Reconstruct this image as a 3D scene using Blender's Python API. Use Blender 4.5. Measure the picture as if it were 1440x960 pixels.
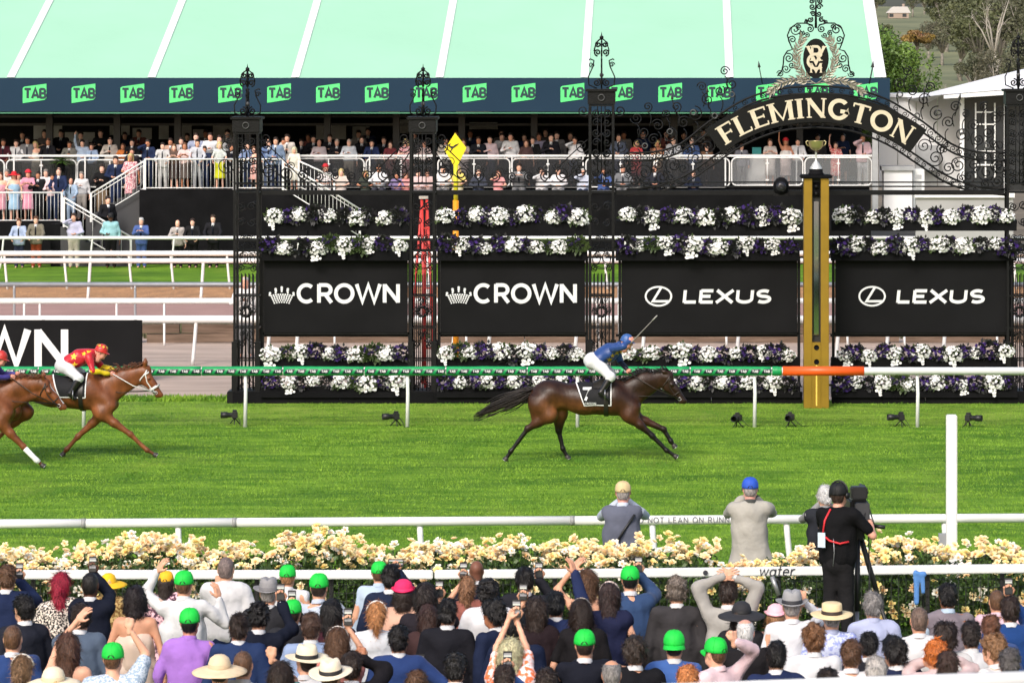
import bpy, bmesh, math, random
import numpy as np
from mathutils import Vector, Matrix
from mathutils.bvhtree import BVHTree

for _o in list(bpy.data.objects):
 bpy.data.objects.remove(_o)
scene = bpy.context.scene
COL = scene.collection
R = math.radians
PI = math.pi

# ------------------------------------------------------------------ camera
# A level camera high in the stand, 125 mm lens with shift (verticals stay
# vertical).  Photo pixel (1440 x 960) <-> world at depth Yd:
FOC, PX0, PY0, CAMH = 5000.0, 950.0, 75.0, 7.4
def X(px, Yd): return (px - PX0) * Yd / FOC
def Z(py, Yd): return CAMH - (py - PY0) * Yd / FOC
def G(py): return CAMH * FOC / (py - PY0)          # depth of a ground point

cam_data = bpy.data.cameras.new('camera')
cam = bpy.data.objects.new('camera', cam_data)
COL.objects.link(cam)
cam.location = (0, 0, CAMH)
cam.rotation_euler = (R(90), 0, 0)
cam_data.sensor_width = 36.0
cam_data.lens = 36.0 * FOC / 1440.0
cam_data.shift_x = -(PX0 - 720.0) / 1440.0
cam_data.shift_y = -(480.0 - PY0) / 1440.0
cam_data.clip_start = 0.5
cam_data.clip_end = 6000.0
cam_data.dof.use_dof = True
cam_data.dof.focus_distance = 66.0
cam_data.dof.aperture_fstop = 9.0
scene.camera = cam

# ------------------------------------------------------------------ light
SUN_EL, SUN_AZ = 41.0, 200.0     # from behind the camera, a little to its left
world = bpy.data.worlds.new('World')
scene.world = world
world.use_nodes = True
_nt = world.node_tree
_bg = _nt.nodes['Background']
_sky = _nt.nodes.new('ShaderNodeTexSky')
_sky.sky_type = 'NISHITA'
_sky.sun_disc = False
_sky.sun_elevation = R(SUN_EL)
_sky.sun_rotation = R(SUN_AZ)
_sky.air_density = 1.0
_sky.dust_density = 4.0
_sky.ozone_density = 0.6
_nt.links.new(_sky.outputs[0], _bg.inputs[0])
_bg.inputs[1].default_value = 0.13
_sl = bpy.data.lights.new('sun', 'SUN')
_sl.energy = 1.3
_sl.angle = R(14)
_sl.color = (1.0, 0.975, 0.94)
sun = bpy.data.objects.new('sun', _sl)
COL.objects.link(sun)
_az, _el = R(SUN_AZ), R(SUN_EL)
_sd = Vector((math.sin(_az) * math.cos(_el), math.cos(_az) * math.cos(_el), math.sin(_el)))
sun.rotation_euler = (-_sd).to_track_quat('-Z', 'Y').to_euler()

scene.view_settings.view_transform = 'Standard'
scene.view_settings.look = 'None'
scene.view_settings.gamma = 1.0
scene.view_settings.use_curve_mapping = False
scene.view_settings.exposure = 0.62
scene.render.engine = 'CYCLES'
scene.cycles.use_denoising = True
scene.cycles.max_bounces = 6
scene.cycles.diffuse_bounces = 3
scene.cycles.glossy_bounces = 3
scene.cycles.transparent_max_bounces = 12
scene.cycles.use_adaptive_sampling = True

# ------------------------------------------------------------------ materials
_mats = {}
def s2l(c):
 return tuple(((v / 255.0) / 12.92 if v / 255.0 <= 0.04045 else ((v / 255.0 + 0.055) / 1.055) ** 2.4) for v in c)

def mat(name, col, rough=0.6, metal=0.0, var=0.0, vscale=6.0, bump=0.0, bscale=40.0, spec=0.5,
  col2=None, stretch=None, coat=0.0, emit=0.0, alpha=1.0, trans=0.0, sheen=0.0, bdist=0.02, detail=4.0,
  thr=None):
 """Procedural Principled material: colour varied by noise (or mixed to col2), bump from noise."""
 if name in _mats: return _mats[name]
 m = bpy.data.materials.new(name); m.use_nodes = True
 nt = m.node_tree; b = nt.nodes['Principled BSDF']; L = nt.links
 b.inputs['Base Color'].default_value = (*col, 1)
 b.inputs['Roughness'].default_value = rough
 b.inputs['Metallic'].default_value = metal
 b.inputs['Specular IOR Level'].default_value = spec
 b.inputs['Coat Weight'].default_value = coat
 b.inputs['Sheen Weight'].default_value = sheen
 b.inputs['Alpha'].default_value = alpha
 b.inputs['Transmission Weight'].default_value = trans
 if emit:
  b.inputs['Emission Color'].default_value = (*col, 1)
  b.inputs['Emission Strength'].default_value = emit
 tc = mp = None
 if var or col2 or bump:
  tc = nt.nodes.new('ShaderNodeTexCoord'); mp = nt.nodes.new('ShaderNodeMapping')
  L.new(tc.outputs['Object'], mp.inputs[0])
  if stretch: mp.inputs['Scale'].default_value = stretch
 if var or col2:
  n = nt.nodes.new('ShaderNodeTexNoise'); n.inputs['Scale'].default_value = vscale
  n.inputs['Detail'].default_value = detail
  L.new(mp.outputs[0], n.inputs[0])
  ramp = nt.nodes.new('ShaderNodeValToRGB')
  a, c = thr if thr else (0.3, 0.7)
  ramp.color_ramp.elements[0].position = a; ramp.color_ramp.elements[1].position = c
  if col2:
   e0, e1 = col, col2
  else:
   e0 = tuple(v * (1 - var) for v in col); e1 = tuple(min(1, v * (1 + var)) for v in col)
  ramp.color_ramp.elements[0].color = (*e0, 1); ramp.color_ramp.elements[1].color = (*e1, 1)
  L.new(n.outputs[0], ramp.inputs[0]); L.new(ramp.outputs[0], b.inputs['Base Color'])
 if bump:
  n2 = nt.nodes.new('ShaderNodeTexNoise'); n2.inputs['Scale'].default_value = bscale
  n2.inputs['Detail'].default_value = 3
  L.new(mp.outputs[0], n2.inputs[0])
  bp = nt.nodes.new('ShaderNodeBump'); bp.inputs['Strength'].default_value = bump
  bp.inputs['Distance'].default_value = bdist
  L.new(n2.outputs[0], bp.inputs['Height']); L.new(bp.outputs[0], b.inputs['Normal'])
 _mats[name] = m
 return m

def hexname(c): return '%02x%02x%02x' % tuple(int(v) for v in c)
def cloth(c, shiny=False):
 """woven cloth in an sRGB colour, with soft crease relief"""
 return mat('cloth_' + hexname(c) + ('s' if shiny else ''), tuple(v * (1 - .26 * v) for v in s2l(c)), rough=0.42 if shiny else 0.85, var=0.10, vscale=5,
    bump=0.55, bscale=8, bdist=0.035, sheen=0.0 if sum(c) < 200 else 0.08, spec=0.5 if shiny else 0.12)
def skin(c):
 return mat('skin_' + hexname(c), s2l(c), rough=0.5, var=0.10, vscale=14, bump=0.1, bscale=60, bdist=0.004, spec=0.35)
def hairm(c):
 l = s2l(c)
 return mat('hair_' + hexname(c), tuple(v * 0.42 for v in l), rough=0.42, col2=tuple(min(1, v * 2.0) for v in l), vscale=26,
    stretch=(5, 5, 0.9), bump=0.8, bscale=26, bdist=0.012, spec=0.4)
def paint(name, c, rough=0.35, var=0.04, **k): return mat(name, s2l(c), rough=rough, var=var, vscale=3, **k)
def printed(name, c1, c2, scale=18, lo=0.47, hi=0.53, rough=0.8, detail=2.0):
 return mat(name, s2l(c1), col2=s2l(c2), vscale=scale, thr=(lo, hi), rough=rough, bump=0.4, bscale=9, bdist=0.03, detail=detail)

# ------------------------------------------------------------------ objects
def link(o, parent=None):
 COL.objects.link(o)
 if parent is not None: o.parent = parent
 return o

def tag(o, label=None, cat=None, group=None, kind=None):
 if label: o['label'] = label
 if cat: o['category'] = cat
 if group: o['group'] = group
 if kind: o['kind'] = kind
 return o

def thing(name, label, cat, loc=(0, 0, 0), rz=0.0, group=None):
 o = bpy.data.objects.new(name, None)
 o.empty_display_size = 0.2
 link(o); o.location = loc; o.rotation_euler = (0, 0, rz)
 return tag(o, label, cat, group)

def mesh_np(name, V, F, smooth=True, mats=None, mi=None):
 """V (n,3) array, F list of (m,k) int arrays"""
 me = bpy.data.meshes.new(name)
 V = np.asarray(V, dtype=np.float32)
 Fs = [np.asarray(f, dtype=np.int32) for f in F if len(f)]
 me.vertices.add(len(V)); me.vertices.foreach_set('co', V.ravel())
 nl = sum(f.size for f in Fs); npoly = sum(len(f) for f in Fs)
 me.loops.add(nl); me.polygons.add(npoly)
 me.loops.foreach_set('vertex_index', np.concatenate([f.ravel() for f in Fs]))
 sizes = np.concatenate([np.full(len(f), f.shape[1], dtype=np.int32) for f in Fs])
 starts = np.concatenate([[0], np.cumsum(sizes)[:-1]]).astype(np.int32)
 me.polygons.foreach_set('loop_start', starts)
 if mi is not None: me.polygons.foreach_set('material_index', np.asarray(mi, dtype=np.int32))
 me.polygons.foreach_set('use_smooth', np.full(npoly, smooth))
 me.update(calc_edges=True); me.validate()
 for m in (mats or []): me.materials.append(m)
 return me

def put(name, me, parent=None, loc=None, rz=None, rot=None, mats=None):
 o = bpy.data.objects.new(name, me)
 link(o, parent)
 if loc is not None: o.location = loc
 if rz is not None: o.rotation_euler = (0, 0, rz)
 if rot is not None: o.rotation_euler = rot
 if mats:
  for i, m in enumerate(mats):
   if i < len(o.material_slots):
    o.material_slots[i].link = 'OBJECT'; o.material_slots[i].material = m
 return o

class MB:
 """collects simple shapes into one mesh"""
 def __init__(s): s.v = []; s.f = []; s.m = []; s.mats = []; s.sm = []
 def mi(s, m):
  if m not in s.mats: s.mats.append(m)
  return s.mats.index(m)
 def add(s, vs, fs, m, smooth=False):
  b = len(s.v); k = s.mi(m)
  s.v.extend([tuple(v) for v in vs])
  for f in fs:
   s.f.append(tuple(b + i for i in f)); s.m.append(k); s.sm.append(smooth)
 def box(s, c, d, m, rz=0.0, M=None):
  x, y, z = d[0] / 2, d[1] / 2, d[2] / 2
  vs = [Vector((sx * x, sy * y, sz * z)) for sx in (-1, 1) for sy in (-1, 1) for sz in (-1, 1)]
  if rz: vs = [Matrix.Rotation(rz, 3, 'Z') @ v for v in vs]
  if M is not None: vs = [M @ v for v in vs]
  vs = [v + Vector(c) for v in vs]
  s.add(vs, [(0, 1, 3, 2), (4, 6, 7, 5), (0, 4, 5, 1), (2, 3, 7, 6), (0, 2, 6, 4), (1, 5, 7, 3)], m)
 def tube(s, pts, r, m, n=6, closed=False, cap=True, smooth=True):
  pts = [Vector(p) for p in pts]; N = len(pts)
  rs = r if hasattr(r, '__len__') else [r] * N
  vs = []; up = Vector((0.13, 0.31, 0.94))
  prev = None
  for i, p in enumerate(pts):
   a = pts[i - 1] if (i > 0 or closed) else p
   b = pts[(i + 1) % N] if (i < N - 1 or closed) else p
   t = (b - a)
   if t.length < 1e-9: t = Vector((0, 0, 1))
   t.normalize()
   if prev is None:
    u = t.cross(up)
    if u.length < 0.1: u = t.cross(Vector((1, 0, 0)))
   else:
    u = prev - t * prev.dot(t)
    if u.length < 1e-4: u = t.cross(up)
   u.normalize(); w = t.cross(u); prev = u
   for k in range(n):
    an = 2 * PI * k / n
    vs.append(p + (u * math.cos(an) + w * math.sin(an)) * rs[i])
  fs = []
  for i in range(N if closed else N - 1):
   j = (i + 1) % N
   for k in range(n):
    l = (k + 1) % n
    fs.append((i * n + k, i * n + l, j * n + l, j * n + k))
  if cap and not closed:
   fs.append(tuple(range(n - 1, -1, -1))); fs.append(tuple((N - 1) * n + k for k in range(n)))
  s.add(vs, fs, m, smooth)
 def lathe(s, prof, m, n=16, c=(0, 0, 0), sx=1.0, sy=1.0, smooth=True, M=None):
  vs = []; fs = []
  for (r, z) in prof:
   for k in range(n):
    a = 2 * PI * k / n
    v = Vector((r * math.cos(a) * sx, r * math.sin(a) * sy, z))
    if M is not None: v = M @ v
    vs.append(v + Vector(c))
  for i in range(len(prof) - 1):
   for k in range(n):
    l = (k + 1) % n
    fs.append((i * n + k, i * n + l, (i + 1) * n + l, (i + 1) * n + k))
  s.add(vs, fs, m, smooth)
 def ball(s, c, r, m, n=10, k=6, M=None):
  rr = r if hasattr(r, '__len__') else (r, r, r)
  prof = [(max(1e-4, math.sin(PI * i / k)), -math.cos(PI * i / k)) for i in range(k + 1)]
  vs = []; fs = []
  for (a, z) in prof:
   for j in range(n):
    t = 2 * PI * j / n
    v = Vector((a * math.cos(t) * rr[0], a * math.sin(t) * rr[1], z * rr[2]))
    if M is not None: v = M @ v
    vs.append(v + Vector(c))
  for i in range(k):
   for j in range(n):
    l = (j + 1) % n
    fs.append((i * n + j, i * n + l, (i + 1) * n + l, (i + 1) * n + j))
  s.add(vs, fs, m, True)
 def prism(s, poly, y0, y1, m, plane='xz'):
  """extrude a 2-D polygon (x,z) between two y values"""
  n = len(poly)
  f = (lambda a, b, y: (a, y, b)) if plane == 'xz' else (lambda a, b, y: (a, b, y))
  vs = [f(a, b, y0) for a, b in poly] + [f(a, b, y1) for a, b in poly]
  fs = [tuple(range(n)), tuple(range(2 * n - 1, n - 1, -1))]
  fs += [(i, n + i, n + (i + 1) % n, (i + 1) % n) for i in range(n)]
  s.add(vs, fs, m)
 def xform(s, M):
  s.v = [tuple(M @ Vector(v)) for v in s.v]; return s
 def mesh(s, name):
  me = bpy.data.meshes.new(name); me.from_pydata(s.v, [], s.f)
  for m in s.mats: me.materials.append(m)
  me.polygons.foreach_set('material_index', s.m); me.polygons.foreach_set('use_smooth', s.sm)
  bm = bmesh.new(); bm.from_mesh(me); bmesh.ops.recalc_face_normals(bm, faces=bm.faces); bm.to_mesh(me); bm.free()
  me.update(); return me
 def build(s, name, parent=None, loc=None, rz=None, rot=None):
  return put(name, s.mesh(name), parent, loc, rz, rot)

def bevel_box(c, d, m, b=0.01):
 mb = MB(); mb.box((0, 0, 0), d, m); me = mb.mesh('bevel')
 bm = bmesh.new(); bm.from_mesh(me); bmesh.ops.bevel(bm, geom=bm.edges[:], offset=b, segments=2, affect='EDGES')
 bm.to_mesh(me); bm.free()
 for v in me.vertices: v.co += Vector(c)
 return me

def copy_tree(o, parent=None):
 c = o.copy(); COL.objects.link(c); c.parent = parent
 for ch in o.children: copy_tree(ch, c)
 return c

# ------------------------------------------------------------------ implicit surfaces
class Field:
 """smooth union of tapered capsules sampled on a grid, meshed by surface nets"""
 def __init__(s): s.p = []
 def cap(s, a, b, ra, rb=None, k=0.03, S=(1, 1, 1), sub=False):
  s.p.append((np.array(a, float), np.array(b, float), ra, ra if rb is None else rb, k, np.array(S, float), sub)); return s
 def ell(s, c, r, k=0.03, sub=False):
  r = np.array(r, float); m = r.min()
  return s.cap(c, c, m, m, k, m / r, sub)
 def mesh(s, h, cut=None, noise=None, pad=None):
  lo = np.min([np.minimum(a, b) - max(ra, rb) / S for a, b, ra, rb, k, S, sub in s.p if not sub], axis=0) - 2.6 * h
  hi = np.max([np.maximum(a, b) + max(ra, rb) / S for a, b, ra, rb, k, S, sub in s.p if not sub], axis=0) + 2.6 * h
  n = np.ceil((hi - lo) / h).astype(int) + 1
  ax = [lo[i] + h * np.arange(n[i]) for i in range(3)]
  V = np.full(n, 0.5, dtype=np.float32)
  for a, b, ra, rb, k, S, sub in s.p:
   mrg = max(k * 1.2, 3 * h)
   l2 = np.minimum(a, b) - (max(ra, rb) + mrg) / S; h2 = np.maximum(a, b) + (max(ra, rb) + mrg) / S
   i0 = np.clip(np.floor((l2 - lo) / h).astype(int), 0, n - 1); i1 = np.clip(np.ceil((h2 - lo) / h).astype(int) + 1, 1, n)
   if np.any(i1 <= i0): continue
   x = (ax[0][i0[0]:i1[0]] - a[0])[:, None, None] * S[0]
   y = (ax[1][i0[1]:i1[1]] - a[1])[None, :, None] * S[1]
   z = (ax[2][i0[2]:i1[2]] - a[2])[None, None, :] * S[2]
   ab = (b - a) * S; L2 = float(ab @ ab)
   if L2 < 1e-10:
    d = np.sqrt(x * x + y * y + z * z) - ra
   else:
    t = np.clip((x * ab[0] + y * ab[1] + z * ab[2]) / L2, 0, 1)
    d = np.sqrt((x - t * ab[0]) ** 2 + (y - t * ab[1]) ** 2 + (z - t * ab[2]) ** 2) - (ra + (rb - ra) * t)
   sl = np.s_[i0[0]:i1[0], i0[1]:i1[1], i0[2]:i1[2]]
   cur = V[sl]
   if sub:
    hh = np.maximum(k - np.abs(cur + d), 0) / k
    V[sl] = np.maximum(cur, -d) + hh * hh * k / 4
   else:
    hh = np.maximum(k - np.abs(cur - d), 0) / k
    V[sl] = np.minimum(cur, d) - hh * hh * k / 4
  if noise or cut:
   Xg = ax[0][:, None, None]; Yg = ax[1][None, :, None]; Zg = ax[2][None, None, :]
   if noise: V = V + noise(Xg, Yg, Zg)
   if cut: V = cut(V, Xg, Yg, Zg)
  return surface_net(V, lo, h)

def surface_net(V, lo, h):
 neg = V < 0
 C = None
 nx, ny, nz = V.shape
 cnt = np.zeros((nx - 1, ny - 1, nz - 1), np.int8)
 acc = np.zeros((nx - 1, ny - 1, nz - 1, 3), np.float32)
 for axis in range(3):
  o = [a for a in range(3) if a != axis]
  s0 = [slice(None)] * 3; s1 = [slice(None)] * 3
  s0[axis] = slice(0, -1); s1[axis] = slice(1, None)
  A, B = V[tuple(s0)], V[tuple(s1)]
  cr = (A < 0) != (B < 0)
  t = np.where(cr, A / np.where(cr, A - B, 1), 0).astype(np.float32)
  for da in (0, 1):
   for db in (0, 1):
    sl = [slice(None)] * 3
    for q, dd in ((o[0], da), (o[1], db)):
     sl[q] = slice(dd, V.shape[q] - 1 + dd)
    c = cr[tuple(sl)]; tt = t[tuple(sl)]
    cnt += c
    acc[..., axis] += tt * c
    acc[..., o[0]] += da * c
    acc[..., o[1]] += db * c
 act = cnt > 0
 idx = np.full(act.shape, -1, np.int32); ii = np.argwhere(act)
 idx[act] = np.arange(len(ii))
 P = (ii + acc[act] / cnt[act][:, None]) * h + lo
 quads = []
 for axis in range(3):
  o = [(axis + 1) % 3, (axis + 2) % 3]
  s0 = [slice(None)] * 3; s1 = [slice(None)] * 3
  s0[axis] = slice(0, -1); s1[axis] = slice(1, None)
  A, B = neg[tuple(s0)], neg[tuple(s1)]
  e = np.argwhere(A != B)
  if not len(e): continue
  fl = A[tuple(e.T)]
  e1 = np.zeros(3, int); e1[o[0]] = 1; e2 = np.zeros(3, int); e2[o[1]] = 1
  ok = (e[:, o[0]] >= 1) & (e[:, o[1]] >= 1) & (e[:, o[0]] < V.shape[o[0]] - 1) & (e[:, o[1]] < V.shape[o[1]] - 1)
  e = e[ok]; fl = fl[ok]
  q = np.stack([idx[tuple((e - e1 - e2).T)], idx[tuple((e - e2).T)], idx[tuple(e.T)], idx[tuple((e - e1).T)]], axis=1)
  q[~fl] = q[~fl][:, ::-1]
  quads.append(q)
 Q = np.concatenate(quads) if quads else np.zeros((0, 4), int)
 return P, Q

def wavy(seed, amp, freq, n=5, zs=1.0):
 """sum of random plane waves: cheap relief for folds, curls and clumps"""
 r = np.random.RandomState(seed); K = r.normal(size=(n, 3)); K /= np.linalg.norm(K, axis=1)[:, None]
 K *= freq * r.uniform(0.6, 1.5, (n, 1)); K[:, 2] *= zs; ph = r.uniform(0, 6.28, n)
 def f(x, y, z):
  o = 0
  for k, p in zip(K, ph): o = o + np.sin(k[0] * x + k[1] * y + k[2] * z + p)
  return (amp / math.sqrt(n)) * o
 return f

def join_np(parts):
 """[(V, Q, material index)] -> V, Q, mi"""
 Vs, Fs, ms = [], [], []; b = 0
 for V, Q, m in parts:
  Vs.append(V); Fs.append(np.asarray(Q) + b); ms.append(np.full(len(Q), m)); b += len(V)
 return np.concatenate(Vs), np.concatenate(Fs), np.concatenate(ms)

def xf(V, M):
 A = np.array(M)[:3, :3]; t = np.array(M)[:3, 3] if len(M) == 4 else 0
 return V @ A.T + t

# ------------------------------------------------------------------ stroke lettering
def _arc(cx, cy, rx, ry, a0, a1, n=14):
 return [(cx + rx * math.cos(R(a0 + (a1 - a0) * i / n)), cy + ry * math.sin(R(a0 + (a1 - a0) * i / n))) for i in range(n + 1)]
# every glyph: advance width and strokes in a box of height 1 (x 0..w); kind 'v' thick, 'h' thin
GLY = {
 'A': (.82, [('v', [(0.06, 0), (.41, 1), (.76, 0)]), ('h', [(.2, .3), (.62, .3)])]),
 'B': (.70, [('v', [(.08, 0), (.08, 1)]), ('h', [(.08, .95), (.38, .95)] + _arc(.38, .73, .22, .22, 90, -90) + [(.08, .51)]), ('h', [(.38, .51)] + _arc(.40, .28, .24, .23, 90, -90) + [(.08, .05)])]),
 'C': (.86, [('v', _arc(.44, .5, .38, .45, 48, 312, 22))]),
 'D': (.80, [('v', [(.08, .05), (.08, .95), (.32, .95)] + _arc(.32, .5, .38, .45, 90, -90, 18) + [(.08, .05)])]),
 'E': (.68, [('v', [(.1, 0), (.1, 1)]), ('h', [(.1, .95), (.62, .95)]), ('h', [(.1, .51), (.52, .51)]), ('h', [(.1, .05), (.64, .05)])]),
 'F': (.64, [('v', [(.1, 0), (.1, 1)]), ('h', [(.1, .95), (.60, .95)]), ('h', [(.1, .49), (.5, .49)])]),
 'G': (.90, [('v', _arc(.45, .5, .38, .45, 48, 355, 22) + [(.83, .42), (.52, .42)])]),
 'I': (.34, [('v', [(.17, 0), (.17, 1)])]),
 'L': (.64, [('v', [(.1, 0), (.1, 1)]), ('h', [(.1, .05), (.6, .05)])]),
 'M': (1.0, [('v', [(.1, 0), (.1, 1)]), ('h', [(.12, .98), (.5, .08), (.88, .98)]), ('v', [(.9, 1), (.9, 0)])]),
 'N': (.84, [('h', [(.1, 0), (.1, 1)]), ('v', [(.1, .96), (.74, .04)]), ('h', [(.74, 0), (.74, 1)])]),
 'O': (.94, [('v', _arc(.47, .5, .40, .45, 0, 360, 30))]),
 'R': (.76, [('v', [(.1, 0), (.1, 1)]), ('h', [(.1, .95), (.40, .95)] + _arc(.42, .70, .24, .25, 90, -90) + [(.1, .45)]), ('v', [(.40, .45), (.70, 0)])]),
 'S': (.70, [('v', _arc(.35, .73, .25, .22, 40, 260, 14) + _arc(.35, .28, .27, .23, 80, -140, 14))]),
 'T': (.74, [('v', [(.37, 0), (.37, 1)]), ('h', [(.02, .95), (.72, .95)])]),
 'U': (.82, [('v', [(.1, 1), (.1, .35)] + _arc(.41, .33, .31, .28, 180, 360, 14) + [(.72, 1)])]),
 'V': (.82, [('v', [(.04, 1), (.41, 0), (.78, 1)])]),
 'W': (1.2, [('v', [(.04, 1), (.32, .04), (.6, .96), (.88, .04), (1.16, 1)])]),
 'X': (.8, [('v', [(.05, 1), (.75, 0)]), ('v', [(.05, 0), (.75, 1)])]),
 '7': (.62, [('v', [(.02, .94), (.56, .94), (.22, 0)])]),
 'w': (.9, [('v', [(.04, .66), (.24, .03), (.44, .62), (.64, .03), (.84, .66)])]),
 'a': (.66, [('v', _arc(.31, .32, .25, .29, 0, 360, 18)), ('v', [(.57, .66), (.57, 0)])]),
 't': (.44, [('v', [(.2, .95), (.2, .12), (.26, .03), (.40, .03)]), ('h', [(.02, .62), (.4, .62)])]),
 'e': (.66, [('v', [(.08, .34), (.56, .34)] + _arc(.32, .33, .25, .3, 5, 300, 18))]),
 'r': (.48, [('v', [(.08, 0), (.08, .66)]), ('v', _arc(.34, .3, .26, .32, 170, 75, 7))]),
 ' ': (.4, []),
}
def ribbon(pts, w):
 """flat mitred ribbon of width w along a polyline -> verts, quads"""
 P = [Vector((a, b)) for a, b in pts]; N = len(P); vs = []; fs = []
 closed = (P[0] - P[-1]).length < 1e-6
 for i, p in enumerate(P):
  a = P[i] - P[i - 1] if i > 0 else (P[-1] - P[-2] if closed else None)
  b = P[i + 1] - P[i] if i < N - 1 else (P[1] - P[0] if closed else None)
  d1 = a.normalized() if a is not None and a.length > 1e-9 else None
  d2 = b.normalized() if b is not None and b.length > 1e-9 else None
  if d1 is None: d1 = d2
  if d2 is None: d2 = d1
  t = d1 + d2
  t = t.normalized() if t.length > 1e-6 else d1
  nrm = Vector((-t.y, t.x)); c = max(0.52, abs(nrm.dot(Vector((-d1.y, d1.x)))))
  vs += [p + nrm * (w / 2 / c), p - nrm * (w / 2 / c)]
 for i in range(N - 1): fs.append((2 * i, 2 * i + 1, 2 * i + 3, 2 * i + 2))
 return vs, fs
def text2d(s, size, wt=.16, wh=None, space=.08, serif=0.0, wide=1.0, slant=0.0):
 """-> list of (verts2d, quads), total width; baseline at 0"""
 out = []; x = 0.0; wh = wt if wh is None else wh
 for ch in s:
  adv, st = GLY[ch]
  for kd, pts in st:
   w = wt if kd == 'v' else wh
   q = [((px_ * wide + x), py_) for px_, py_ in pts]
   vs, fs = ribbon(q, w)
   out.append(([((v.x + slant * v.y) * size, v.y * size) for v in vs], fs))
   if serif and kd == 'v' or (serif and ch == 'N'):
    for e in (q[0], q[-1]):
     if e[1] in (0, 1):
      sv, sf = ribbon([(e[0] - serif * .5 - w / 2, e[1] * .94 + .03), (e[0] + serif * .5 + w / 2, e[1] * .94 + .03)], .06)
      out.append(([(v.x * size, v.y * size) for v in sv], sf))
   if serif and kd == 'h' and ch in 'FELT':
    e = q[-1]; d = -1 if e[1] > .6 else 1
    tt = .2 if ch != 'T' else .2
    for ee in ([e] if ch != 'T' else [q[0], q[-1]]):
     y0 = ee[1] - .03 * d
     if .3 < ee[1] < .7: sv, sf = ribbon([(ee[0], ee[1] - .1), (ee[0], ee[1] + .1)], .06)
     else: sv, sf = ribbon([(ee[0], y0), (ee[0], y0 + d * tt)], .06)
     out.append(([(v.x * size, v.y * size) for v in sv], sf))
  x += adv * wide + space
 return out, (x - space) * size
def text_mesh(mb, s, size, m, place, depth=0.004, **kw):
 """place(u, v, d) -> 3-D point; letters are thin raised ribbons"""
 segs, w = text2d(s, size, **kw)
 for i, (vs, fs) in enumerate(segs):
  e = 0.0006 * (i % 3)
  n = len(vs)
  V3 = [place(u - w / 2, v, depth + e) for u, v in vs] + [place(u - w / 2, v, 0) for u, v in vs]
  mb.add(V3[:n], fs, m)
 return w
# ================================================================== SETTING
rng = random.Random(7)
nrg = np.random.RandomState(7)

def turf_mat(name, dark, light, patch):
 m = bpy.data.materials.new(name); m.use_nodes = True
 nt = m.node_tree; L = nt.links; b = nt.nodes['Principled BSDF']
 tc = nt.nodes.new('ShaderNodeTexCoord')
 def noise(scale, det, st):
  mp = nt.nodes.new('ShaderNodeMapping'); mp.inputs['Scale'].default_value = st
  n = nt.nodes.new('ShaderNodeTexNoise'); n.inputs['Scale'].default_value = scale; n.inputs['Detail'].default_value = det
  L.new(tc.outputs['Object'], mp.inputs[0]); L.new(mp.outputs[0], n.inputs[0]); return n
 n1 = noise(1.0, 6, (0.25, 0.7, 1)); n2 = noise(7.0, 5, (.35, 1.1, 1)); n3 = noise(45.0, 3, (.6, 1.2, 1))
 r = nt.nodes.new('ShaderNodeValToRGB')
 r.color_ramp.elements[0].position = .39; r.color_ramp.elements[1].position = .62
 r.color_ramp.elements[0].color = (*dark, 1); r.color_ramp.elements[1].color = (*light, 1)
 a = nt.nodes.new('ShaderNodeMath'); a.operation = 'MULTIPLY_ADD'; a.inputs[1].default_value = .55; a.inputs[2].default_value = 0
 c = nt.nodes.new('ShaderNodeMath'); c.operation = 'MULTIPLY_ADD'; c.inputs[1].default_value = .28
 d = nt.nodes.new('ShaderNodeMath'); d.operation = 'MULTIPLY_ADD'; d.inputs[1].default_value = .17
 L.new(n1.outputs[0], a.inputs[0]); L.new(n2.outputs[0], c.inputs[0]); L.new(a.outputs[0], c.inputs[2])
 L.new(n3.outputs[0], d.inputs[0]); L.new(c.outputs[0], d.inputs[2]); L.new(d.outputs[0], r.inputs[0])
 mx = nt.nodes.new('ShaderNodeMixRGB'); mx.inputs[2].default_value = (*patch, 1)
 n4 = noise(.8, 5, (.7, .3, 1)); r4 = nt.nodes.new('ShaderNodeValToRGB')
 r4.color_ramp.elements[0].position = .55; r4.color_ramp.elements[1].position = .78
 r4.color_ramp.elements[1].color = (.6, .6, .6, 1)
 L.new(n4.outputs[0], r4.inputs[0]); L.new(r4.outputs[0], mx.inputs[0]); L.new(r.outputs[0], mx.inputs[1])
 L.new(mx.outputs[0], b.inputs['Base Color'])
 b.inputs['Roughness'].default_value = .8; b.inputs['Specular IOR Level'].default_value = .15
 bp = nt.nodes.new('ShaderNodeBump'); bp.inputs['Strength'].default_value = .9; bp.inputs['Distance'].default_value = .03
 L.new(n3.outputs[0], bp.inputs['Height']); L.new(bp.outputs[0], b.inputs['Normal'])
 return m

M_turf = turf_mat('turf', (.058, .150, .013), (.19, .345, .030), (.28, .38, .055))
M_blade = mat('grass_blade', (.068, .185, .016), rough=.6, col2=(.245, .41, .042), vscale=2.6, stretch=(.35, 1.1, 1), spec=.2, thr=(.40, .60), detail=7)
M_blade2 = mat('grass_blade_far', (.06, .14, .012), rough=.6, col2=(.12, .22, .02), vscale=2, spec=.2)
M_earth = mat('bare_earth', (.16, .13, .09), rough=.95, var=.3, vscale=.5, bump=.5, bscale=8)
M_lawn = turf_mat('lawn', (.04, .09, .012), (.09, .16, .02), (.12, .14, .04))
M_pave = mat('pale_gravel', (.43, .335, .275), rough=.95, var=.22, vscale=1.2, bump=.6, bscale=30, stretch=(.3, 1.5, 1), detail=8)
M_pink = mat('pink_track', (.36, .215, .185), rough=.95, var=.10, vscale=.8, bump=.3, bscale=20)
M_sand = mat('orange_sand', (.42, .22, .10), rough=.95, var=.22, vscale=2.0, bump=.9, bscale=9, bdist=.08, stretch=(1, .35, 1), detail=6)
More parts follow.
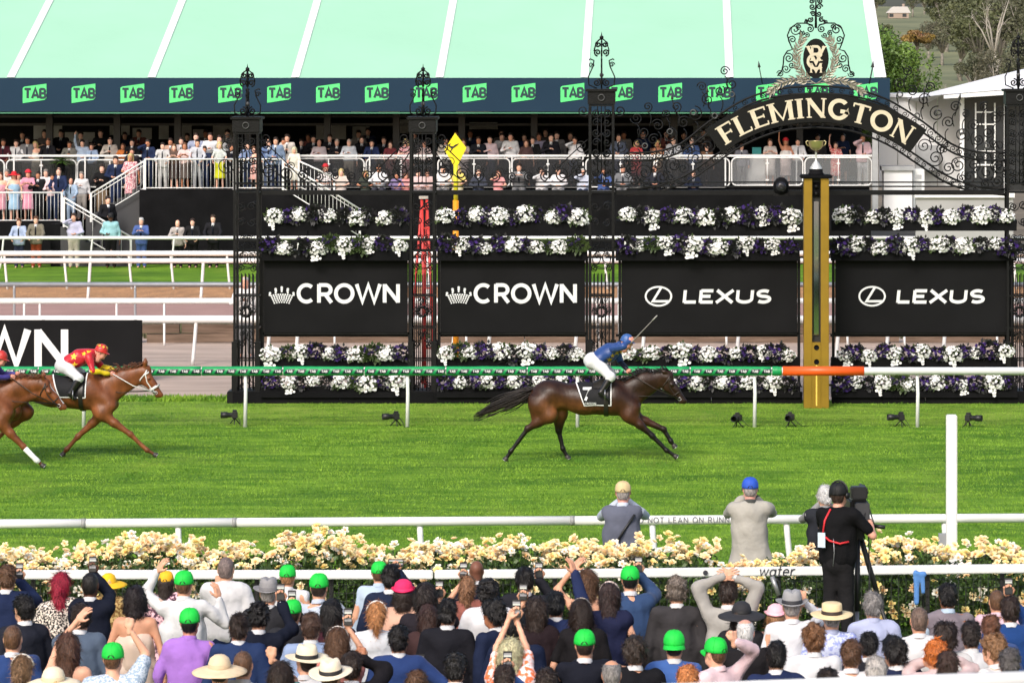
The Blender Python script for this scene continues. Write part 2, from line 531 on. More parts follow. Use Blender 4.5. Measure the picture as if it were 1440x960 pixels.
M_black = mat('black_skirt', (.0065, .0065, .0075), rough=.85, var=.3, vscale=1.5, bump=.4, bscale=2.5, bdist=.05, spec=.10)
M_white = mat('white_paint', (.78, .78, .77), rough=.38, var=.05, vscale=2.5, spec=.4)
M_whitedirty = mat('white_pipe', (.74, .74, .73), rough=.45, var=.10, vscale=1.3, spec=.4, col2=None)
M_iron = mat('black_iron', (.005, .005, .0055), rough=.5, var=.3, vscale=8, spec=.22, bump=.2, bscale=30)
M_ironlight = mat('worn_iron', (.05, .05, .052), rough=.45, spec=.6)
M_gold = mat('gold_leaf', s2l((212, 200, 176)), rough=.45, metal=.15, var=.08, vscale=10)
M_galv = mat('galvanised', (.42, .43, .45), rough=.45, metal=.5, var=.1, vscale=4)
M_timber = mat('weathered_timber', (.115, .075, .05), rough=.9, col2=(.22, .15, .11), vscale=3, stretch=(.4, 4, 6), bump=.5, bscale=8)
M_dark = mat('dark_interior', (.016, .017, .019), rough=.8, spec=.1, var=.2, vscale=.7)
M_glassd = mat('smoked_glass', (.05, .052, .056), rough=.12, var=.1, vscale=.5, spec=.5, alpha=.48)
M_glassc = mat('clear_glass', (.30, .31, .32), rough=.06, spec=.6, alpha=.30)

def sheet(name, x0, x1, y0, y1, z, m, sub=1):
 mb = MB(); mb.add([(x0, y0, z), (x1, y0, z), (x1, y1, z), (x0, y1, z)], [(0, 1, 2, 3)], m)
 return tag(mb.build(name), kind='structure')
sheet('ground', -1500, 1500, -300, 2500, -.004, M_earth)
LAWN = .52      # the spectators' lawn stands half a metre above the track
mb = MB(); mb.add([(s_ * 60, y_, z_) for y_, z_ in ((8, LAWN), (40.6, LAWN), (41.8, .0), (43.2, .0)) for s_ in (-1, 1)], [(0, 1, 3, 2), (2, 3, 5, 4), (4, 5, 7, 6)], M_lawn); tag(mb.build('spectator_lawn'), kind='structure')
sheet('turf_track', -90, 90, 43.2, 75.9, 0.004, M_turf)
sheet('turf_verge', -90, 90, 70.75, 75.88, 0.008, turf_mat('verge_turf', (.10, .19, .022), (.25, .38, .05), (.32, .40, .08)))
sheet('gravel_path', -90, 90, 75.9, 94, 0.0, M_pave)
sheet('pink_track', -90, 90, 97.0, 105.6, 0.004, M_pink)
sheet('sand_track', -90, 90, 105.6, 114.6, 0.008, M_sand)
sheet('infield_turf', -90, 90, 114.6, 124.6, 0.012, M_turf)

# grass blades on the track (uncountable: one object)
def blades(name, x0f, x1f, y0, y1, n, hmin, hmax, m, zb, pw=1.0):
 Y_ = y0 + (y1 - y0) * nrg.rand(n) ** pw
 xa = (x0f - PX0) * Y_ / FOC; xb = (x1f - PX0) * Y_ / FOC
 x = xa + (xb - xa) * nrg.rand(n)
 clump = np.sin(x * 3.1 + 1.7 * np.sin(Y_ * 1.3)) * np.sin(Y_ * 2.3 + x) * .5 + .5
 h = (hmin + (hmax - hmin) * nrg.rand(n)) * (.6 + .7 * clump)
 an = nrg.rand(n) * PI; w = .004 + .004 * nrg.rand(n)
 dx, dy = np.cos(an) * w, np.sin(an) * w
 lx, ly = nrg.normal(0, .5, n) * h, nrg.normal(0, .5, n) * h
 V = np.stack([np.stack([x - dx, Y_ - dy, np.full(n, zb)], 1), np.stack([x + dx, Y_ + dy, np.full(n, zb)], 1),
     np.stack([x + lx, Y_ + ly, zb + h], 1)], 1).reshape(-1, 3)
 F = np.arange(3 * n).reshape(-1, 3)
 return tag(put(name, mesh_np(name, V, [F], smooth=False, mats=[m])), 'short mown green grass of the race track', 'grass', kind='stuff')
blades('track_grass', -30, 1470, 43.6, 75.7, 330000, .016, .046, M_blade, 0.003, .8)

# ---------------------------------------------------------------- rails
def running_rail(name, label, pts, r, m, posts, lean=(0, 0), pm=None, pr=.03, group=None, n=10, post_drop=0.0):
 """pts: world points of the rail; posts: list of x with base offset"""
 t = thing(name, label, 'rail', (pts[0][0], pts[0][1], 0), group=group)
 o = Vector((pts[0][0], pts[0][1], 0))
 mb = MB(); mb.tube([Vector(p) - o for p in pts], r, m, n=n); mb.build('rail', t)
 for x in posts:
  f = (x - pts[0][0]) / (pts[-1][0] - pts[0][0])
  y = pts[0][1] + f * (pts[-1][1] - pts[0][1]); z = pts[0][2] + f * (pts[-1][2] - pts[0][2])
  mb = MB(); a = Vector((x, y, z)) - o
  base = Vector((x + lean[0], y + lean[1], 0)) - o
  mid = base * .55 + a * .45 + Vector((lean[0] * -.25, -lean[1] * .2, .15))
  q = []
  for i in range(9):
   u = i / 8; q.append(base * (1 - u) ** 2 + mid * 2 * u * (1 - u) + a * u * u)
  mb.tube(q, pr, pm or m, n=6)
  mb.build('post', t)
 return t
def straight(Yd, z, p0=-70, p1=1510): return [(X(p0, Yd), Yd, z), (X(p1, Yd), Yd, z)]
def pp(Yd, l): return [X(p, Yd) for p in l]
GR = 'white running rails inside the course'
running_rail('running_rail', 'white pipe rail that the men at the black wall lean on', straight(122.0, 1.07), .06, M_white, pp(122, [5, 130, 245, 420, 560, 700, 880, 1010, 1180, 1320, 1420]), (-.12, 0), pr=.035, group=GR)
running_rail('running_rail', 'white pipe rail beyond the orange sand with slanting legs, farther of the pair', straight(111.4, 1.13), .085, M_white, pp(111.4, [6, 90, 181, 240, 319, 420, 510, 600, 690, 760, 850, 980, 1090, 1180, 1260, 1340, 1425]), (.10, 0), pr=.04, group=GR)
running_rail('running_rail', 'white pipe rail standing in the orange sand, nearer of the pair', straight(106.3, 1.20), .075, M_white, pp(106.3, [-30, 127, 286, 445, 604, 763, 922, 1081, 1240, 1400]), (-.08, 0), pr=.05, group=GR)
running_rail('guard_rail', 'grey galvanised guard rail between sand and pink track', straight(98.0, 1.03), .07, M_galv, pp(98.0, [20, 190, 360, 530, 700, 870, 1040, 1210, 1400]), (0, 0), pr=.04, n=4)
running_rail('running_rail', 'white pipe rail in front of the pink track', straight(90.2, 1.12), .075, M_white, pp(90.2, [34, 56, 164, 231, 330, 470, 655, 840, 870, 1020, 1190, 1270, 1400]), (.03, -.2), pr=.03, group=GR)
running_rail('running_rail', 'white pipe rail above the timber edging on pale gravel', straight(84.4, 1.09), .09, M_white, pp(84.4, [-60, 276, 380, 420, 640, 690, 812, 907, 1040, 1180, 1250, 1330]), (-.09, 0), pr=.045, group=GR)

# timber edging: courses of sleepers
t = thing('timber_edging', 'weathered brown timber sleeper edging beside pale gravel', 'edging', (X(-60, 91.0), 91.0, 0))
x = 0.0; i = 0
while x < X(1500, 91) - X(-60, 91):
 for k in range(2):
  L_ = 2.4 + rng.uniform(-.1, .1); mb = MB()
  mb.box((x + L_ / 2 + k * .9, rng.uniform(-.03, .03), .12 + k * .235), (L_ - .03, .16, .22), M_timber, M=Matrix.Rotation(rng.uniform(-.012, .012), 3, 'Y'))
  mb.build('sleeper', t)
 x += 2.42
# weedy verge in front of the pink track
def tufts(name, x0, x1, y0, y1, n, h, m, label, cat='grass'):
 xs = x0 + (x1 - x0) * nrg.rand(n); ys = y0 + (y1 - y0) * nrg.rand(n); hh = h * (.4 + .9 * nrg.rand(n))
 an = nrg.rand(n) * PI; w = .012 + .012 * nrg.rand(n); dx, dy = np.cos(an) * w, np.sin(an) * w
 V = np.stack([np.stack([xs - dx, ys - dy, 0 * xs], 1), np.stack([xs + dx, ys + dy, 0 * xs], 1),
     np.stack([xs + nrg.normal(0, .4, n) * hh, ys + nrg.normal(0, .4, n) * hh, hh], 1)], 1).reshape(-1, 3)
 return tag(put(name, mesh_np(name, V, [np.arange(3 * n).reshape(-1, 3)], smooth=False, mats=[m])), label, cat, kind='stuff')
tufts('verge_grass', -19, 12, 92.2, 96.8, 26000, .22, mat('dry_verge', (.07, .085, .035), rough=.9, col2=(.17, .15, .08), vscale=.6), 'rough dull green verge grass behind the timber edging')
tufts('turf_edge_grass', -15, -9.0, 75.5, 76.3, 6000, .10, M_blade, 'ragged grass edge where turf meets gravel')

# ---------------------------------------------------------------- green padded rail with printed patches
YG = 70.4; ZG = Z(521.5, YG)
M_green = mat('green_vinyl', s2l((28, 150, 84)), rough=.38, var=.07, vscale=2, spec=.45)
M_orange = mat('orange_vinyl', s2l((240, 92, 30)), rough=.4, var=.05, vscale=2)
M_patch = mat('navy_patch', s2l((16, 30, 44)), rough=.5)
M_print = mat('white_print', (.80, .80, .80), rough=.5)
t = thing('padded_rail', 'running rail in green printed sleeves with an orange finish section', 'rail', (X(-60, YG), YG, 0))
ox = X(-60, YG)
mb = MB(); mb.tube([(0, 0, ZG), (X(1800, YG) - ox, 0, ZG)], .078, M_white, n=14); mb.build('rail', t)
seg = 0; p = -60.0; slv = []
while p < 1100:
 q = min(p + 114.5, 1100)
 mb = MB(); a, b = X(p, YG) - ox + .012, X(q, YG) - ox - .012
 N = 10; pts = [(a + (b - a) * i / N, 0, ZG) for i in range(N + 1)]
 mb.tube(pts, [.093 + rng.uniform(-.003, .003) for _ in pts], M_green, n=16); mb.build('sleeve', t); p = q
mb = MB(); mb.tube([(X(1100, YG) - ox + .01, 0, ZG), (X(1215, YG) - ox, 0, ZG)], .094, M_orange, n=16); mb.build('sleeve', t)
patch = MB()
pv = []
for i in range(5):
 an = R(-28 + 14 * i); pv.append((math.cos(an) * .0965, math.sin(an) * .0965))
vs = []; fs = []
for (dy, dz) in pv: vs += [(-.085 + .03 * dz / .05, -dy, dz), (.085 + .03 * dz / .05, -dy, dz)]
for i in range(4): fs.append((2 * i, 2 * i + 1, 2 * i + 3, 2 * i + 2))
patch.add(vs, fs, M_patch)
text_mesh(patch, 'TAB', .044, M_print, lambda u, v, d: (u, -.0978 - d * .3, v - .021), wt=.22, wide=1.1)
pme = patch.mesh('printed_patch')
p = -50
while p < 1092:
 put('printed_patch', pme, t, (X(p, YG) - ox, 0, ZG)); p += 16.35
for x_ in [-115 + 229 * i for i in range(8)]:
 x_ = {343: 345}.get(x_, x_)
for px_ in (-110, 118, 345, 573, 812, 1061, 1290, 1520, 1750):
 mb = MB(); xx = X(px_, YG) - ox
 mb.tube([(xx, .10, ZG - .05), (xx, .02, ZG - .12), (xx + .01, -.02, ZG * .6), (xx - .0, -.03, .0)], [.028, .034, .036, .04], M_white, n=8)
 mb.build('post', t)

# ---------------------------------------------------------------- near running rail and spectator fence
def NRY(px): return 47.6 + .6 * px / 1440.0
t = thing('running_rail', 'white tubular running rail beside the photographers with warning words', 'rail', (X(-70, NRY(-70)), NRY(-70), 0))
o = Vector(t.location)
P0 = Vector((X(-70, NRY(-70)), NRY(-70), 1.105)); P1 = Vector((X(1510, NRY(1510)), NRY(1510), 1.105))
cuts = [-70, 118, 330, 805, 1190, 1510, 1800]
for a, b in zip(cuts[:-1], cuts[1:]):
 pa = Vector((X(a, NRY(a)), NRY(a), 1.105)); pb = Vector((X(b, NRY(b)), NRY(b), 1.105))
 mb = MB(); mb.tube([pa - o, pb - o], .062, M_white, n=14); mb.build('rail', t)
for c in cuts[1:-1]:
 pc = Vector((X(c, NRY(c)), NRY(c), 1.105)) - o
 mb = MB(); mb.tube([pc - Vector((.03, 0, 0)), pc + Vector((.03, 0, 0))], .066, mat('rail_joint', (.3, .3, .3), rough=.5), n=14); mb.build('joint', t)
for px_ in (-60, 250, 590, 917, 1106, 1328, 1500, 1760):
 pc = Vector((X(px_, NRY(px_)), NRY(px_), 0)) - o
 mb = MB(); mb.tube([pc + Vector((.0, .03, 1.07)), pc + Vector((0.01, .0, .9)), pc + Vector((.05, -.05, .5)), pc + Vector((.06, -.06, 0))], .042, M_white, n=8); mb.build('post', t)
mb = MB(); tx = X(968, NRY(968)); ty = NRY(968)
text_mesh(mb, 'DO NOT LEAN ON RUNNING', .078, mat('grey_print', s2l((120, 122, 128)), rough=.6), lambda u, v, d: (tx + u - o.x, ty + u * .0433 - .064 - d - o.y, 1.075 + v), wt=.17, space=.16)
mb.build('lettering', t)

def FEY(px): return 42.4 + (.5 * (px - 700) / 740.0 if px > 700 else 0)
FZ = 1.19
t = thing('spectator_fence', 'low white beam fence with black mesh in front of the roses', 'fence', (X(-70, 42.4), 42.4, 0))
o = Vector(t.location)
cuts = [-80, 262, 610, 878, 1180, 1520, 1800]
for i, (a, b) in enumerate(zip(cuts[:-1], cuts[1:])):
 pa = Vector((X(a, FEY(a)) + .01, FEY(a), FZ)) - o; pb = Vector((X(b, FEY(b)) - .01, FEY(b), FZ)) - o
 an = math.atan2(pb.y - pa.y, pb.x - pa.x)
 me = bevel_box((0, 0, 0), ((pb - pa).length, .07, .105), M_white, .012)
 put('beam', me, t, (pa + pb) / 2, rz=an)
M_mesh = mat('black_wire', (.012, .012, .012), rough=.5)
for px_ in range(-60, 1801, 105):
 pc = Vector((X(px_, FEY(px_)), FEY(px_), 0)) - o
 mb = MB(); mb.box(pc + Vector((0, .085, .56)), (.05, .05, 1.12), M_mesh); mb.build('post', t)
mb = MB()
for i in range(178):
 px_ = -60 + 1860 * i / 177; pc = Vector((X(px_, FEY(px_)), FEY(px_) - .0, 0)) - o
 mb.tube([pc + Vector((0, .05, .04)), pc + Vector((0, .05, 1.1))], .004, M_mesh, n=3)
for j in range(11):
 mb.tube([Vector((X(q, FEY(q)), FEY(q) + .05, .06 + j * .1)) - o for q in (-60, 700, 1800)], .004, M_mesh, n=3)
mb.build('wire_mesh', t)
mb = MB(); tx = X(1092, FEY(1092)); ty = FEY(1092)
text_mesh(mb, 'water', .125, mat('dark_print', (.03, .03, .04), rough=.6), lambda u, v, d: (tx + u - o.x, ty + u * .0795 - .040 - d - o.y, FZ - .05 + v), wt=.12, slant=.2)
mb.lathe([(.0, 0), (.03, 0)], mat('dark_print', (.03, .03, .04)), n=12, M=Matrix.Rotation(PI / 2, 3, 'X'), c=(X(992, FEY(992)) - o.x, FEY(992) - .056 - o.y, FZ))
mb.build('lettering', t)
# two small water taps on the fence and a blue cloth
for px_, l in ((1098, 'black bent water tap arm below the word on the white fence'), (1300, 'black bent tap arm hung with a blue cloth')):
 mb = MB(); x0 = X(px_, 42.0)
 mb.tube([(0, 0, .0), (0, 0, 1.0), (-.02, -.02, 1.14), (-.10, -.02, 1.2)], .018, M_mesh, n=6)
 mb.tube([(-.10, -.02, 1.2), (-.02, -.05, .98)], .03, mat('tap_grey', (.35, .35, .35), rough=.4, metal=.6), n=8)
 ob = mb.build('water_tap', loc=(x0, 42.2, 0)); tag(ob, l, 'tap')
f = Field(); f.cap((.03, 0, 1.19), (-.05, 0, 1.2), .03, .03, k=.02); f.cap((-.04, -.01, 1.19), (-.06, -.03, .86), .022, .016, k=.02, S=(.6, 1.3, 1)); f.cap((.01, -.02, 1.18), (.02, -.03, .98), .02, .012, k=.02, S=(.6, 1.3, 1))
V, Q = f.mesh(.012, noise=wavy(3, .010, 75, 5, .3))
tag(put('blue_cloth', mesh_np('blue_cloth', V, [Q], mats=[cloth((90, 140, 215))]), loc=(X(1296, 42.0), 42.09, .05)), 'light blue cloth hanging on the tap arm at the fence', 'cloth')

# distance post at the near rail
t = thing('marker_post', 'tall square white post with rusty foot beside the near rail', 'post', (X(1338, 46.6), 46.6, 0))
h_ = Z(583, 46.6)
put('shaft', bevel_box((0, 0, .32 + (h_ - .32) / 2), (.14, .14, h_ - .32), M_white, .012), t)
mb = MB(); mb.box((0, 0, .16), (.15, .15, .32), mat('rusty_foot', (.35, .22, .15), rough=.9, col2=(.6, .55, .5), vscale=9)); mb.build('foot', t)
mb = MB(); mb.box((-.12, .01, 1.3 - .3), (.10, .09, .22), M_galv); mb.build('bracket', t)

# stand balustrade very close to the lens, lower right
t = thing('stand_balustrade', 'pale out of focus stand handrail crossing the corner before the crowd', 'handrail', (X(1250, 13.0), 13.0, 0))
mb = MB(); a = (X(930, 13) - t.location.x, 0, Z(974, 13)); b = (X(1520, 13) - t.location.x, 0, Z(953, 13))
mb.tube([a, b], .034, M_white, n=12); mb.build('rail', t)
for u in (.12, .88):
 mb = MB(); xx = a[0] + (b[0] - a[0]) * u; mb.tube([(xx, 0, 0), (xx, 0, a[2] + (b[2] - a[2]) * u)], .022, M_white, n=8); mb.build('post', t)
tag(t, 'pale out of focus handrail crossing in front of the crowd')

# ---------------------------------------------------------------- hill, far trees
M_hill = mat('hill_grass', (.11, .125, .055), rough=.95, col2=(.22, .22, .11), vscale=.05, bump=.5, bscale=.4)
n = 44; xs = np.linspace(-300, 700, n); ys = np.linspace(240, 1700, n)
XX, YY = np.meshgrid(xs, ys, indexing='ij')
ZZ = np.clip((YY - 280) / 920, 0, 2) * 19 + .5 * np.sin(XX * .05) * np.sin(YY * .021) * np.clip((YY - 300) / 100, 0, 1) - .05
V = np.stack([XX, YY, ZZ], -1).reshape(-1, 3)
ii = np.arange(n * n).reshape(n, n)
Q = np.stack([ii[:-1, :-1], ii[1:, :-1], ii[1:, 1:], ii[:-1, 1:]], -1).reshape(-1, 4)
tag(put('hill', mesh_np('hill', V, [Q], mats=[M_hill])), kind='structure')
def hillz(x, y): return max(0, (y - 280) / 920) * 19 - .2

def leaf_cloud(seed, n, size, shape='ball', aspect=1.0, gaps=.0, nb=9):
 """leaf-sized faces clumped around twig ends inside a unit crown"""
 r = np.random.RandomState(seed)
 c = r.normal(size=(nb, 3)); c /= np.linalg.norm(c, axis=1)[:, None]; c *= r.uniform(.35, .78, (nb, 1)); c[:, 2] = c[:, 2] * .9 + .05
 rad = r.uniform(.22, .42, nb)
 k = r.randint(0, nb, n)
 d = r.normal(size=(n, 3)); d /= np.linalg.norm(d, axis=1)[:, None]
 p = c[k] + d * (rad[k] * r.uniform(.45, 1.0, n) ** .6)[:, None]
 sub = np.sin(p @ r.normal(0, 9, 3) + 1) * np.sin(p @ r.normal(0, 9, 3)) * np.sin(p @ r.normal(0, 7, 3))
 p = p[sub > -.25 + gaps]; n = len(p)
 a = r.normal(size=(n, 3)); a /= np.linalg.norm(a, axis=1)[:, None]
 b = np.cross(a, r.normal(size=(n, 3))); b /= np.linalg.norm(b, axis=1)[:, None]
 s = size * r.uniform(.6, 1.4, (n, 1)); a *= s; b *= s * .5 * aspect
 return (p, a, b), np.arange(4 * n).reshape(-1, 4), c, rad
def tree(name, label, loc, h, w, cm, tm, seed, n=5000, leaf=.035, trunk=.3, group=None, gaps=0., bare=False, nb=9):
 t = thing(name, label, 'tree', loc, rz=seed * 1.3, group=group)
 V, Q, c, rad = leaf_cloud(seed, n, 1.0, gaps=gaps, nb=nb)
 cz = h * (.5 + trunk / 2); S = np.array([w / 2, w / 2, h * (1 - trunk) / 2])
 if not bare:
  p, a, b = V; p = p * S + np.array([0, 0, cz]); a = a * leaf * w / 2; b = b * leaf * w / 2
  put('crown', mesh_np('crown', np.stack([p - a, p + b, p + a, p - b], 1).reshape(-1, 3), [Q], smooth=False, mats=[cm]), t)
 mb = MB(); r0 = w * .025 + .12
 top = Vector((0, 0, h * trunk * 1.1)); bend = Vector((rng.uniform(-.04, .04) * h, rng.uniform(-.04, .04) * h, h * trunk * .6))
 mb.tube([(0, 0, -.5), bend, top], [r0, r0 * .8, r0 * .65], tm, n=7)
 for q in c:
  e = Vector(q * S) + Vector((0, 0, cz)); m_ = (top + e) / 2 + Vector((rng.uniform(-.05, .05) * w, rng.uniform(-.05, .05) * w, h * .03))
  mb.tube([top * .9, m_, e], [r0 * .5, r0 * .28, r0 * .07], tm, n=5)
  if bare:
   for _ in range(4):
    d = Vector((rng.gauss(0, 1), rng.gauss(0, 1), rng.gauss(.5, .7))).normalized() * w * .16
    mb.tube([m_.lerp(e, rng.random()), e + d * .4, e + d], [r0 * .14, r0 * .08, r0 * .03], tm, n=4)
 mb.build('trunk', t)
 return t
M_gum = [mat('gum_leaf_a', (.075, .082, .045), rough=.7, col2=(.13, .135, .075), vscale=.35),
   mat('gum_leaf_b', (.065, .080, .035), rough=.7, col2=(.13, .14, .06), vscale=.35),
   mat('gum_leaf_c', (.10, .095, .06), rough=.7, col2=(.15, .14, .09), vscale=.35)]
M_bark = mat('gum_bark', (.30, .27, .23), rough=.8, var=.3, vscale=2)
M_barkd = mat('dark_bark', (.09, .07, .055), rough=.9, var=.3, vscale=2)
M_leafg = mat('plane_leaf', (.045, .10, .018), rough=.5, col2=(.17, .27, .045), vscale=.8, spec=.4)
# broad green tree behind the marquee end: crown spans px 1225..1315, py 40..130
Yt = 150.0
tree('broadleaf_tree', 'dense bright green broadleaf tree beside the marquee gable', (X(1252, Yt), Yt, 0), Z(36, Yt) + .3, 4.6, M_leafg, M_barkd, 11, n=26000, leaf=.034, trunk=.22, nb=26)
gum_spots = [(1215 + 17 * i, 1230 + 60 * (i % 3), 12 + i % 4, 12, i % 3) for i in range(9) if i not in (2, 3)] + [(1322 + 21 * i, 960 - 40 * (i % 3), 15 + i % 3, 15, i % 2) for i in range(8)] + \
   [(1330 + 26 * i, 640 + 50 * (i % 2), 15 + i % 3, 13, (i + 1) % 3) for i in range(6)] + [(1352 + 27 * i, 470 - 30 * (i % 2), 12.5 + i % 2, 9.5, i % 3) for i in range(5)] + \
   [(1372, 380, 6.5, 5.5, 0), (1405, 365, 7, 6, 2), (1440, 350, 8, 6, 0), (1470, 360, 9, 7, 1), (1325, 560, 8, 7, 2), (1240, 640, 6, 6, 1), (1305, 600, 6.5, 6, 0)]
gl = ['olive grey gum tree with drooping crown on the hillside', 'bushy green gum tree standing on the hillside', 'dull brownish gum tree on the hillside']
for i, (p, Yd, h, w, k) in enumerate(gum_spots):
 x_ = X(p, Yd)
 tree('gum_tree', gl[k], (x_, Yd, hillz(x_, Yd)), h, w, M_gum[k], M_bark, 20 + i, n=5200, leaf=.042, trunk=.22, group='gum trees on the hill', gaps=.03, nb=18)
for i, (p, Yd, h) in enumerate([(1398, 400, 13.5), (1325, 330, 4.2), (1366, 340, 4.5)]):
 x_ = X(p, Yd)
 tree('bare_tree', ['tall pale bare tree with forking white limbs among the gums', 'small pale leafless tree at the foot of the grassy slope', 'short bare tree with white stems behind the tent roof'][i], (x_, Yd, hillz(x_, Yd)), h, h * .5, None, mat('pale_limb', (.42, .38, .33), rough=.8), 60 + i, trunk=.35, bare=True, nb=7)
x_ = X(1290, 450); tree('golden_tree', 'flat topped tree in yellow and russet leaf on the slope', (x_, 450, hillz(x_, 450)), 7.4, 5.6, mat('golden_leaf', (.33, .24, .03), rough=.6, col2=(.16, .07, .05), vscale=.5), M_barkd, 77, n=2600, leaf=.06, trunk=.66)
# small house on the hill
x_ = X(1263, 1230); zb = hillz(x_, 1230)
t = thing('hill_house', 'small pale roofed house among the trees on the hilltop', 'house', (x_, 1230, zb))
mb = MB(); mb.box((0, 0, 1.0), (7, 6, 2.0), mat('house_wall', (.35, .27, .22), rough=.9)); mb.build('wall', t)
mb = MB(); mb.prism([(-4.2, 1.8), (4.2, 1.8), (3.0, 4.0), (-2.0, 4.0)], -3.2, 3.2, mat('house_roof', (.55, .52, .5), rough=.8)); mb.build('roof', t)
mb = MB(); mb.box((1.8, 0, 4.2), (.8, .8, 1.6), mat('house_wall', (.3, .2, .16))); mb.build('chimney', t)
for u in (-2.5, 2.0):
 mb = MB(); mb.box((u, -3.02, 1.0), (1.4, .06, 1.1), mat('house_pane', (.04, .045, .05), rough=.2)); mb.build('window', t)
# ================================================================== MARQUEE
M_mint = mat('mint_canvas', (.34, .62, .44), rough=.65, var=.03, vscale=.3, spec=.3, trans=0.0, bump=.25, bscale=.6, bdist=.15)
M_rib = mat('white_canvas', (.80, .81, .80), rough=.5, spec=.3)
M_fascia = mat('slate_banner', s2l((32, 54, 74)), rough=.75, spec=.15, var=.05, vscale=.4, bump=.2, bscale=.9, bdist=.06)
M_tab = mat('bright_green_print', s2l((88, 222, 128)), rough=.55)
M_tabtxt = mat('navy_print', s2l((20, 52, 62)), rough=.55)
YM = 126.0
def px2(p, Yd=YM): return X(p, Yd)
xl, xr = px2(-80), px2(1238)
mar = thing('marquee', 'long two level hospitality marquee with mint green canvas roof and dark banner', 'marquee', (xl, YM, 0))
def mloc(x, y, z): return (x - xl, y - YM, z)
zf0, zf1 = Z(157, YM), Z(110, YM)
roofz = lambda y: zf1 + (y - YM) * (2.9 / 8.0)
yr = YM + 13.0
# roof panels, one per bay, and white ribs
ribs = [px2(p) for p in (-187, 15, 213, 415, 618, 822, 1026, 1238)]
for i in range(len(ribs) - 1):
 a = max(ribs[i], xl); b = ribs[i + 1]; N = 8; vs = []; fs = []
 for iy in range(N + 1):
  y = YM + .02 + (yr - YM) * iy / N
  for ix in range(N + 1):
   x = a + (b - a) * ix / N
   sag = .05 * math.sin(PI * ix / N) * math.sin(PI * iy / N)
   vs.append(mloc(x, y, roofz(y) - sag))
 for iy in range(N):
  for ix in range(N):
   q = iy * (N + 1) + ix; fs.append((q, q + 1, q + N + 2, q + N + 1))
 mb = MB(); mb.add(vs, fs, M_mint, True); mb.build('roof_panel', mar)
for i, x in enumerate(ribs[1:]):
 w = .28 if i < 6 else .42
 mb = MB()
 mb.add([mloc(x - w / 2, YM, roofz(YM) + .03), mloc(x + w / 2, YM, roofz(YM) + .03), mloc(x + w / 2, yr, roofz(yr) + .03), mloc(x - w / 2, yr, roofz(yr) + .03)], [(0, 1, 2, 3)], M_rib)
 mb.build('roof_rib', mar)
mb = MB()   # gable end and back slope close the roof
xe = ribs[-1] + .2
mb.add([mloc(xe, YM, roofz(YM)), mloc(xe, yr, roofz(yr)), mloc(xe, yr + 13, roofz(YM)), ], [(0, 1, 2)], M_rib)
mb.add([mloc(xl, yr, roofz(yr)), mloc(xe, yr, roofz(yr)), mloc(xe, yr + 13, roofz(YM)), mloc(xl, yr + 13, roofz(YM))], [(0, 1, 2, 3)], M_mint)
mb.build('roof_back', mar)
xfe = px2(1251)
mb = MB(); mb.box(mloc((xl + xfe) / 2, YM - .10, (zf0 + zf1) / 2), (xfe - xl, .16, zf1 - zf0), M_fascia); fas = mb.build('banner', mar)
mb = MB(); mb.box(mloc((xl + xfe) / 2, YM - .08, zf0 - .045), (xfe - xl, .12, .05), mat('green_edge', s2l((74, 140, 110)), rough=.5)); mb.build('banner_edge', fas)
lg = MB(); w, hgt = .42, .345
lp = [(-w, -hgt), (-w * 1.0, hgt * .55), (-w * .86, hgt * .68), (w, hgt), (w, -hgt * .45), (w * .84, -hgt * .66)]
lg.prism(lp, -.012, 0, M_tab)
text_mesh(lg, 'TAB', .34, M_tabtxt, lambda u, v, d: (u + .02, -.014 - d, v - .17), wt=.26, wide=.95, space=.05)
lme = lg.mesh('logo')
for i in range(18):
 p = 50 + 68.65 * i
 put('logo', lme, mar, mloc(px2(p), YM - .182, Z(131.5 - .1 * i, YM)))
# ceiling, back wall, columns, interior
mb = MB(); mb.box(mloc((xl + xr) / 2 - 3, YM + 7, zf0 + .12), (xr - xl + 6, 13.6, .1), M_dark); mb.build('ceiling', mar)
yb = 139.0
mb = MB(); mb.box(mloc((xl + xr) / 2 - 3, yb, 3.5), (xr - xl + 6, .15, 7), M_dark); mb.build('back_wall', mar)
M_win = mat('milky_window', (.34, .37, .38), rough=.25, var=.35, vscale=.8)
for (a, b, y0, y1) in [(48, 88, 176, 196), (92, 134, 186, 200), (155, 183, 176, 190), (187, 214, 180, 196), (224, 238, 176, 196), (252, 270, 176, 200), (272, 292, 182, 196), (300, 318, 176, 196), (318, 332, 176, 200),
      (445, 487, 176, 196), (496, 520, 178, 196), (560, 576, 168, 188), (660, 700, 172, 182), (930, 980, 162, 176), (975, 1010, 170, 192), (1010, 1030, 185, 205)]:
 mb = MB(); mb.box(mloc((X(a, yb) + X(b, yb)) / 2, yb - .10, (Z(y0, yb) + Z(y1, yb)) / 2), (X(b, yb) - X(a, yb), .04, Z(y0, yb) - Z(y1, yb)), M_win); mb.build('window', mar)
M_col = mat('dark_column', (.018, .018, .02), rough=.4)
for p in (42, 140, 228, 330, 445, 545, 640, 745, 948, 1130):
 mb = MB(); mb.box(mloc(px2(p), YM + 4, 4.0), (.24, .24, 2.7), M_col); mb.build('column', mar)
for z_ in (4.75, 5.05):
 mb = MB(); mb.box(mloc((xl + xr) / 2, YM + 6.2, z_), (xr - xl, .1, .09), mat('truss', (.06, .06, .065), rough=.4)); mb.build('ceiling_beam', mar)
M_strip = mat('white_soffit', (.6, .6, .58), rough=.5)
for a, b in ((322, 331), (405, 421), (492, 512), (531, 560), (640, 690)):
 mb = MB(); mb.box(mloc((px2(a) + px2(b)) / 2, YM + .6, zf0 - .02), (px2(b) - px2(a), .25, .09), M_strip); mb.build('heater', mar)
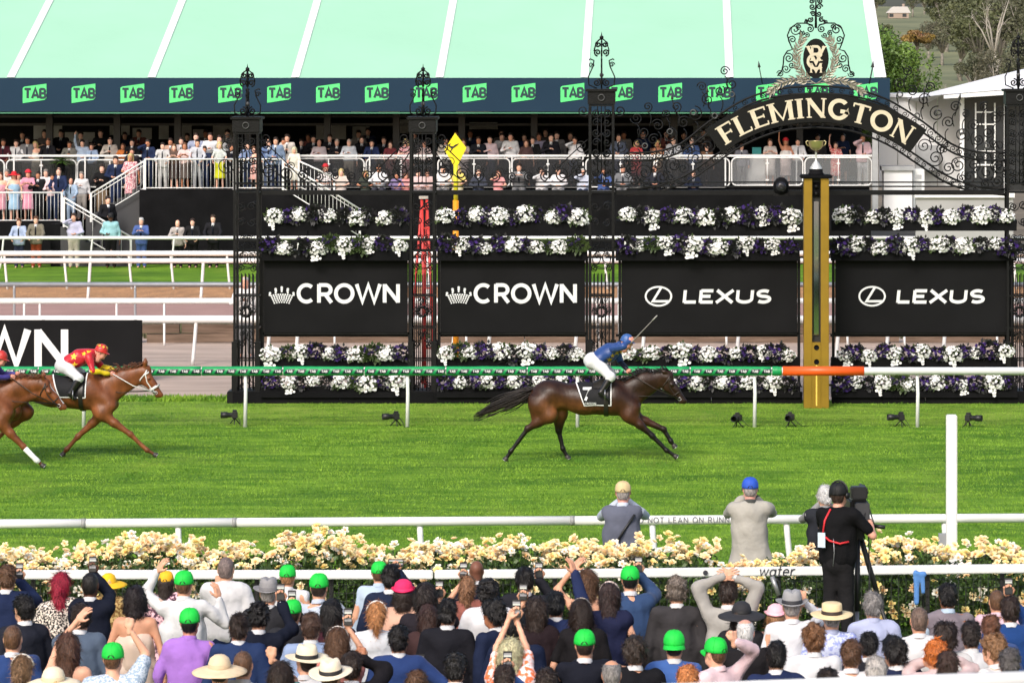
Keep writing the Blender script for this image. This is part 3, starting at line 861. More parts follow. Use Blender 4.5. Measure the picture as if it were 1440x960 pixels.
mb = MB(); mb.box(mloc(px2(1231), YM + .2, 3.4), (.20, .3, 4.0), M_galv); mb.build('corner_column', mar)

# decks (setting): black skirted walls and floors
def deck(name, x0, x1, y0, y1, z, m=M_black):
 mb = MB(); mb.box(((x0 + x1) / 2, (y0 + y1) / 2, z / 2), (x1 - x0, y1 - y0, z), m); return tag(mb.build(name), kind='structure')
DECK, LOW, TER = 2.62, 1.48, 2.02
deck('upper_deck', X(-100, 130), px2(1225), 127.1, 138.9, DECK - .01)
deck('lower_platform', X(-100, 125), X(88, 125), 124.6, 127.1, LOW)
deck('landing_deck', X(196, 124.5), X(432, 124.5), 124.5, 127.1, DECK)
deck('terrace', X(432, 124.5) + .004, X(1225, 124.5), 124.8, 127.1, TER)
mb = MB(); x0, x1 = X(432, 124.5) + .004, X(1225, 124.5)
mb.box(((x0 + x1) / 2, 124.65, 1.27), (x1 - x0, .12, 2.54), M_black)
mb.box(((x0 + x1) / 2, 124.62, 2.57), (x1 - x0, .2, .06), mat('ledge', (.08, .08, .085), rough=.5)); tag(mb.build('terrace_wall'), 'black skirted parapet wall below the seated spectators', 'wall')
deck('stair_top', X(76, 124), X(90, 124), 123.3, 124.59, LOW - .004)
deck('stair_landing', X(88, 125) + .004, X(196, 124.5) - .004, 126.5, 127.1, LOW - .004)

# glass balustrades: each bay a thing with frame and panes
def glass_bay(p0, p1, Yd, z0, z1, label, gm=M_glassd, npane=2, group='framed glass balustrades along the decks'):
 x0, x1 = X(p0, Yd), X(p1, Yd)
 t = thing('glass_balustrade', label, 'balustrade', ((x0 + x1) / 2, Yd, z0), group=group)
 w = x1 - x0; h = z1 - z0; r = .03; c = .18
 pts = []
 for cx, cz, a0 in ((w / 2 - c, h - c, 0), (-w / 2 + c, h - c, 90), (-w / 2 + c, c, 180), (w / 2 - c, c, 270)):
  pts += [(cx + c * math.cos(R(a0 + 22.5 * i)), 0, cz + c * math.sin(R(a0 + 22.5 * i))) for i in range(5)]
 mb = MB(); mb.tube(pts, r, M_white, n=6, closed=True); mb.build('frame', t)
 for i in range(npane):
  a = -w / 2 + w * i / npane; b = a + w / npane
  mb = MB(); mb.box(((a + b) / 2, .0, h / 2), (b - a - .07, .012, h - .09), gm); mb.build('pane', t)
  if i:
   mb = MB(); mb.tube([(a, 0, .03), (a, 0, h - .03)], .02, M_white, n=6)
   for zz in (.2, h - .2): mb.box((a, 0, zz), (.12, .05, .05), M_white)
   mb.build('stile', t)
 return t
GB = 127.0
for p0, p1, l in ((-90, 6, 'by the frame edge'), (9, 107, 'above the guests in pink and pale blue'), (109, 200, 'behind the stair guests')):
 glass_bay(p0, p1, GB, DECK, Z(225, GB), 'smoked glass balustrade bay %s' % l)
for p0, p1, l in ((412, 512, 'beside the white stair rails'), (515, 613, 'behind the seated man in white shirt'), (616, 717, 'behind the yellow diamond sign'), (720, 821, 'behind seated guests between two iron towers'), (824, 921, 'below the woman in the long red dress'), (923, 1026, 'left of the white counter')):
 glass_bay(p0, p1, GB, DECK, Z(223, GB), 'smoked glass balustrade bay %s' % l)
for p0, p1, l in ((1029, 1129, 'with a white counter behind'), (1132, 1226, 'beyond the trophy')):
 glass_bay(p0, p1, 126.9, Z(261, 126.9), Z(222, 126.9), 'smoked glass balustrade bay %s' % l, M_glassc)
t = thing('handrail', 'long pale handrail running above the glass balustrades', 'handrail', (X(-90, GB), GB - .05, 0))
mb = MB(); mb.box(((X(1226, GB) - X(-90, GB)) / 2, 0, Z(219, GB)), (X(1226, GB) - X(-90, GB), .07, .07), M_white); mb.build('rail', t)
for i in range(14):
 mb = MB(); mb.box((X(-80 + 100 * i, GB) - t.location.x, 0, (DECK + Z(219, GB)) / 2), (.05, .05, Z(219, GB) - DECK), M_white); mb.build('post', t)

# white picket balustrades and stairs
def pickets(name, label, a, b, h=.98, sp=.13, group=None, rails=2):
 """sloping or level picket rail from foot point a to foot point b"""
 a = Vector(a); b = Vector(b); t = thing(name, label, 'railing', a, group=group)
 d = b - a; n = max(2, int(Vector((d.x, d.y)).length / sp))
 up = Vector((0, 0, h))
 mb = MB(); mb.tube([up, d + up], .032, M_white, n=6); mb.build('handrail', t)
 mb = MB(); mb.tube([Vector((0, 0, .06)), d + Vector((0, 0, .06))], .02, M_white, n=5); mb.build('bottom_rail', t)
 if rails > 2:
  mb = MB(); mb.tube([up * .86, d + up * .86], .018, M_white, n=5); mb.build('middle_rail', t)
 for u in (0, 1):
  mb = MB(); mb.box(d * u + Vector((0, 0, h / 2 + .01)), (.07, .07, h + .02), M_white); mb.build('newel', t)
 for i in range(1, n):
  p = d * (i / n)
  mb = MB(); mb.tube([p + Vector((0, 0, .06)), p + up], .0085, M_white, n=4); mb.build('picket', t)
 return t
def stairs(name, label, a, b, y0, y1, n):
 a = Vector(a); b = Vector(b); t = thing(name, label, 'stairs', (a.x, y0, 0))
 for i in range(n):
  u0, u1 = i / n, (i + 1) / n
  x0 = a.x + (b.x - a.x) * u0; x1 = a.x + (b.x - a.x) * u1; z = a.z + (b.z - a.z) * u1
  if b.z < a.z: z = a.z + (b.z - a.z) * u0 - (a.z - b.z) / n * .5
  mb = MB(); mb.box(((x0 + x1) / 2 - a.x, (y1 - y0) / 2, z / 2), (abs(x1 - x0), y1 - y0, max(.05, z)), mat('dark_step', (.05, .05, .055), rough=.7)); mb.build('step', t)
 return t
yA = 124.62
pickets('picket_railing', 'level white picket railing in front of the woman in yellow skirt', (X(204, yA), yA, DECK), (X(329, yA), yA, DECK), h=Z(224, yA) - DECK)
pickets('picket_railing', 'short white picket railing before the men in blue jackets, between iron tower and stairs', (X(331, yA), yA, DECK), (X(398, yA), yA, DECK), h=Z(224, yA) - DECK)
pickets('picket_railing', 'level white picket railing in front of the guests in pink and pale blue', (X(-80, yA + .1), yA + .1, LOW), (X(87, yA + .1), yA + .1, LOW), h=Z(271, yA + .1) - LOW)
stairs('upper_stairs', 'dark stairs rising to the right behind white pickets', (X(128, 126), 0, LOW), (X(203, 126), 0, DECK), 124.9, 126.45, 7)
pickets('stair_railing', 'white picket stair railing rising from the platform to the landing', (X(128, 124.7), 124.7, LOW), (X(203, 124.7), 124.7, DECK), h=1.0, rails=3)
stairs('lower_stairs', 'dark stairs descending behind the staff member in a teal vest', (X(90, 124), 0, LOW), (X(184, 124), 0, .02), 123.3, 124.55, 8)
pickets('stair_railing', 'white stair railing descending to the lawn beside the teal vest', (X(90, 123.2), 123.2, LOW - .1), (X(184, 123.2), 123.2, .02), h=1.02, sp=.3, rails=3)
pickets('stair_railing', 'white picket stair railing slanting down to the right behind the flowers', (X(398, 124.3), 124.3, DECK), (X(506, 124.3), 124.3, .95), h=1.0, rails=3)
pickets('stair_railing', 'second white stair railing slanting down beside the seated guests', (X(420, 124.72), 124.72, DECK + .05), (X(470, 124.72), 124.72, 2.1), h=.95)
# white counter on deck
mb = MB(); mb.box((0, 0, .55), (1.3, .6, 1.1), M_rib); mb.box((0, 0, 1.12), (1.4, .7, .05), M_white)
tag(mb.build('counter', loc=(X(1065, 128.2), 128.2, DECK)), 'white bar counter with bottles behind the clear balustrade', 'counter')
mb = MB(); mb.box((0, 0, .12), (.32, .25, .24), mat('teal_box', s2l((60, 170, 170)), rough=.5)); tag(mb.build('cool_box', loc=(X(1064, 128.2), 128.2, DECK + 1.145)), 'small teal box standing on the white counter', 'box')
# hanging fern
t = thing('fern', 'bushy green fern on the rail of the upper deck', 'plant', (X(86, 126.7), 126.7, DECK + .75))
V = [];
for i in range(420):
 a = nrg.rand() * 6.28; l = .25 + .35 * nrg.rand(); e = nrg.uniform(-.3, 1.0)
 p = np.array([math.cos(a) * l, math.sin(a) * l * .8, .25 + .35 * e * l - .5 * l * l]); q = p * .45 + np.array([0, 0, .12]); s_ = np.array([-math.sin(a), math.cos(a), 0]) * .02
 V += [q - s_, q + s_, p]
put('fronds', mesh_np('fronds', np.array(V), [np.arange(len(V)).reshape(-1, 3)], smooth=False, mats=[mat('fern_green', (.06, .13, .02), rough=.6, var=.3, vscale=4)]), t)
mb = MB(); mb.lathe([(.02, -.2), (.12, -.18), (.15, .1), (.13, .1)], M_black, n=10); mb.build('pot', t)

# ---------------------------------------------------------------- right: white structures
YT = 128.0
M_tent = mat('white_tent', (.80, .80, .81), rough=.55, var=.03, vscale=.5, bump=.2, bscale=1.0, bdist=.08)
t = thing('white_tent', 'white peaked tent roof over a dark glazed entrance', 'tent', (X(1400, YT), YT, 0))
def tl(p, y, Yd=YT): return (X(p, Yd) - t.location.x, Yd - YT, Z(y, Yd))
e0 = tl(1295, 136); e1 = tl(1480, 128); pk = tl(1480, 86, 131.0)
mb = MB(); mb.add([tl(1327, 133), tl(1520, 118), tl(1520, 78, 131.5), tl(1440, 97, 131.5), tl(1268, 140, 131.5)], [(0, 1, 2, 3), (0, 3, 4)], M_tent)
mb.add([tl(1300, 147, 131.5), tl(1327, 133), tl(1268, 140, 131.5)], [(0, 1, 2)], M_tent)
mb.build('roof', t)
mb = MB(); mb.prism([tl(1327, 134)[::2], tl(1520, 119)[::2], tl(1520, 127)[::2], tl(1327, 139)[::2]], -.05, .0, M_tent); mb.build('valance', t)
def tbox(nm, p0, p1, y0, y1, Yd, dep, m):
 mb = MB(); a = tl(p0, y0, Yd); b = tl(p1, y1, Yd)
 mb.box(((a[0] + b[0]) / 2, a[1] + dep / 2, (a[2] + b[2]) / 2), (b[0] - a[0], dep, a[2] - b[2]), m); return mb.build(nm, t)
tbox('entrance_wall', 1354, 1520, 133, 268, 129.0, .2, mat('dark_glazing', (.028, .03, .034), rough=.15, var=.3, vscale=1))
for p in (1353, 1415, 1480): tbox('frame_post', p - 3, p + 3, 132, 268, 128.8, .16, M_tent)
for p in (1372, 1386, 1399): tbox('glazing_bar', p - 1, p + 1, 145, 250, 128.9, .08, M_white)
for y_ in (158, 175, 213, 232): tbox('glazing_bar', 1372, 1400, y_ - 1, y_ + 1, 128.94, .05, M_white)
t2 = t
t = thing('white_cabin', 'white panelled temporary cabin beside the marquee end', 'cabin', (X(1300, 131), 131.0, 0))
def tl(p, y, Yd=131.0): return (X(p, Yd) - t.location.x, Yd - 131.0, Z(y, Yd))
for a, b in ((1236, 1262), (1263, 1288), (1289, 1318), (1319, 1353)):
 tbox('panel', a, b, 137, 262, 131.2, .15, M_tent)
tbox('roof', 1235, 1354, 132, 137, 131.0, 3.0, M_tent)
tbox('side_wall', 1352, 1355, 137, 262, 131.2, 2.5, M_tent)
tbox('air_unit', 1288, 1320, 205, 240, 130.4, .5, M_galv)
t = thing('service_unit', 'white boxy service unit standing beside the marquee corner column', 'cabinet', (X(1270, 128), 128.0, 0))
def tl(p, y, Yd=128.0): return (X(p, Yd) - t.location.x, Yd - 128.0, Z(y, Yd))
tbox('body', 1243, 1283, 240, 318, 127.4, 1.2, M_tent); tbox('lid', 1240, 1286, 234, 240, 127.3, 1.3, M_galv)
for i in range(3): tbox('louvre', 1286 + 0, 1296, 246 + 9 * i, 252 + 9 * i, 126.7, .05, M_galv)
tbox('side_panel', 1284, 1300, 238, 318, 127.8, 1.0, M_rib)
t = thing('grey_wall', 'low pale grey wall with white coping behind the right flower row', 'wall', (X(1360, 120), 120.0, 0))
def tl(p, y, Yd=120.0): return (X(p, Yd) - t.location.x, Yd - 120.0, Z(y, Yd))
tbox('wall_panel', 1288, 1425, 278, 385, 120.0, .3, mat('grey_render', (.36, .36, .365), rough=.8, var=.08, vscale=.7))
tbox('coping', 1286, 1427, 270, 278, 119.9, .5, M_white)
# ================================================================== IRON GATE
YQ = 75.5; MP = YQ / FOC
def qx(p): return X(p, YQ)
def qz(y): return Z(y, YQ)
def spiral(cx, cz, r, turns=1.6, a0=0.0, d=1, n=16, y=0.0, rin=.12):
 N = int(n * turns)
 return [(cx + (r + (rin * r - r) * i / N) * math.cos(a0 + d * 2 * PI * turns * i / N), y, cz + (r + (rin * r - r) * i / N) * math.sin(a0 + d * 2 * PI * turns * i / N)) for i in range(N + 1)]
def ring(cx, cz, r, n=14, y=0.0): return [(cx + r * math.cos(2 * PI * i / n), y, cz + r * math.sin(2 * PI * i / n)) for i in range(n)]
def bez(p0, p1, p2, n=10, y=0.0):
 return [((1 - t) ** 2 * p0[0] + 2 * t * (1 - t) * p1[0] + t * t * p2[0], y, (1 - t) ** 2 * p0[1] + 2 * t * (1 - t) * p1[1] + t * t * p2[1]) for t in [i / n for i in range(n + 1)]]

def scroll_pair(mb, cx, cz, s, y, r=.009):
 """two facing C scrolls of size s"""
 for d in (-1, 1):
  mb.tube(spiral(cx + d * s * .48, cz - s * .25, s * .26, 1.5, PI / 2, -d, y=y), r, M_iron, n=4)
  mb.tube(bez((cx + d * s * .48, cz), (cx + d * s * .05, cz + s * .02), (cx + d * s * .08, cz + s * .6), 7, y), r, M_iron, n=4)
  mb.tube(spiral(cx + d * s * .30, cz + s * .62, s * .22, 1.5, PI if d > 0 else 0, -d, y=y), r, M_iron, n=4)

def iron_tower(px_, top, fin, label):
 ht = qz(top); W = .54
 t = thing('iron_tower', label, 'gate tower', (qx(px_), YQ, 0), group='wrought iron gate towers')
 y0 = -W / 2
 for sx in (-1, 1):
  for sy in (-1, 1):
   mb = MB(); mb.box((sx * (W / 2 - .025), sy * (W / 2 - .025), ht / 2), (.05, .05, ht), M_iron)
   mb.box((sx * (W / 2 - .025), sy * (W / 2 - .025), 1.3 / 2), (.11, .11, 1.3), M_iron)
   mb.build('corner_post', t)
 put('plinth', bevel_box((0, 0, .13), (.78, .78, .27), M_iron, .02), t)
 put('capital', bevel_box((0, 0, ht - .015), (.66, .66, .06), M_iron, .012), t)
 put('collar', bevel_box((0, 0, ht - .18), (.58, .58, .27), M_iron, .01), t)
 mb = MB(); mb.tube(ring(0, ht - .17, .065, y=-W / 2 - .035), .013, M_ironlight, n=5, closed=True); mb.build('medallion', t)
 zs = [qz(460), qz(415), qz(352), qz(337), qz(270), qz(258), ht - .34]
 mb = MB()
 for z_ in [qz(505)] + zs:
  for s_ in (-1, 1):
   mb.box((0, s_ * (W / 2 - .02), z_), (W - .1, .03, .03), M_iron); mb.box((s_ * (W / 2 - .02), 0, z_), (.03, W - .1, .03), M_iron)
 mb.build('cross_bars', t)
 for fy in (-1, 1):
  yy = fy * (W / 2 - .02)
  for k in range(5):
   x_ = -.16 + .08 * k
   mb = MB(); mb.tube([(x_, yy, .27), (x_, yy, qz(385))], .012, M_iron, n=4); mb.build('bar', t)
   if fy < 0 and k in (1, 2, 3):
    mb = MB(); mb.tube([(x_, yy, qz(258)), (x_, yy, ht - .34)], .011, M_iron, n=4); mb.build('bar', t)
  mb = MB()
  scroll_pair(mb, 0, qz(372), .30, yy); scroll_pair(mb, 0, qz(345), .26, yy)
  mb.tube(ring(0, qz(365), .19, 18, yy), .01, M_iron, n=4, closed=True)
  scroll_pair(mb, 0, qz(432), .28, yy); scroll_pair(mb, 0, qz(480), .28, yy); scroll_pair(mb, 0, qz(540), .26, yy)
  for d in (-1, 1):
   mb.tube(spiral(d * .12, qz(290), .10, 1.5, 0, d, y=yy), .0135, M_iron, n=4)
   mb.tube(spiral(d * .12, qz(312), .09, 1.5, PI, d, y=yy), .0135, M_iron, n=4)
  z_ = ht - .5
  while z_ > qz(250):
   for d in (-1, 1):
    mb.tube(spiral(d * .115, z_, .095, 1.7, PI / 2 * (1 + d), d, y=yy), .0135, M_iron, n=4)
    mb.tube(spiral(d * .115, z_ - .2, .09, 1.4, 0, -d, y=yy), .012, M_iron, n=4)
   z_ -= .42
  mb.build('scrollwork', t)['kind'] = 'stuff'
 mb = MB()   # flower boss in the lower lattice
 for k in range(9):
  a = k * .7; mb.ball((.10 * math.cos(a), -W / 2 + .01, qz(437) + .10 * math.sin(a)), (.045, .03, .035), M_iron, n=6, k=4)
 mb.build('boss', t)
 # finial: bulbous cage of bent bars, scrolls and ball spike
 h = qz(fin) - ht; mb = MB()
 for d in (-1, 1):
  for pl in (0, 1):
   def P(pts): return [(a * d, 0, b) if pl == 0 else (0, a * d, b) for a, b in pts]
   c1 = [(.10, .02), (.27, .08), (.28, .22), (.18, .40), (.16, .50), (.24, .53), (.28, .50)]
   pts = []
   for i in range(len(c1) - 1):
    for u in (0, .33, .66): pts.append((c1[i][0] * (1 - u) + c1[i + 1][0] * u, ht + h * (c1[i][1] * (1 - u) + c1[i + 1][1] * u)))
   mb.tube(P(pts), .014, M_iron, n=5)
   mb.tube([(q[0], q[2]) and ((q[0], 0, q[2]) if pl == 0 else (0, q[0], q[2])) for q in spiral(d * .22, ht + h * .43, .06, 1.4, 0, d)], .0135, M_iron, n=4)
   mb.tube([((q[0], 0, q[2]) if pl == 0 else (0, q[0], q[2])) for q in spiral(d * .10, ht + h * .12, .085, 1.6, PI / 2, d)], .016, M_iron, n=4)
   mb.tube([((q[0], 0, q[2]) if pl == 0 else (0, q[0], q[2])) for q in spiral(d * .085, ht + h * .64, .075, 1.5, -PI / 2, d)], .017, M_iron, n=4)
   mb.tube([((q[0], 0, q[2]) if pl == 0 else (0, q[0], q[2])) for q in spiral(d * .07, ht + h * .78, .065, 1.5, PI / 2, -d)], .017, M_iron, n=4)
   mb.tube([((q[0], 0, q[2]) if pl == 0 else (0, q[0], q[2])) for q in bez((d * .16, ht + h * .66), (d * .12, ht + h * .86), (0, ht + h * .88), 6)], .016, M_iron, n=4)
 mb.tube([(0, 0, ht), (0, 0, ht + h * .9)], .014, M_iron, n=6)
 mb.ball((0, 0, ht + h * .25), (.045, .045, .05), M_ironlight); mb.ball((0, 0, ht + h * .9), .045, M_iron)
 mb.tube([(0, 0, ht + h * .9), (0, 0, ht + h)], [.02, .003], M_iron, n=6)
 mb.build('finial', t)
 # side scrolls hanging off the tower
 mb = MB()
 for d in (-1, 1):
  for z_, r_ in ((ht - .45, .13), (qz(205), .16), (qz(232), .2)):
   mb.tube(spiral(d * (W / 2 + r_ * .9), z_, r_, 1.6, PI / 2 * (1 + d), d, y=-.1), .0145, M_iron, n=4)
 mb.build('side_scrolls', t)['kind'] = 'stuff'
 return t
iron_tower(348, 165, 90, 'black wrought iron gate tower beside the railing of the yellow skirt woman')
iron_tower(595, 165, 90, 'black wrought iron gate tower between the two crown banners')
iron_tower(846, 126, 45, 'taller black wrought iron tower where the name arch begins')
iron_tower(1432, 126, 45, 'taller black wrought iron tower in front of the white tent')

# long top beam with scroll frieze between towers
t = thing('iron_cresting', 'black iron beam and scroll cresting linking the gate towers', 'ironwork', (qx(368), YQ, 0))
ox = qx(368)
for (a, b) in ((368, 576), (614, 827), (865, 1411)):
 for y_, th in ((270.5, .10), (262, .03), (256, .03)):
  mb = MB(); mb.box(((qx(a) + qx(b)) / 2 - ox, -.12, qz(y_)), (qx(b) - qx(a), .07, th), M_iron); mb.build('beam', t)
for (a, b) in ((368, 576), (614, 827)):
 mb = MB(); L_ = qx(b) - qx(a); mid = L_ / 2
 k = 0
 for i in range(9):
  u = (i + .5) / 9; e = abs(u - .5) * 2
  r_ = .10 + .12 * e * e
  xc = qx(a) - ox + u * L_; zc = qz(256) + r_ + .02
  mb.tube(spiral(xc, zc, r_, 1.8, -PI / 2, 1 if u < .5 else -1, y=-.12), .0145, M_iron, n=4)
  mb.tube(spiral(xc + .12 * (1 if u < .5 else -1), zc + r_ * 1.1, r_ * .6, 1.5, PI, -1 if u < .5 else 1, y=-.12), .012, M_iron, n=4)
  if i % 2 == 0: mb.tube(ring(xc, zc + r_ * 1.3, .045, 10, -.12), .009, M_ironlight, n=4, closed=True)
 for d, x_ in ((1, qx(a) - ox), (-1, qx(b) - ox)):
  mb.tube(bez((x_, qz(196)), (x_ + d * .35, qz(215)), (x_ + d * .9, qz(254)), 12, -.12), .013, M_iron, n=5)
  mb.tube(bez((x_, qz(215)), (x_ + d * .2, qz(240)), (x_ + d * .6, qz(256)), 12, -.12), .0145, M_iron, n=5)
 mb.build('scroll_frieze', t)['kind'] = 'stuff'

# name arch
t = thing('name_arch', 'black iron arch with gold lettering, crest and swan neck scrolls', 'arch', (qx(1147), YQ, 0)); ox = qx(1147)
def apt(dx, y, yy=-.12): return (dx * MP, yy, qz(y))
def curve(pairs, sgn, yy=-.12, n=4):
 P = []; ks = pairs
 for i in range(len(ks) - 1):
  p0 = ks[max(0, i - 1)]; p1 = ks[i]; p2 = ks[i + 1]; p3 = ks[min(len(ks) - 1, i + 2)]
  for j in range(n):
   u = j / n
   f = lambda c: .5 * (2 * p1[c] + (p2[c] - p0[c]) * u + (2 * p0[c] - 5 * p1[c] + 4 * p2[c] - p3[c]) * u * u + (3 * p1[c] - p0[c] - 3 * p2[c] + p3[c]) * u ** 3)
   P.append(apt(sgn * f(0), f(1), yy))
 P.append(apt(sgn * ks[-1][0], ks[-1][1], yy)); return P
CH = [[(0, 121), (50, 125), (100, 140), (150, 171), (190, 202), (225, 213), (266, 215)],
  [(0, 131), (50, 135), (100, 150), (150, 186), (195, 216), (235, 225), (266, 226)],
  [(0, 171), (50, 176), (100, 193), (142, 219), (182, 246), (225, 262), (266, 266)],
  [(0, 179), (50, 184), (100, 203), (142, 230), (182, 256), (222, 269), (266, 274)]]
for c in CH:
 for s_ in (-1, 1):
  mb = MB(); mb.tube(curve(c, s_), .022, M_iron, n=6); mb.build('arch_rail', t)
cyA = 393.0 ; RA = 241.0
def arcp(a, r, yy): return (r * math.sin(a) * MP, yy, qz(cyA - r * math.cos(a)))
mb = MB(); N = 40; A = R(36.5)
vs = []; fs = []
for i in range(N + 1):
 a = -A + 2 * A * i / N
 vs += [arcp(a, RA - 19.5, -.15), arcp(a, RA + 20.5, -.15), arcp(a, RA - 19.5, -.09), arcp(a, RA + 20.5, -.09)]
for i in range(N):
 b = 4 * i; c = b + 4
 fs += [(b, b + 1, c + 1, c), (b + 2, c + 2, c + 3, b + 3), (b, c, c + 2, b + 2), (b + 1, b + 3, c + 3, c + 1)]
fs += [(0, 2, 3, 1), (4 * N, 4 * N + 1, 4 * N + 3, 4 * N + 2)]
mb.add(vs, fs, mat('black_plate', (.007, .007, .007), rough=.5, spec=.15)); mb.build('name_band', t)
segs, w_ = text2d('FLEMINGTON', 1.0, wt=.19, wh=.085, serif=.14, space=.14)
sc = 2 * R(33.4) * RA / w_
letters = {}
xacc = 0
for ch_i, ch in enumerate('FLEMINGTON'):
 sg, ww = text2d(ch, 1.0, wt=.20, wh=.09, serif=.14)
 mb = MB()
 for i, (v2, f2) in enumerate(sg):
  v3 = []
  for dep in (-.158 - .002 * (i % 4), -.148):
   for (u, v) in v2:
    uu = (xacc + u - w_ / 2) * sc
    v3.append(arcp(uu / RA, RA - 13.5 + v * 27.5, dep))
  n_ = len(v2); ff = list(f2) + [tuple(n_ + q for q in reversed(f_)) for f_ in f2]
  mb.add(v3, ff, M_gold)
 mb.build('letter', t)
 xacc += GLY[ch][0] + .14
# filling scrolls between chords
mb = MB()
for s_ in (-1, 1):
 U1, U2, L1, L2 = [curve(c, s_, n=8) for c in CH]
 for i in range(2, len(U1), 2):
  c = ((U1[i][0] + U2[i][0]) / 2, (U1[i][2] + U2[i][2]) / 2); r_ = max(.05, abs(U1[i][2] - U2[i][2]) * .42)
  mb.tube(spiral(c[0], c[1], r_, 1.5, 0, s_ * (1 if i % 4 else -1), y=-.12, n=10), .011, M_iron, n=3)
  c = ((L1[i][0] + L2[i][0]) / 2, (L1[i][2] + L2[i][2]) / 2); r_ = max(.05, abs(L1[i][2] - L2[i][2]) * .42)
  mb.tube(spiral(c[0], c[1], r_, 1.5, 0, s_ * (1 if i % 4 else -1), y=-.12, n=10), .011, M_iron, n=3)
mb.build('small_scrolls', t)['kind'] = 'stuff'
mb = MB()
for s_ in (-1, 1):
 for (dx, y_, r_) in ((152, 205, 11), (168, 222, 12), (186, 236, 10), (176, 210, 8), (200, 232, 12), (215, 248, 11), (222, 232, 10), (240, 242, 13), (258, 236, 9), (255, 254, 9), (238, 258, 7), (205, 250, 7)):
  mb.tube(spiral(s_ * dx * MP, qz(y_), r_ * MP, 1.8, rng.random() * 6, s_, y=-.12), .0135, M_iron, n=4)
  mb.tube(spiral(s_ * (dx + r_) * MP, qz(y_ - r_ * .9), r_ * .5 * MP, 1.4, rng.random() * 6, -s_, y=-.12), .011, M_iron, n=4)
 # outer sprays above the arch shoulders
 for (dx, y_, r_) in ((118, 118, 9), (135, 128, 8), (152, 140, 9), (128, 100, 7), (170, 160, 11), (160, 122, 7), (186, 172, 9), (196, 150, 8), (205, 190, 11), (222, 176, 9), (228, 196, 8), (242, 186, 9), (252, 166, 9), (250, 202, 7), (210, 160, 6), (236, 150, 7)):
  mb.tube(spiral(s_ * dx * MP, qz(y_), r_ * MP, 1.7, rng.random() * 6, s_ * rng.choice((-1, 1)), y=-.12), .0135, M_iron, n=4)
  mb.tube(bez((s_ * dx * MP, qz(y_ + r_)), (s_ * (dx - 8) * MP, qz(y_ + 14)), (s_ * (dx - 2) * MP, qz(y_ + 28)), 6, -.12), .012, M_iron, n=4)
 for (dx, y_) in ((118, 133), (172, 158), (142, 163), (205, 185), (240, 205)):
  mb.tube(ring(s_ * dx * MP, qz(y_), .055, 12, -.14), .016, M_ironlight, n=5, closed=True)
 for (dx, y_, an) in ((75, 95, 20), (150, 130, 10), (195, 140, 30)):
  a = R(an) * s_; x0, z0 = s_ * dx * MP, qz(y_)
  mb.tube([(x0, -.12, z0 - .35), (x0 + math.sin(a) * .2, -.12, z0)], .0135, M_iron, n=4)
  mb.tube([(x0 + math.sin(a) * .2, -.12, z0), (x0 + math.sin(a) * .24, -.12, z0 + .14)], [.04, .003], M_ironlight, n=4)
mb.build('spray_scrolls', t)['kind'] = 'stuff'
# crest: oval plaque, monogram, frame scrolls, laurel, finial
oc = (0, qz(82.5))
mb = MB(); pl = [(18 * MP * math.cos(2 * PI * i / 28), oc[1] + 28 * MP * math.sin(2 * PI * i / 28)) for i in range(28)]
mb.prism(pl, -.17, -.10, mat('black_plate', (.01, .01, .01))); mb.build('plaque', t)
mb = MB()
def crest_txt(ch, cx, cz, size, wide, dep, wt=.17):
 text_mesh(mb, ch, size, M_gold, lambda u, v, d: (cx + u, -.172 - dep - d, cz + v), depth=.006, wt=wt, wide=wide, serif=.12)
crest_txt('V', 0, oc[1] - .10, .36, 1.35, .0); crest_txt('R', .0, oc[1] - .05, .32, .9, .009); crest_txt('C', .0, oc[1] - .23, .34, 1.35, .018); crest_txt('M', 0, oc[1] - .30, .2, 1.3, .027)
mb.build('monogram', t)
mb = MB()
for s_ in (-1, 1):
 mb.tube([(s_ * a * MP, -.12, qz(b)) for a, b in ((4, 36), (14, 33), (26, 33), (36, 40), (40, 50), (37, 60), (33, 70), (40, 72), (45, 80), (46, 92), (48, 100), (54, 107))], .016, M_iron, n=5)
 for (dx, y_, r_, a) in ((29, 42, 8, 0), (8, 41, 5.5, 2), (20, 47, 4, 1), (12, 50, 4, 3), (33, 56, 6, 4), (38, 82, 7, 2), (42, 97, 6, 0), (50, 104, 5, 3), (34, 92, 5, 1), (24, 38, 4, 5)):
  mb.tube(spiral(s_ * dx * MP, qz(y_), r_ * MP, 1.6, a, s_, y=-.12), .0135, M_iron, n=4)
mb.build('crest_scrolls', t)['kind'] = 'stuff'
M_laurel = mat('pale_gilt', s2l((190, 182, 165)), rough=.4, metal=.4, col2=s2l((60, 55, 48)), vscale=14)
leaf_m = MB(); leaf_m.add([(0, 0, 0), (.028, -.012, .07), (0, -.02, .17), (-.028, -.012, .07), (0, .004, .07)], [(0, 1, 4), (1, 2, 4), (2, 3, 4), (3, 0, 4)], M_laurel)
lfm = leaf_m.mesh('laurel_leaf')
def branch(pts):
 for i in range(len(pts) - 1):
  a = Vector((pts[i][0] * MP, -.16, qz(pts[i][1]))); b = Vector((pts[i + 1][0] * MP, -.16, qz(pts[i + 1][1])))
  d = (b - a); an = math.atan2(d.x, d.z)
  for k in range(3):
   for off in (-.6, .6):
    ob = put('laurel_leaf', lfm, t, a.lerp(b, k / 3), rot=(rng.uniform(-.3, .1), an + off + rng.uniform(-.15, .15), 0))
    ob.scale = (1, 1, rng.uniform(.8, 1.25))
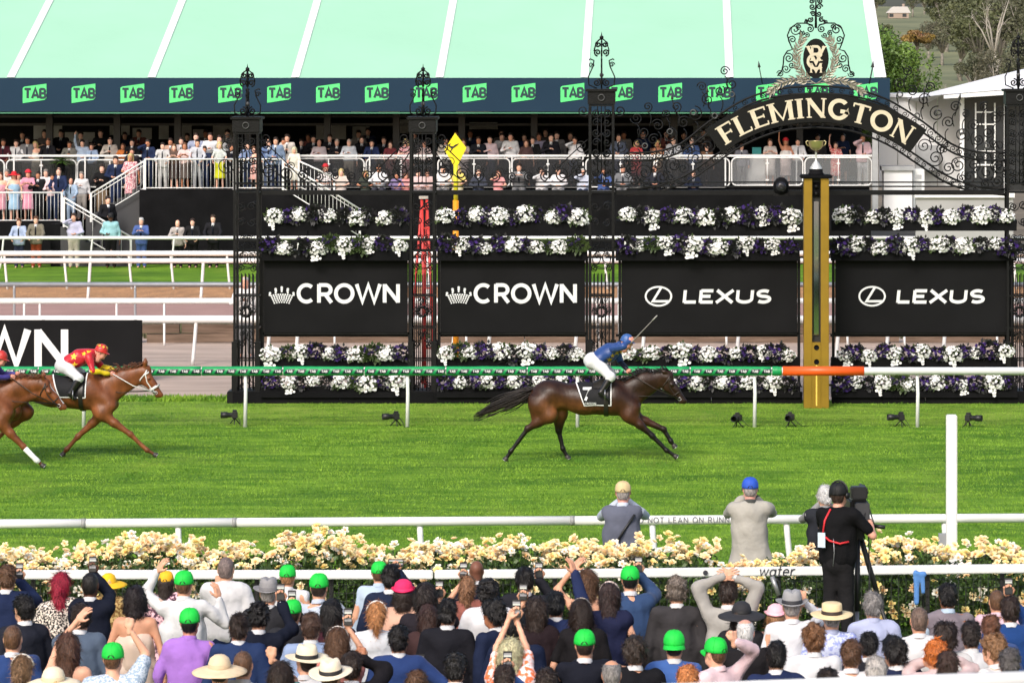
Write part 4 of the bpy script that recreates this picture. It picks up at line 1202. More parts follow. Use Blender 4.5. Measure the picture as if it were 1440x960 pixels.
for s_ in (-1, 1):
 branch([(s_ * 8, 113), (s_ * 19, 104), (s_ * 26, 92), (s_ * 28, 78), (s_ * 24, 64), (s_ * 17, 52)])
 branch([(s_ * 12, 116), (s_ * 28, 112), (s_ * 44, 115), (s_ * 58, 122), (s_ * 66, 131)])
 mb = MB(); mb.tube([(s_ * a * MP, -.14, qz(b)) for a, b in ((8, 113), (19, 104), (26, 92), (28, 78), (24, 64), (17, 52))], .010, M_laurel, n=4)
 mb.tube([(s_ * a * MP, -.14, qz(b)) for a, b in ((-10, 112), (0, 118), (12, 116), (28, 112), (44, 115), (58, 122), (66, 131))], .012, M_laurel, n=4); mb.build('laurel_stem', t)
mb = MB(); mb.tube([(0, -.12, qz(40)), (0, -.12, qz(-14))], [.03, .012], M_iron, n=6)
for s_ in (-1, 1):
 for (dx, y_, r_, a) in ((5, 10, 4.5, 0), (6, 2, 4, 2), (4, 20, 4, 3), (8, 28, 4, 1), (4, -6, 4, 0), (14, 31, 3, 2)):
  mb.tube(spiral(s_ * dx * MP, qz(y_), r_ * MP, 1.5, a, s_, y=-.12), .016, M_iron, n=5)
mb.build('finial', t)
# swan-neck dome camera on the beam
t = thing('dome_camera', 'round black dome camera on a bracket in front of the glass balustrade', 'camera', (qx(1098), YQ - .15, qz(262)))
mb = MB(); mb.ball((0, 0, 0), (.17, .17, .2), M_black, n=16, k=10); mb.build('housing', t)
mb = MB(); mb.lathe([(.11, 0), (.10, .05), (.05, .07), (.0, .06)], mat('lens_glass', (.02, .02, .025), rough=.08), n=14, M=Matrix.Rotation(PI / 2, 3, 'X'), c=(0, -.14, 0)); mb.build('lens', t)
mb = MB(); mb.box((0, .02, -.17), (.3, .2, .05), M_iron); mb.build('bracket', t)

# ---------------------------------------------------------------- banners, planters
BAYS = [(372, 574, 'CROWN', 'beside the first iron tower'), (620, 823, 'CROWN', 'below the yellow diamond sign'), (874, 1121, 'LEXUS', 'between tall tower and gold post'), (1174, 1421, 'LEXUS', 'between gold post and end tower')]
M_ban = mat('black_banner', (.0065, .0065, .0075), rough=.7, var=.25, vscale=1.1, spec=.14)
M_banw = mat('banner_print', (.72, .73, .75), rough=.6)
def banner(p0, p1, word, where, seed):
 x0, x1 = qx(p0), qx(p1); w = x1 - x0; z1 = qz(362); z0 = qz(467); h = z1 - z0
 t = thing('banner', 'black banner reading %s in white %s' % (word, where), 'banner', ((x0 + x1) / 2, YQ - .10, z0), group='black sponsor banners on the gate')
 fold = wavy(seed, .012, 5.5, 5, .7)
 amp = 1.0 if word == 'CROWN' else .35
 def surf(u, v): return float(fold(u, 0, v)) * amp * (.35 + .65 * math.sin(PI * min(1, max(0, v / h)))) + .03 * amp * (v / h - .5) ** 2
 N, K = 40, 22; vs = []; fs = []
 for j in range(K + 1):
  for i in range(N + 1):
   u = -w / 2 + w * i / N; v = h * j / K; vs.append((u, surf(u, v), v))
 for j in range(K):
  for i in range(N): q = j * (N + 1) + i; fs.append((q, q + 1, q + N + 2, q + N + 1))
 mb = MB(); mb.add(vs, fs, M_ban, True); mb.build('cloth', t)
 pl = lambda cu, cv: (lambda u, v, d: (cu + u, surf(cu + u, cv + v) - .006 - d, cv + v))
 mb = MB()
 if word == 'CROWN':
  text_mesh(mb, word, 26 * MP, M_banw, pl((491 - 473) * MP, qz(425) - z0), depth=.003, wt=.205, wide=1.13, space=.09)
  mb.build('lettering', t); mb = MB()
  ecx = (397 - 473) * MP; ez = qz(424.5) - z0
  for r_ in range(8):     # crown emblem: rows of dots fanning upward
   nn = [7, 8, 9, 9, 10, 5, 5, 3][r_]
   for k in range(nn):
    f = (k - (nn - 1) / 2) / ((nn - 1) / 2)
    sp = 10.2 + r_ * 1.15
    if r_ == 5: sp = 17.0
    if r_ == 6: f = [-1, -.5, 0, .5, 1][k]; sp = 16.4
    if r_ == 7: f = [-.55, 0, .55][k]; sp = 15.5
    yy_ = r_ * 2.55 + (1 - f * f) * (1.2 + r_ * .15) - 1.0 + (3.2 * (1 - abs(f)) if r_ >= 5 else 0) - (1.5 if r_ >= 5 else 0)
    dot = (1.15 + .05 * r_) * MP * (1.25 if r_ >= 6 else 1)
    cu, cv = ecx + f * sp * MP, ez + yy_ * MP
    mb.add([pl(0, 0)(cu + dot * math.cos(R(45 * q)), cv + dot * math.sin(R(45 * q)), .003) for q in range(8)], [tuple(range(8))], M_banw)
  mb.build('emblem', t)
 else:
  text_mesh(mb, word, 17.5 * MP, M_banw, pl((1021.5 - 997.5) * MP, qz(425) - z0), depth=.003, wt=.26, wide=1.86, space=.10, slant=.10)
  mb.build('lettering', t); mb = MB()
  ecx = (926 - 997.5) * MP; ez = qz(416) - z0
  vs2, fs2 = ribbon([(ecx + 18 * MP * math.cos(R(12 * i)), ez + 13.2 * MP * math.sin(R(12 * i))) for i in range(31)], 2.6 * MP)
  mb.add([pl(0, 0)(v.x, v.y, .003) for v in vs2], fs2, M_banw)
  vs2, fs2 = ribbon([(ecx + 4 * MP, ez + 12.5 * MP), (ecx - 8 * MP, ez - 7 * MP), (ecx + 15 * MP, ez - 7 * MP)], 3.4 * MP)
  mb.add([pl(0, 0)(v.x, v.y, .004) for v in vs2], fs2, M_banw)
  mb.build('emblem', t)
 mb = MB()
 mb.box((0, .05, -.02), (w + .06, .04, .05), M_iron); mb.box((0, .05, h + .01), (w + .06, .04, .04), M_iron); mb.build('frame_bar', t)
 for s_ in (-1, 1):
  mb = MB(); mb.box((s_ * (w / 2 + .035), .06, .06), (.06, .06, 3.08), M_iron); mb.build('frame_post', t)
for i, b in enumerate(BAYS): banner(*b, 40 + i)

# flower clumps (meshes shared by all planters)
M_petw = mat('white_petal', (.80, .80, .79), rough=.55, var=.05, vscale=20)
M_petp = mat('purple_petal', (.014, .006, .045), rough=.6, col2=(.06, .025, .19), vscale=9, spec=.2)
M_pleaf = mat('petunia_leaf', (.03, .055, .014), rough=.6, col2=(.075, .11, .03), vscale=7)
M_dleaf = mat('dark_leaf', (.012, .017, .010), rough=.6, col2=(.035, .03, .04), vscale=7)
def flower_clump(seed, m, nf, nl, leafm, trail=False, size=.047):
 r = random.Random(seed); mb = MB()
 def pt():
  a = r.uniform(0, 2 * PI); b = math.acos(r.uniform(-.6, 1)); s_ = r.uniform(.82, 1.0)
  d = Vector((math.sin(b) * math.cos(a), -abs(math.sin(b) * math.sin(a)), math.cos(b)))
  return Vector((d.x * .235 * s_, d.y * .17 * s_, d.z * .2 * s_)), d
 for i in range(nf):
  p, d = pt()
  if trail and i < nf * .10: p = Vector((r.gauss(0, .05), -.15, -.12 - .13 * r.random())); d = Vector((0, -1, .1))
  d = (d + Vector((r.gauss(0, .25), -.35, r.gauss(0.1, .25)))).normalized()
  u = d.cross(Vector((.3, .2, 1))).normalized(); v = d.cross(u); s_ = size * r.uniform(.8, 1.15)
  vs = [p - d * .012]; k = 10
  for j in range(k):
   an = 2 * PI * j / k + i; rr = s_ * (1.0 if j % 2 else .84)
   vs.append(p + (u * math.cos(an) + v * math.sin(an)) * rr + d * (.008 if j % 2 else .002))
  mb.add(vs, [(0, 1 + j, 1 + (j + 1) % k) for j in range(k)], m, True)
 for i in range(nl):
  p, d = pt(); p = p * r.uniform(.6, .95); d = (d + Vector((r.gauss(0, .6), r.gauss(-.2, .5), r.gauss(0, .6)))).normalized()
  u = d.cross(Vector((.1, .9, .4))).normalized(); s_ = r.uniform(.03, .06)
  mb.add([p, p + u * s_ * .5 + d * s_, p + d * s_ * 2.0, p - u * s_ * .5 + d * s_], [(0, 1, 2, 3)], leafm)
 return mb.mesh('flower_clump')
CW = [flower_clump(100 + i, M_petw, 84, 60, M_pleaf, trail=(i % 3 == 0), size=.037) for i in range(6)]
CP = [flower_clump(120 + i, M_petp, 40, 150, M_dleaf, size=.034) for i in range(4)]
CG = [flower_clump(140 + i, M_petp, 10, 190, M_pleaf if i % 2 else M_dleaf, size=.035) for i in range(3)]
ROWS = [(304, 326, 'top flower trough'), (346, 360, 'second flower trough'), (497, 510, 'third flower trough'), (538, 552, 'lowest flower trough')]
FB = [(370, 576), (616, 826), (866, 1124), (1168, 1428)]
WH = ['of the bay beside the first tower by the yellow skirt', 'of the bay below the diamond sign', 'of the bay between tall tower and gold post', 'of the bay right of the gold post']
WH = ['in the bay of the first crown banner', 'in the bay below the diamond sign', 'between tall tower and gold post', 'behind the orange and white rail']
for bi, (a, b) in enumerate(FB):
 for ri, (fy, ty, nm) in enumerate(ROWS):
  x0, x1 = qx(a), qx(b); w = x1 - x0; yq = YQ - .28 - (.14 if ri == 3 else 0)
  zc = Z(fy, yq)
  t = thing('flower_trough', '%s of white and purple petunias %s' % (nm, WH[bi]), 'planter', ((x0 + x1) / 2, yq, 0), group='flower troughs on the gate')
  mb = MB(); mb.box((0, .12, zc - .20), (w, .26, .22), M_black); mb.build('trough', t)
  n_ = int(round(w / .30)); r = random.Random(bi * 10 + ri)
  for k in range(n_):
   x_ = -w / 2 + .10 + (w - .2) * (k + .5) / n_
   kind = k % 2 if ri % 2 == 0 else (k + 1) % 2
   if kind == 0: me = r.choice(CW); nm2 = 'white_petunias'
   elif r.random() < .62: me = r.choice(CP); nm2 = 'purple_petunias'
   else: me = r.choice(CG); nm2 = 'foliage'
   ob = put(nm2, me, t, (x_ + r.uniform(-.075, .075), .04 + (.03 if kind else 0), zc + r.uniform(-.07, .04)), rz=r.uniform(-.3, .3))
   s_ = r.uniform(.82, 1.2) * (.97 if kind == 0 else 1.12); ob.scale = (s_ * 1.02, s_, s_ * (.92 if ri in (1, 2, 3) else 1))
  if ri == 3:
   mb = MB(); mb.box((0, .10, zc - .25), (w, .3, .12), M_black); mb.build('ledge', t)
# plinth wall and rear timber strip
t = thing('gate_plinth', 'long black skirted plinth wall at the foot of the gate', 'wall', (qx(330), YQ - .35, 0))
xs_ = [330, 480, 612, 740, 868, 1000, 1128]
for a, b in list(zip(xs_[:-1], xs_[1:])) + [(1168, 1300), (1300, 1460)]:
 put('panel', bevel_box(((qx(a) + qx(b)) / 2 - qx(330), 0, .125), (qx(b) - qx(a) - .012, .12, .25), M_black, .008), t)
t = thing('gate_rails', 'grey horizontal timber rails behind the lower flower troughs', 'rail', (qx(366), YQ + .1, 0))
for (a, b) in FB:
 for y_ in (514, 472):
  mb = MB(); mb.box(((qx(a) + qx(b)) / 2 - qx(366), 0, qz(y_)), (qx(b) - qx(a), .06, .10 if y_ == 514 else .05), M_iron if y_ == 472 else mat('grey_timber', (.20, .18, .17), rough=.9, var=.2, vscale=3)); mb.build('rail', t)

# ---------------------------------------------------------------- gold winning post with cup
YW = 74.35
t = thing('winning_post', 'square gold winning post with mirrored slot', 'post', (X(1147.5, YW), YW, 0))
M_goldp = mat('gold_post', s2l((158, 126, 42)), rough=.38, metal=.55, var=.10, vscale=3, spec=.5)
M_mirror = mat('mirror_glass', (.75, .75, .76), rough=.06, metal=1.0)
zt = Z(250, YW); hw = 17.5 * YW / FOC
for s_ in (-1, 1):
 put('side_column', bevel_box((s_ * (hw - .085), 0, zt / 2), (.17, .52, zt), M_goldp, .012), t)
zb = Z(480, YW)
put('front_panel', bevel_box((0, -.14, zb / 2), (.185, .26, zb), M_goldp, .008), t)
mb = MB(); mb.box((0, .05, (zb + zt) / 2), (.182, .3, zt - zb), mat('post_slot', (.012, .012, .012), rough=.6)); mb.build('slot_back', t)
mb = MB(); mb.box((0, -.125, (Z(470, YW) + Z(283, YW)) / 2), (.10, .03, Z(283, YW) - Z(470, YW)), M_mirror); mb.build('mirror', t)
mb = MB(); mb.box((0, -.12, Z(266, YW)), (.15, .05, .3), M_black); mb.ball((0, -.16, Z(262, YW)), (.05, .05, .05), M_iron); mb.ball((0, -.16, Z(272, YW)), (.05, .05, .05), M_iron); mb.build('camera_box', t)
for y_ in (487, 507):
 mb = MB(); mb.lathe([(0, 0), (.055, 0), (.055, .01)], M_black, n=16, M=Matrix.Rotation(PI / 2, 3, 'X'), c=(0, -.272, Z(y_, YW))); mb.build('peephole', t)
mb = MB(); mb.box((0, -.275, Z(540, YW)), (.03, .012, .85), mat('light_strip', s2l((245, 200, 90)), rough=.4)); mb.build('strip', t)
put('capital', bevel_box((0, 0, zt + .03), (.66, .66, .07), M_black, .015), t)
t = thing('trophy_cup', 'pale gold two handled trophy cup on a black plinth above the post', 'trophy', (X(1147.5, YW), YW, zt + .065))
u = YW / FOC; M_cup = mat('pale_gold', s2l((205, 190, 140)), rough=.28, metal=.75, var=.05, vscale=5)
mb = MB(); mb.lathe([(.001, 0), (11 * u, 0), (11 * u, 2 * u), (9.5 * u, 3 * u), (9.5 * u, 7 * u), (8.8 * u, 8 * u), (.001, 8 * u)], M_black, n=20); mb.build('base', t)
mb = MB(); mb.lathe([(8.5 * u, 8 * u), (8.3 * u, 9.5 * u), (5 * u, 15 * u), (2 * u, 19 * u), (1.3 * u, 21 * u), (1.3 * u, 31 * u), (2.2 * u, 32 * u)], mat('silver_cone', (.7, .7, .68), rough=.35, metal=.4), n=20); mb.build('stem', t)
mb = MB(); mb.lathe([(.001, 33 * u), (2.4 * u, 33.5 * u), (7 * u, 36 * u), (9.8 * u, 40 * u), (10.3 * u, 47 * u), (10.8 * u, 47.6 * u), (10.1 * u, 47.6 * u), (9 * u, 41 * u), (.001, 38 * u)], M_cup, n=24); mb.build('bowl', t)
for s_ in (-1, 1):
 mb = MB(); mb.tube([(s_ * 9.8 * u, 0, 40 * u), (s_ * 13 * u, 0, 42 * u), (s_ * 14 * u, 0, 46 * u), (s_ * 12 * u, 0, 47.5 * u), (s_ * 10.2 * u, 0, 46.5 * u)], .9 * u, M_cup, n=6); mb.build('handle', t)

# ---------------------------------------------------------------- left board, diamond sign, ladder
YB = 80.0
t = thing('sponsor_board', 'black rail board with large white letters behind the chestnut horse', 'board', (X(-20, YB), YB, 0))
xo = X(-20, YB)
z0, z1 = Z(527, YB), Z(450, YB); xa, xb = X(-300, YB), X(200, YB)
put('panel', bevel_box(((xa + xb) / 2 - xo, 0, (z0 + z1) / 2), (xb - xa, .06, z1 - z0), M_ban, .01), t)
mb = MB(); sz = Z(463, YB) - Z(515, YB); _, w_ = text2d('CROWN', sz, wt=.20, wide=1.12, space=.12)
text_mesh(mb, 'CROWN', sz, M_banw, lambda u, v, d: (X(97, YB) - w_ / 2 + u - xo, -.034 - d, Z(515, YB) + v), wt=.20, wide=1.12, space=.12); mb.build('lettering', t)
for p in (-250, -60, 60, 190):
 mb = MB(); mb.box((X(p, YB) - xo, .07, .7), (.06, .06, 1.4), M_iron); mb.build('stake', t)
YD = 84.0; ox = X(641, YD)
t = thing('diamond_sign', 'tall yellow diamond sign with black horse outline on a pole', 'sign', (ox, YD, 0))
M_yel = mat('sign_yellow', s2l((244, 222, 20)), rough=.5, var=.03, vscale=3)
def dp(p, y): return (X(p, YD) - ox, Z(y, YD))
mb = MB(); mb.prism([dp(625, 211), dp(640, 187), dp(656, 208), dp(644, 232), dp(640, 236)], -.03, .01, M_yel); mb.build('panel', t)
mb = MB(); mb.prism([dp(625.6, 211), dp(640, 187.6), dp(655.5, 208), dp(643, 232.5)], .0105, .05, mat('sign_back', (.5, .45, .1))); mb.build('backing', t)
M_blk = mat('sign_black', (.015, .015, .015), rough=.6)
mb = MB()
vs2 = [dp(*q) for q in ((630, 204), (634, 201), (633, 205), (637, 206), (641, 203), (644, 204), (640, 207), (637, 209), (634, 214), (633, 213), (635, 209), (632, 207))]
mb.prism(vs2, -.036, -.031, M_blk); mb.tube([(dp(641, 204)[0], -.034, dp(641, 204)[1]), (dp(645, 202.5)[0], -.034, dp(645, 202.5)[1])], .012, M_blk, n=4); mb.build('horse_outline', t)
mb = MB(); mb.tube([(0, 0, Z(282, YD)), (0, 0, Z(232, YD))], .055, mat('pole_yellow', s2l((214, 206, 40)), rough=.5), n=10); mb.build('pole', t)
mb = MB(); mb.tube([(0, 0, 0), (0, 0, Z(282, YD))], .072, mat('pole_orange', s2l((230, 150, 20)), rough=.5), n=10); mb.build('lower_pole', t)
YL = 79.0; ox = X(597, YL)
t = thing('step_ladder', 'red step ladder standing behind the iron tower', 'ladder', (ox, YL, 0))
M_red = mat('ladder_red', s2l((206, 62, 56)), rough=.45, var=.08, vscale=4)
zt = Z(279, YL)
for dx, dy in ((-.08, -.1), (.14, -.1)):
 mb = MB(); mb.tube([(dx * .5 - .02, 0, zt), (dx + .14, dy - .35, 0)], .035, M_red, n=5); mb.build('stile', t)
 mb = MB(); mb.tube([(dx * .5 - .02, .03, zt), (dx * 1.5 - .30, .6, 0)], .028, M_red, n=5); mb.build('rear_leg', t)
for k in range(9):
 u = (k + .5) / 9.5; z_ = zt * (1 - u); c = .02 + .15 * u
 mb = MB(); mb.box((c, -.44 * u, z_), (.14 + .10 * u, .08, .03), M_red); mb.build('tread', t)
mb = MB(); mb.box((-.02, 0, zt + .02), (.2, .12, .06), mat('ladder_top', (.5, .45, .38), rough=.6)); mb.build('top_cap', t)

# ---------------------------------------------------------------- remote cameras on the grass
def remote_camera(px_, py_, face, label):
 Yd = G(py_); t = thing('remote_camera', label, 'camera', (X(px_, Yd), Yd, 0), rz=face, group='remote cameras on the grass')
 K = mat('camera_black', (.014, .014, .015), rough=.45)
 put('body', bevel_box((0, 0, .17), (.15, .10, .11), K, .012), t)
 mb = MB(); mb.box((0, 0, .24), (.06, .07, .04), K); mb.build('viewfinder', t)
 mb = MB(); mb.lathe([(.04, .05), (.045, .12), (.055, .13), (.055, .24), (.05, .24), (.045, .2)], K, n=12, M=Matrix.Rotation(PI / 2, 3, 'X'), c=(0, 0, .17)); mb.build('lens', t)
 mb = MB()
 t.scale = (1.15, 1.15, 1.15)
 for k in range(3):
  a = k * 2.09; mb.tube([(0, 0, .12), (math.cos(a) * .11, math.sin(a) * .11, .0)], .01, K, n=4)
 mb.build('stand', t)
 mb = MB(); mb.tube([(.05, .05, .15), (.12, .1, .06), (.2, .1, .012), (.35, .16, .012)], .006, K, n=4); mb.build('cable', t)
for a in ((330, 597, -1.5, 'black remote camera with long lens beside the first rail leg'), (557, 599, -1.3, 'black remote camera at the rail leg behind the horse tail'),
   (1037, 601, -.3, 'squat black remote camera facing out, left of the rail leg ahead of the horse'), (1111, 600, -.2, 'squat black remote camera facing out, near the gold post'),
   (1267, 600, -1.4, 'black remote camera aimed sideways beside the white rail leg'), (1362, 601, 1.2, 'black remote camera aimed sideways beyond the tall white post')):
 remote_camera(*a)
# ================================================================== PEOPLE
def V3(*a): return np.array(a, float)
def nrm(v):
 l = np.linalg.norm(v); return v / l if l > 1e-9 else v
def ik(sh, tg, l1, l2, hint):
 d = tg - sh; L = np.linalg.norm(d); Lm = (l1 + l2) * .985
 if L > Lm: d = d / L * Lm; L = Lm; tg = sh + d
 L = max(L, .12); u = nrm(d)
 a = (l1 * l1 - l2 * l2 + L * L) / (2 * L); hgt = math.sqrt(max(0, l1 * l1 - a * a))
 hv = hint - u * (hint @ u); hv = nrm(hv)
 return sh + u * a + hv * hgt, tg
def frame(z, y):
 z = nrm(np.asarray(z, float)); x = np.cross(y, z)
 x = nrm(x) if np.linalg.norm(x) > 1e-6 else V3(1, 0, 0)
 return np.stack([x, np.cross(z, x), z], 1)      # columns
def rotm(yaw=0, pitch=0, roll=0):
 return np.array(Matrix.Rotation(yaw, 3, 'Z') @ Matrix.Rotation(pitch, 3, 'X') @ Matrix.Rotation(roll, 3, 'Y'))

# ---- canonical head and hands
def head_mesh(h):
 f = Field()
 f.ell((0, -.012, .030), (.076, .096, .090), .02).ell((0, .022, -.035), (.060, .072, .080), .03).cap((-.03, .035, -.075), (.03, .035, -.075), .038, k=.03)
 f.ell((0, .070, -.098), (.026, .024, .022), .025)
 f.cap((0, .092, .012), (0, .108, -.026), .010, .015, k=.015)
 f.cap((-.035, .080, .030), (.035, .080, .030), .014, k=.02)
 for s in (-1, 1):
  f.ell((s * .040, .062, -.018), (.026, .024, .024), .02)
  f.ell((s * .078, -.012, -.005), (.010, .022, .033), .008)
  f.cap((s * .032, .100, .008), (s * .032, .100, .008), .014, k=.012, sub=True)
 f.cap((-.018, .088, -.062), (.018, .088, -.062), .010, k=.01)
 f.cap((0, -.02, -.06), (0, -.028, -.16), .056, .058, k=.04)
 V, Q = f.mesh(h)
 parts = [(V, Q, 0)]
 if h < .014:
  for s in (-1, 1):
   e = Field().ell((s * .032, .079, .006), (.015, .010, .008)); v, q = e.mesh(.006); parts.append((v, q, 1))
   e = Field().cap((s * .014, .092, .030), (s * .052, .080, .030), .006, .004); v, q = e.mesh(.006); parts.append((v, q, 1))
  e = Field().cap((-.016, .097, -.063), (.016, .097, -.063), .0055, .0055); v, q = e.mesh(.0055); parts.append((v, q, 2))
 return join_np(parts)
HEAD = {'hi': head_mesh(.0105), 'lo': head_mesh(.02)}

def hand_mesh(kind, h):
 """right hand: wrist at 0, fingers along +z, palm faces +y, thumb on -x"""
 f = Field(); f.cap((0, 0, -.03), (0, 0, .02), .026, .028, S=(1, 1.25, 1), k=.02)
 f.cap((-.022, 0, .035), (-.020, 0, .082), .024, .021, S=(1, 1.35, 1), k=.02).cap((.020, 0, .035), (.022, 0, .078), .023, .019, S=(1, 1.35, 1), k=.02)
 ln = [.072, .080, .074, .058]
 for i in range(4):
  x = -.031 + .0205 * i; z = .094 - .006 * abs(i - 1)
  b = V3(x, 0, z - .006); l = ln[i]; sp = (i - 1.4) * .10
  if kind == 'open': c1, c2, c3 = .15, .25, .25
  elif kind == 'grip': c1, c2, c3 = .55, 1.1, .6
  elif kind == 'relax': c1, c2, c3 = .35, .5, .4
  else: c1, c2, c3 = 1.45, 1.6, 1.2
  p = b; a = 0
  for seg, c in zip((.45, .32, .23), (c1, c2, c3)):
   a += c; q = p + l * seg * 1.08 * V3(math.sin(sp) * math.cos(a) * (1 if kind == 'open' else .4), math.sin(a), math.cos(a) * math.cos(sp))
   f.cap(p, q, .0098 if seg > .4 else .009, .0088, k=.006); p = q
 if kind == 'fist': tp = [V3(-.035, .012, .03), V3(-.045, .035, .062), V3(-.012, .047, .078)]
 elif kind == 'grip': tp = [V3(-.035, .008, .025), V3(-.060, .022, .058), V3(-.050, .040, .088)]
 else: tp = [V3(-.035, .006, .025), V3(-.064, .016, .055), V3(-.078, .022, .088)]
 f.cap(tp[0], tp[1], .014, .0115, k=.012).cap(tp[1], tp[2], .011, .0095, k=.006)
 return f.mesh(h)
HANDS = {k: hand_mesh(k, .0085) for k in ('open', 'grip', 'fist', 'relax')}
HANDL = {k: hand_mesh(k, .018) for k in ('relax', 'fist')}

# ---- hair and hats in head space
def hair_field(style, seed, h):
 f = Field(); nz = None; low = -.078
 t = {'short': .012, 'buzz': .004, 'curly': .020, 'bald': .005, 'long': .014, 'bob': .016, 'pony': .010, 'braid': .010, 'fluffy': .022}[style]
 f.ell((0, -.014, .032), (.076 + t, .096 + t, .090 + t * 1.15), .02)
 f.ell((0, -.058, -.03), (.064 + t * .6, .050 + t * .6, .066), .03)
 if style == 'fluffy': f.ell((0, .05, .09), (.06, .05, .04), .03)
 if style in ('short', 'curly'): f.ell((.012, .055, .085), (.055, .045, .03), .03)
 if style == 'long':
  f.cap((0, -.06, .02), (0, -.105, -.30), .078, .062, k=.04, S=(.85, 1.25, 1)); low = -.45
  for s in (-1, 1): f.cap((s * .066, -.02, .02), (s * .075, -.05, -.26), .034, .026, k=.03)
 if style == 'bob':
  f.cap((0, -.045, .02), (0, -.06, -.105), .092, .088, k=.03, S=(.98, 1.1, 1)); low = -.2
  for s in (-1, 1): f.cap((s * .074, 0, .03), (s * .082, -.01, -.09), .032, .036, k=.02)
 if style == 'pony':
  f.cap((0, -.105, .01), (0, -.135, -.05), .030, .030, k=.01).cap((0, -.135, -.05), (.01, -.115, -.25), .030, .014, k=.02); low = -.3
 if style == 'braid':
  f.cap((0, -.06, 0), (0, -.10, -.22), .062, .05, k=.04, S=(.9, 1.2, 1)); low = -.4
  for i in range(6): f.ell((.012 * (-1) ** i, -.135, -.03 - .035 * i), (.026, .02, .024), .01)
 f.ell((0, .135, -.045), (.095, .100, .098), .015, sub=True)
 if style not in ('long', 'bob', 'braid'):
  for s in (-1, 1): f.ell((s * .088, .004, -.035), (.026, .034, .045), .01, sub=True)
 amp, fr = {'short': (.006, 75), 'buzz': (.001, 60), 'curly': (.013, 110), 'bald': (.002, 60), 'long': (.006, 60), 'bob': (.004, 55), 'pony': (.004, 60), 'braid': (.004, 60), 'fluffy': (.011, 75)}[style]
 w = wavy(seed, amp, fr, 6, .35 if style in ('long', 'bob', 'braid', 'pony') else 1.0)
 def cut(V, x, y, z):
  V = np.maximum(V, low - z)
  if style == 'bald': V = np.maximum(V, .066 - np.sqrt(x * x + (y + .015) ** 2 + (z - .125) ** 2))
  return V
 V, Q = f.mesh(h, cut=cut, noise=w)
 # loose locks that break the outline: one thin face each, lying along the scalp
 r = np.random.RandomState(seed); a, b, c = V[Q[:, 0]], V[Q[:, 1]], V[Q[:, 2]]
 N = np.cross(b - a, c - a); N /= np.linalg.norm(N, axis=1)[:, None] + 1e-9
 n = 60 if h > .018 else {'buzz': 160, 'bald': 200}.get(style, 1100)
 k = r.randint(0, len(Q), n); p = V[Q[k]].mean(1); nn = N[k]
 d = r.normal(0, .55 if style != 'curly' else 1.2, (n, 3)) + np.array([0, -.5, -1.0]) * (1 if style not in ('short', 'fluffy') else .8)
 d -= nn * (d * nn).sum(1)[:, None]; d /= np.linalg.norm(d, axis=1)[:, None] + 1e-9
 ln = {'buzz': .012, 'bald': .014, 'short': .044, 'curly': .032, 'fluffy': .06}.get(style, .085) * r.uniform(.6, 1.3, (n, 1))
 s = np.cross(nn, d) * (.0045 if h < .018 else .008)
 T = np.stack([p - s - nn * .002, p + s - nn * .002, p + d * ln + nn * (.006 + .012 * r.rand(n, 1))], 1).reshape(-1, 3)
 return np.concatenate([V, T]), Q, np.arange(3 * n).reshape(-1, 3) + len(V)

def cap_parts(col, back=False):
 m = mat('cap_' + hexname(col), s2l(col), rough=.7, var=.06, vscale=12, bump=.2, bscale=200, bdist=.002)
 md = mat('cap_shadow', (.02, .02, .02), rough=.9)
 mb = MB(); prof = [(.0005, .139), (.018, .1385), (.045, .132), (.068, .118), (.084, .096), (.093, .068), (.096, .04), (.0965, .018), (.0925, .016)]
 mb.lathe(prof, m, n=24, sy=1.15, c=(0, -.012, 0))
 for k in range(6):     # seam ridges
  a = PI / 6 + k * PI / 3
  mb.tube([(r * 1.004 * math.cos(a), -.012 + r * 1.154 * math.sin(a), z + .001) for r, z in prof[1:8]], .0022, m, n=4)
 mb.ball((0, -.012, .141), (.009, .009, .006), m, n=8, k=4)
 sgn = -1 if back else 1
 N = 12; vs = []; fs = []
 for j in range(4):
  for i in range(N + 1):
   a = R(18 + 144 * i / N); rr = 1 + .62 * j / 3 * math.sin((a - R(18)) / R(144) * PI) ** .6
   x = .093 * math.cos(a) * (1 + .12 * j / 3); y = .107 * math.sin(a) * rr - .012
   z = .022 - .018 * (x / .09) ** 2 * (j / 3) - .022 * j / 3
   vs.append((x, sgn * y + (-.024 if back else 0), z))
 nv = len(vs)
 vs += [(a, b, c - .004) for a, b, c in vs]
 for j in range(3):
  for i in range(N):
   q = j * (N + 1) + i; fs += [(q, q + 1, q + N + 2, q + N + 1), (nv + q, nv + q + N + 1, nv + q + N + 2, nv + q + 1)]
 for i in range(N): q = 3 * (N + 1) + i; fs.append((q, q + 1, nv + q + 1, nv + q))
 mb.add(vs, fs, m, True)
 out = [('cap', mb)]
 ob = MB(); pts = []   # strap and opening at the other end
 s2 = -sgn
 arch = [(.030 * math.cos(R(18 * i)), .026 + .030 * math.sin(R(18 * i))) for i in range(11)]
 def onshell(x, z): return s2 * (1.163 * math.sqrt(max(0, (.0965 - max(0, z - .04) * .25) ** 2 - x * x)) + .001) - .012
 ob.add([(x, onshell(x, z), z) for x, z in arch], [tuple(range(len(arch)))], md)
 out.append(('cap_opening', ob))
 return out
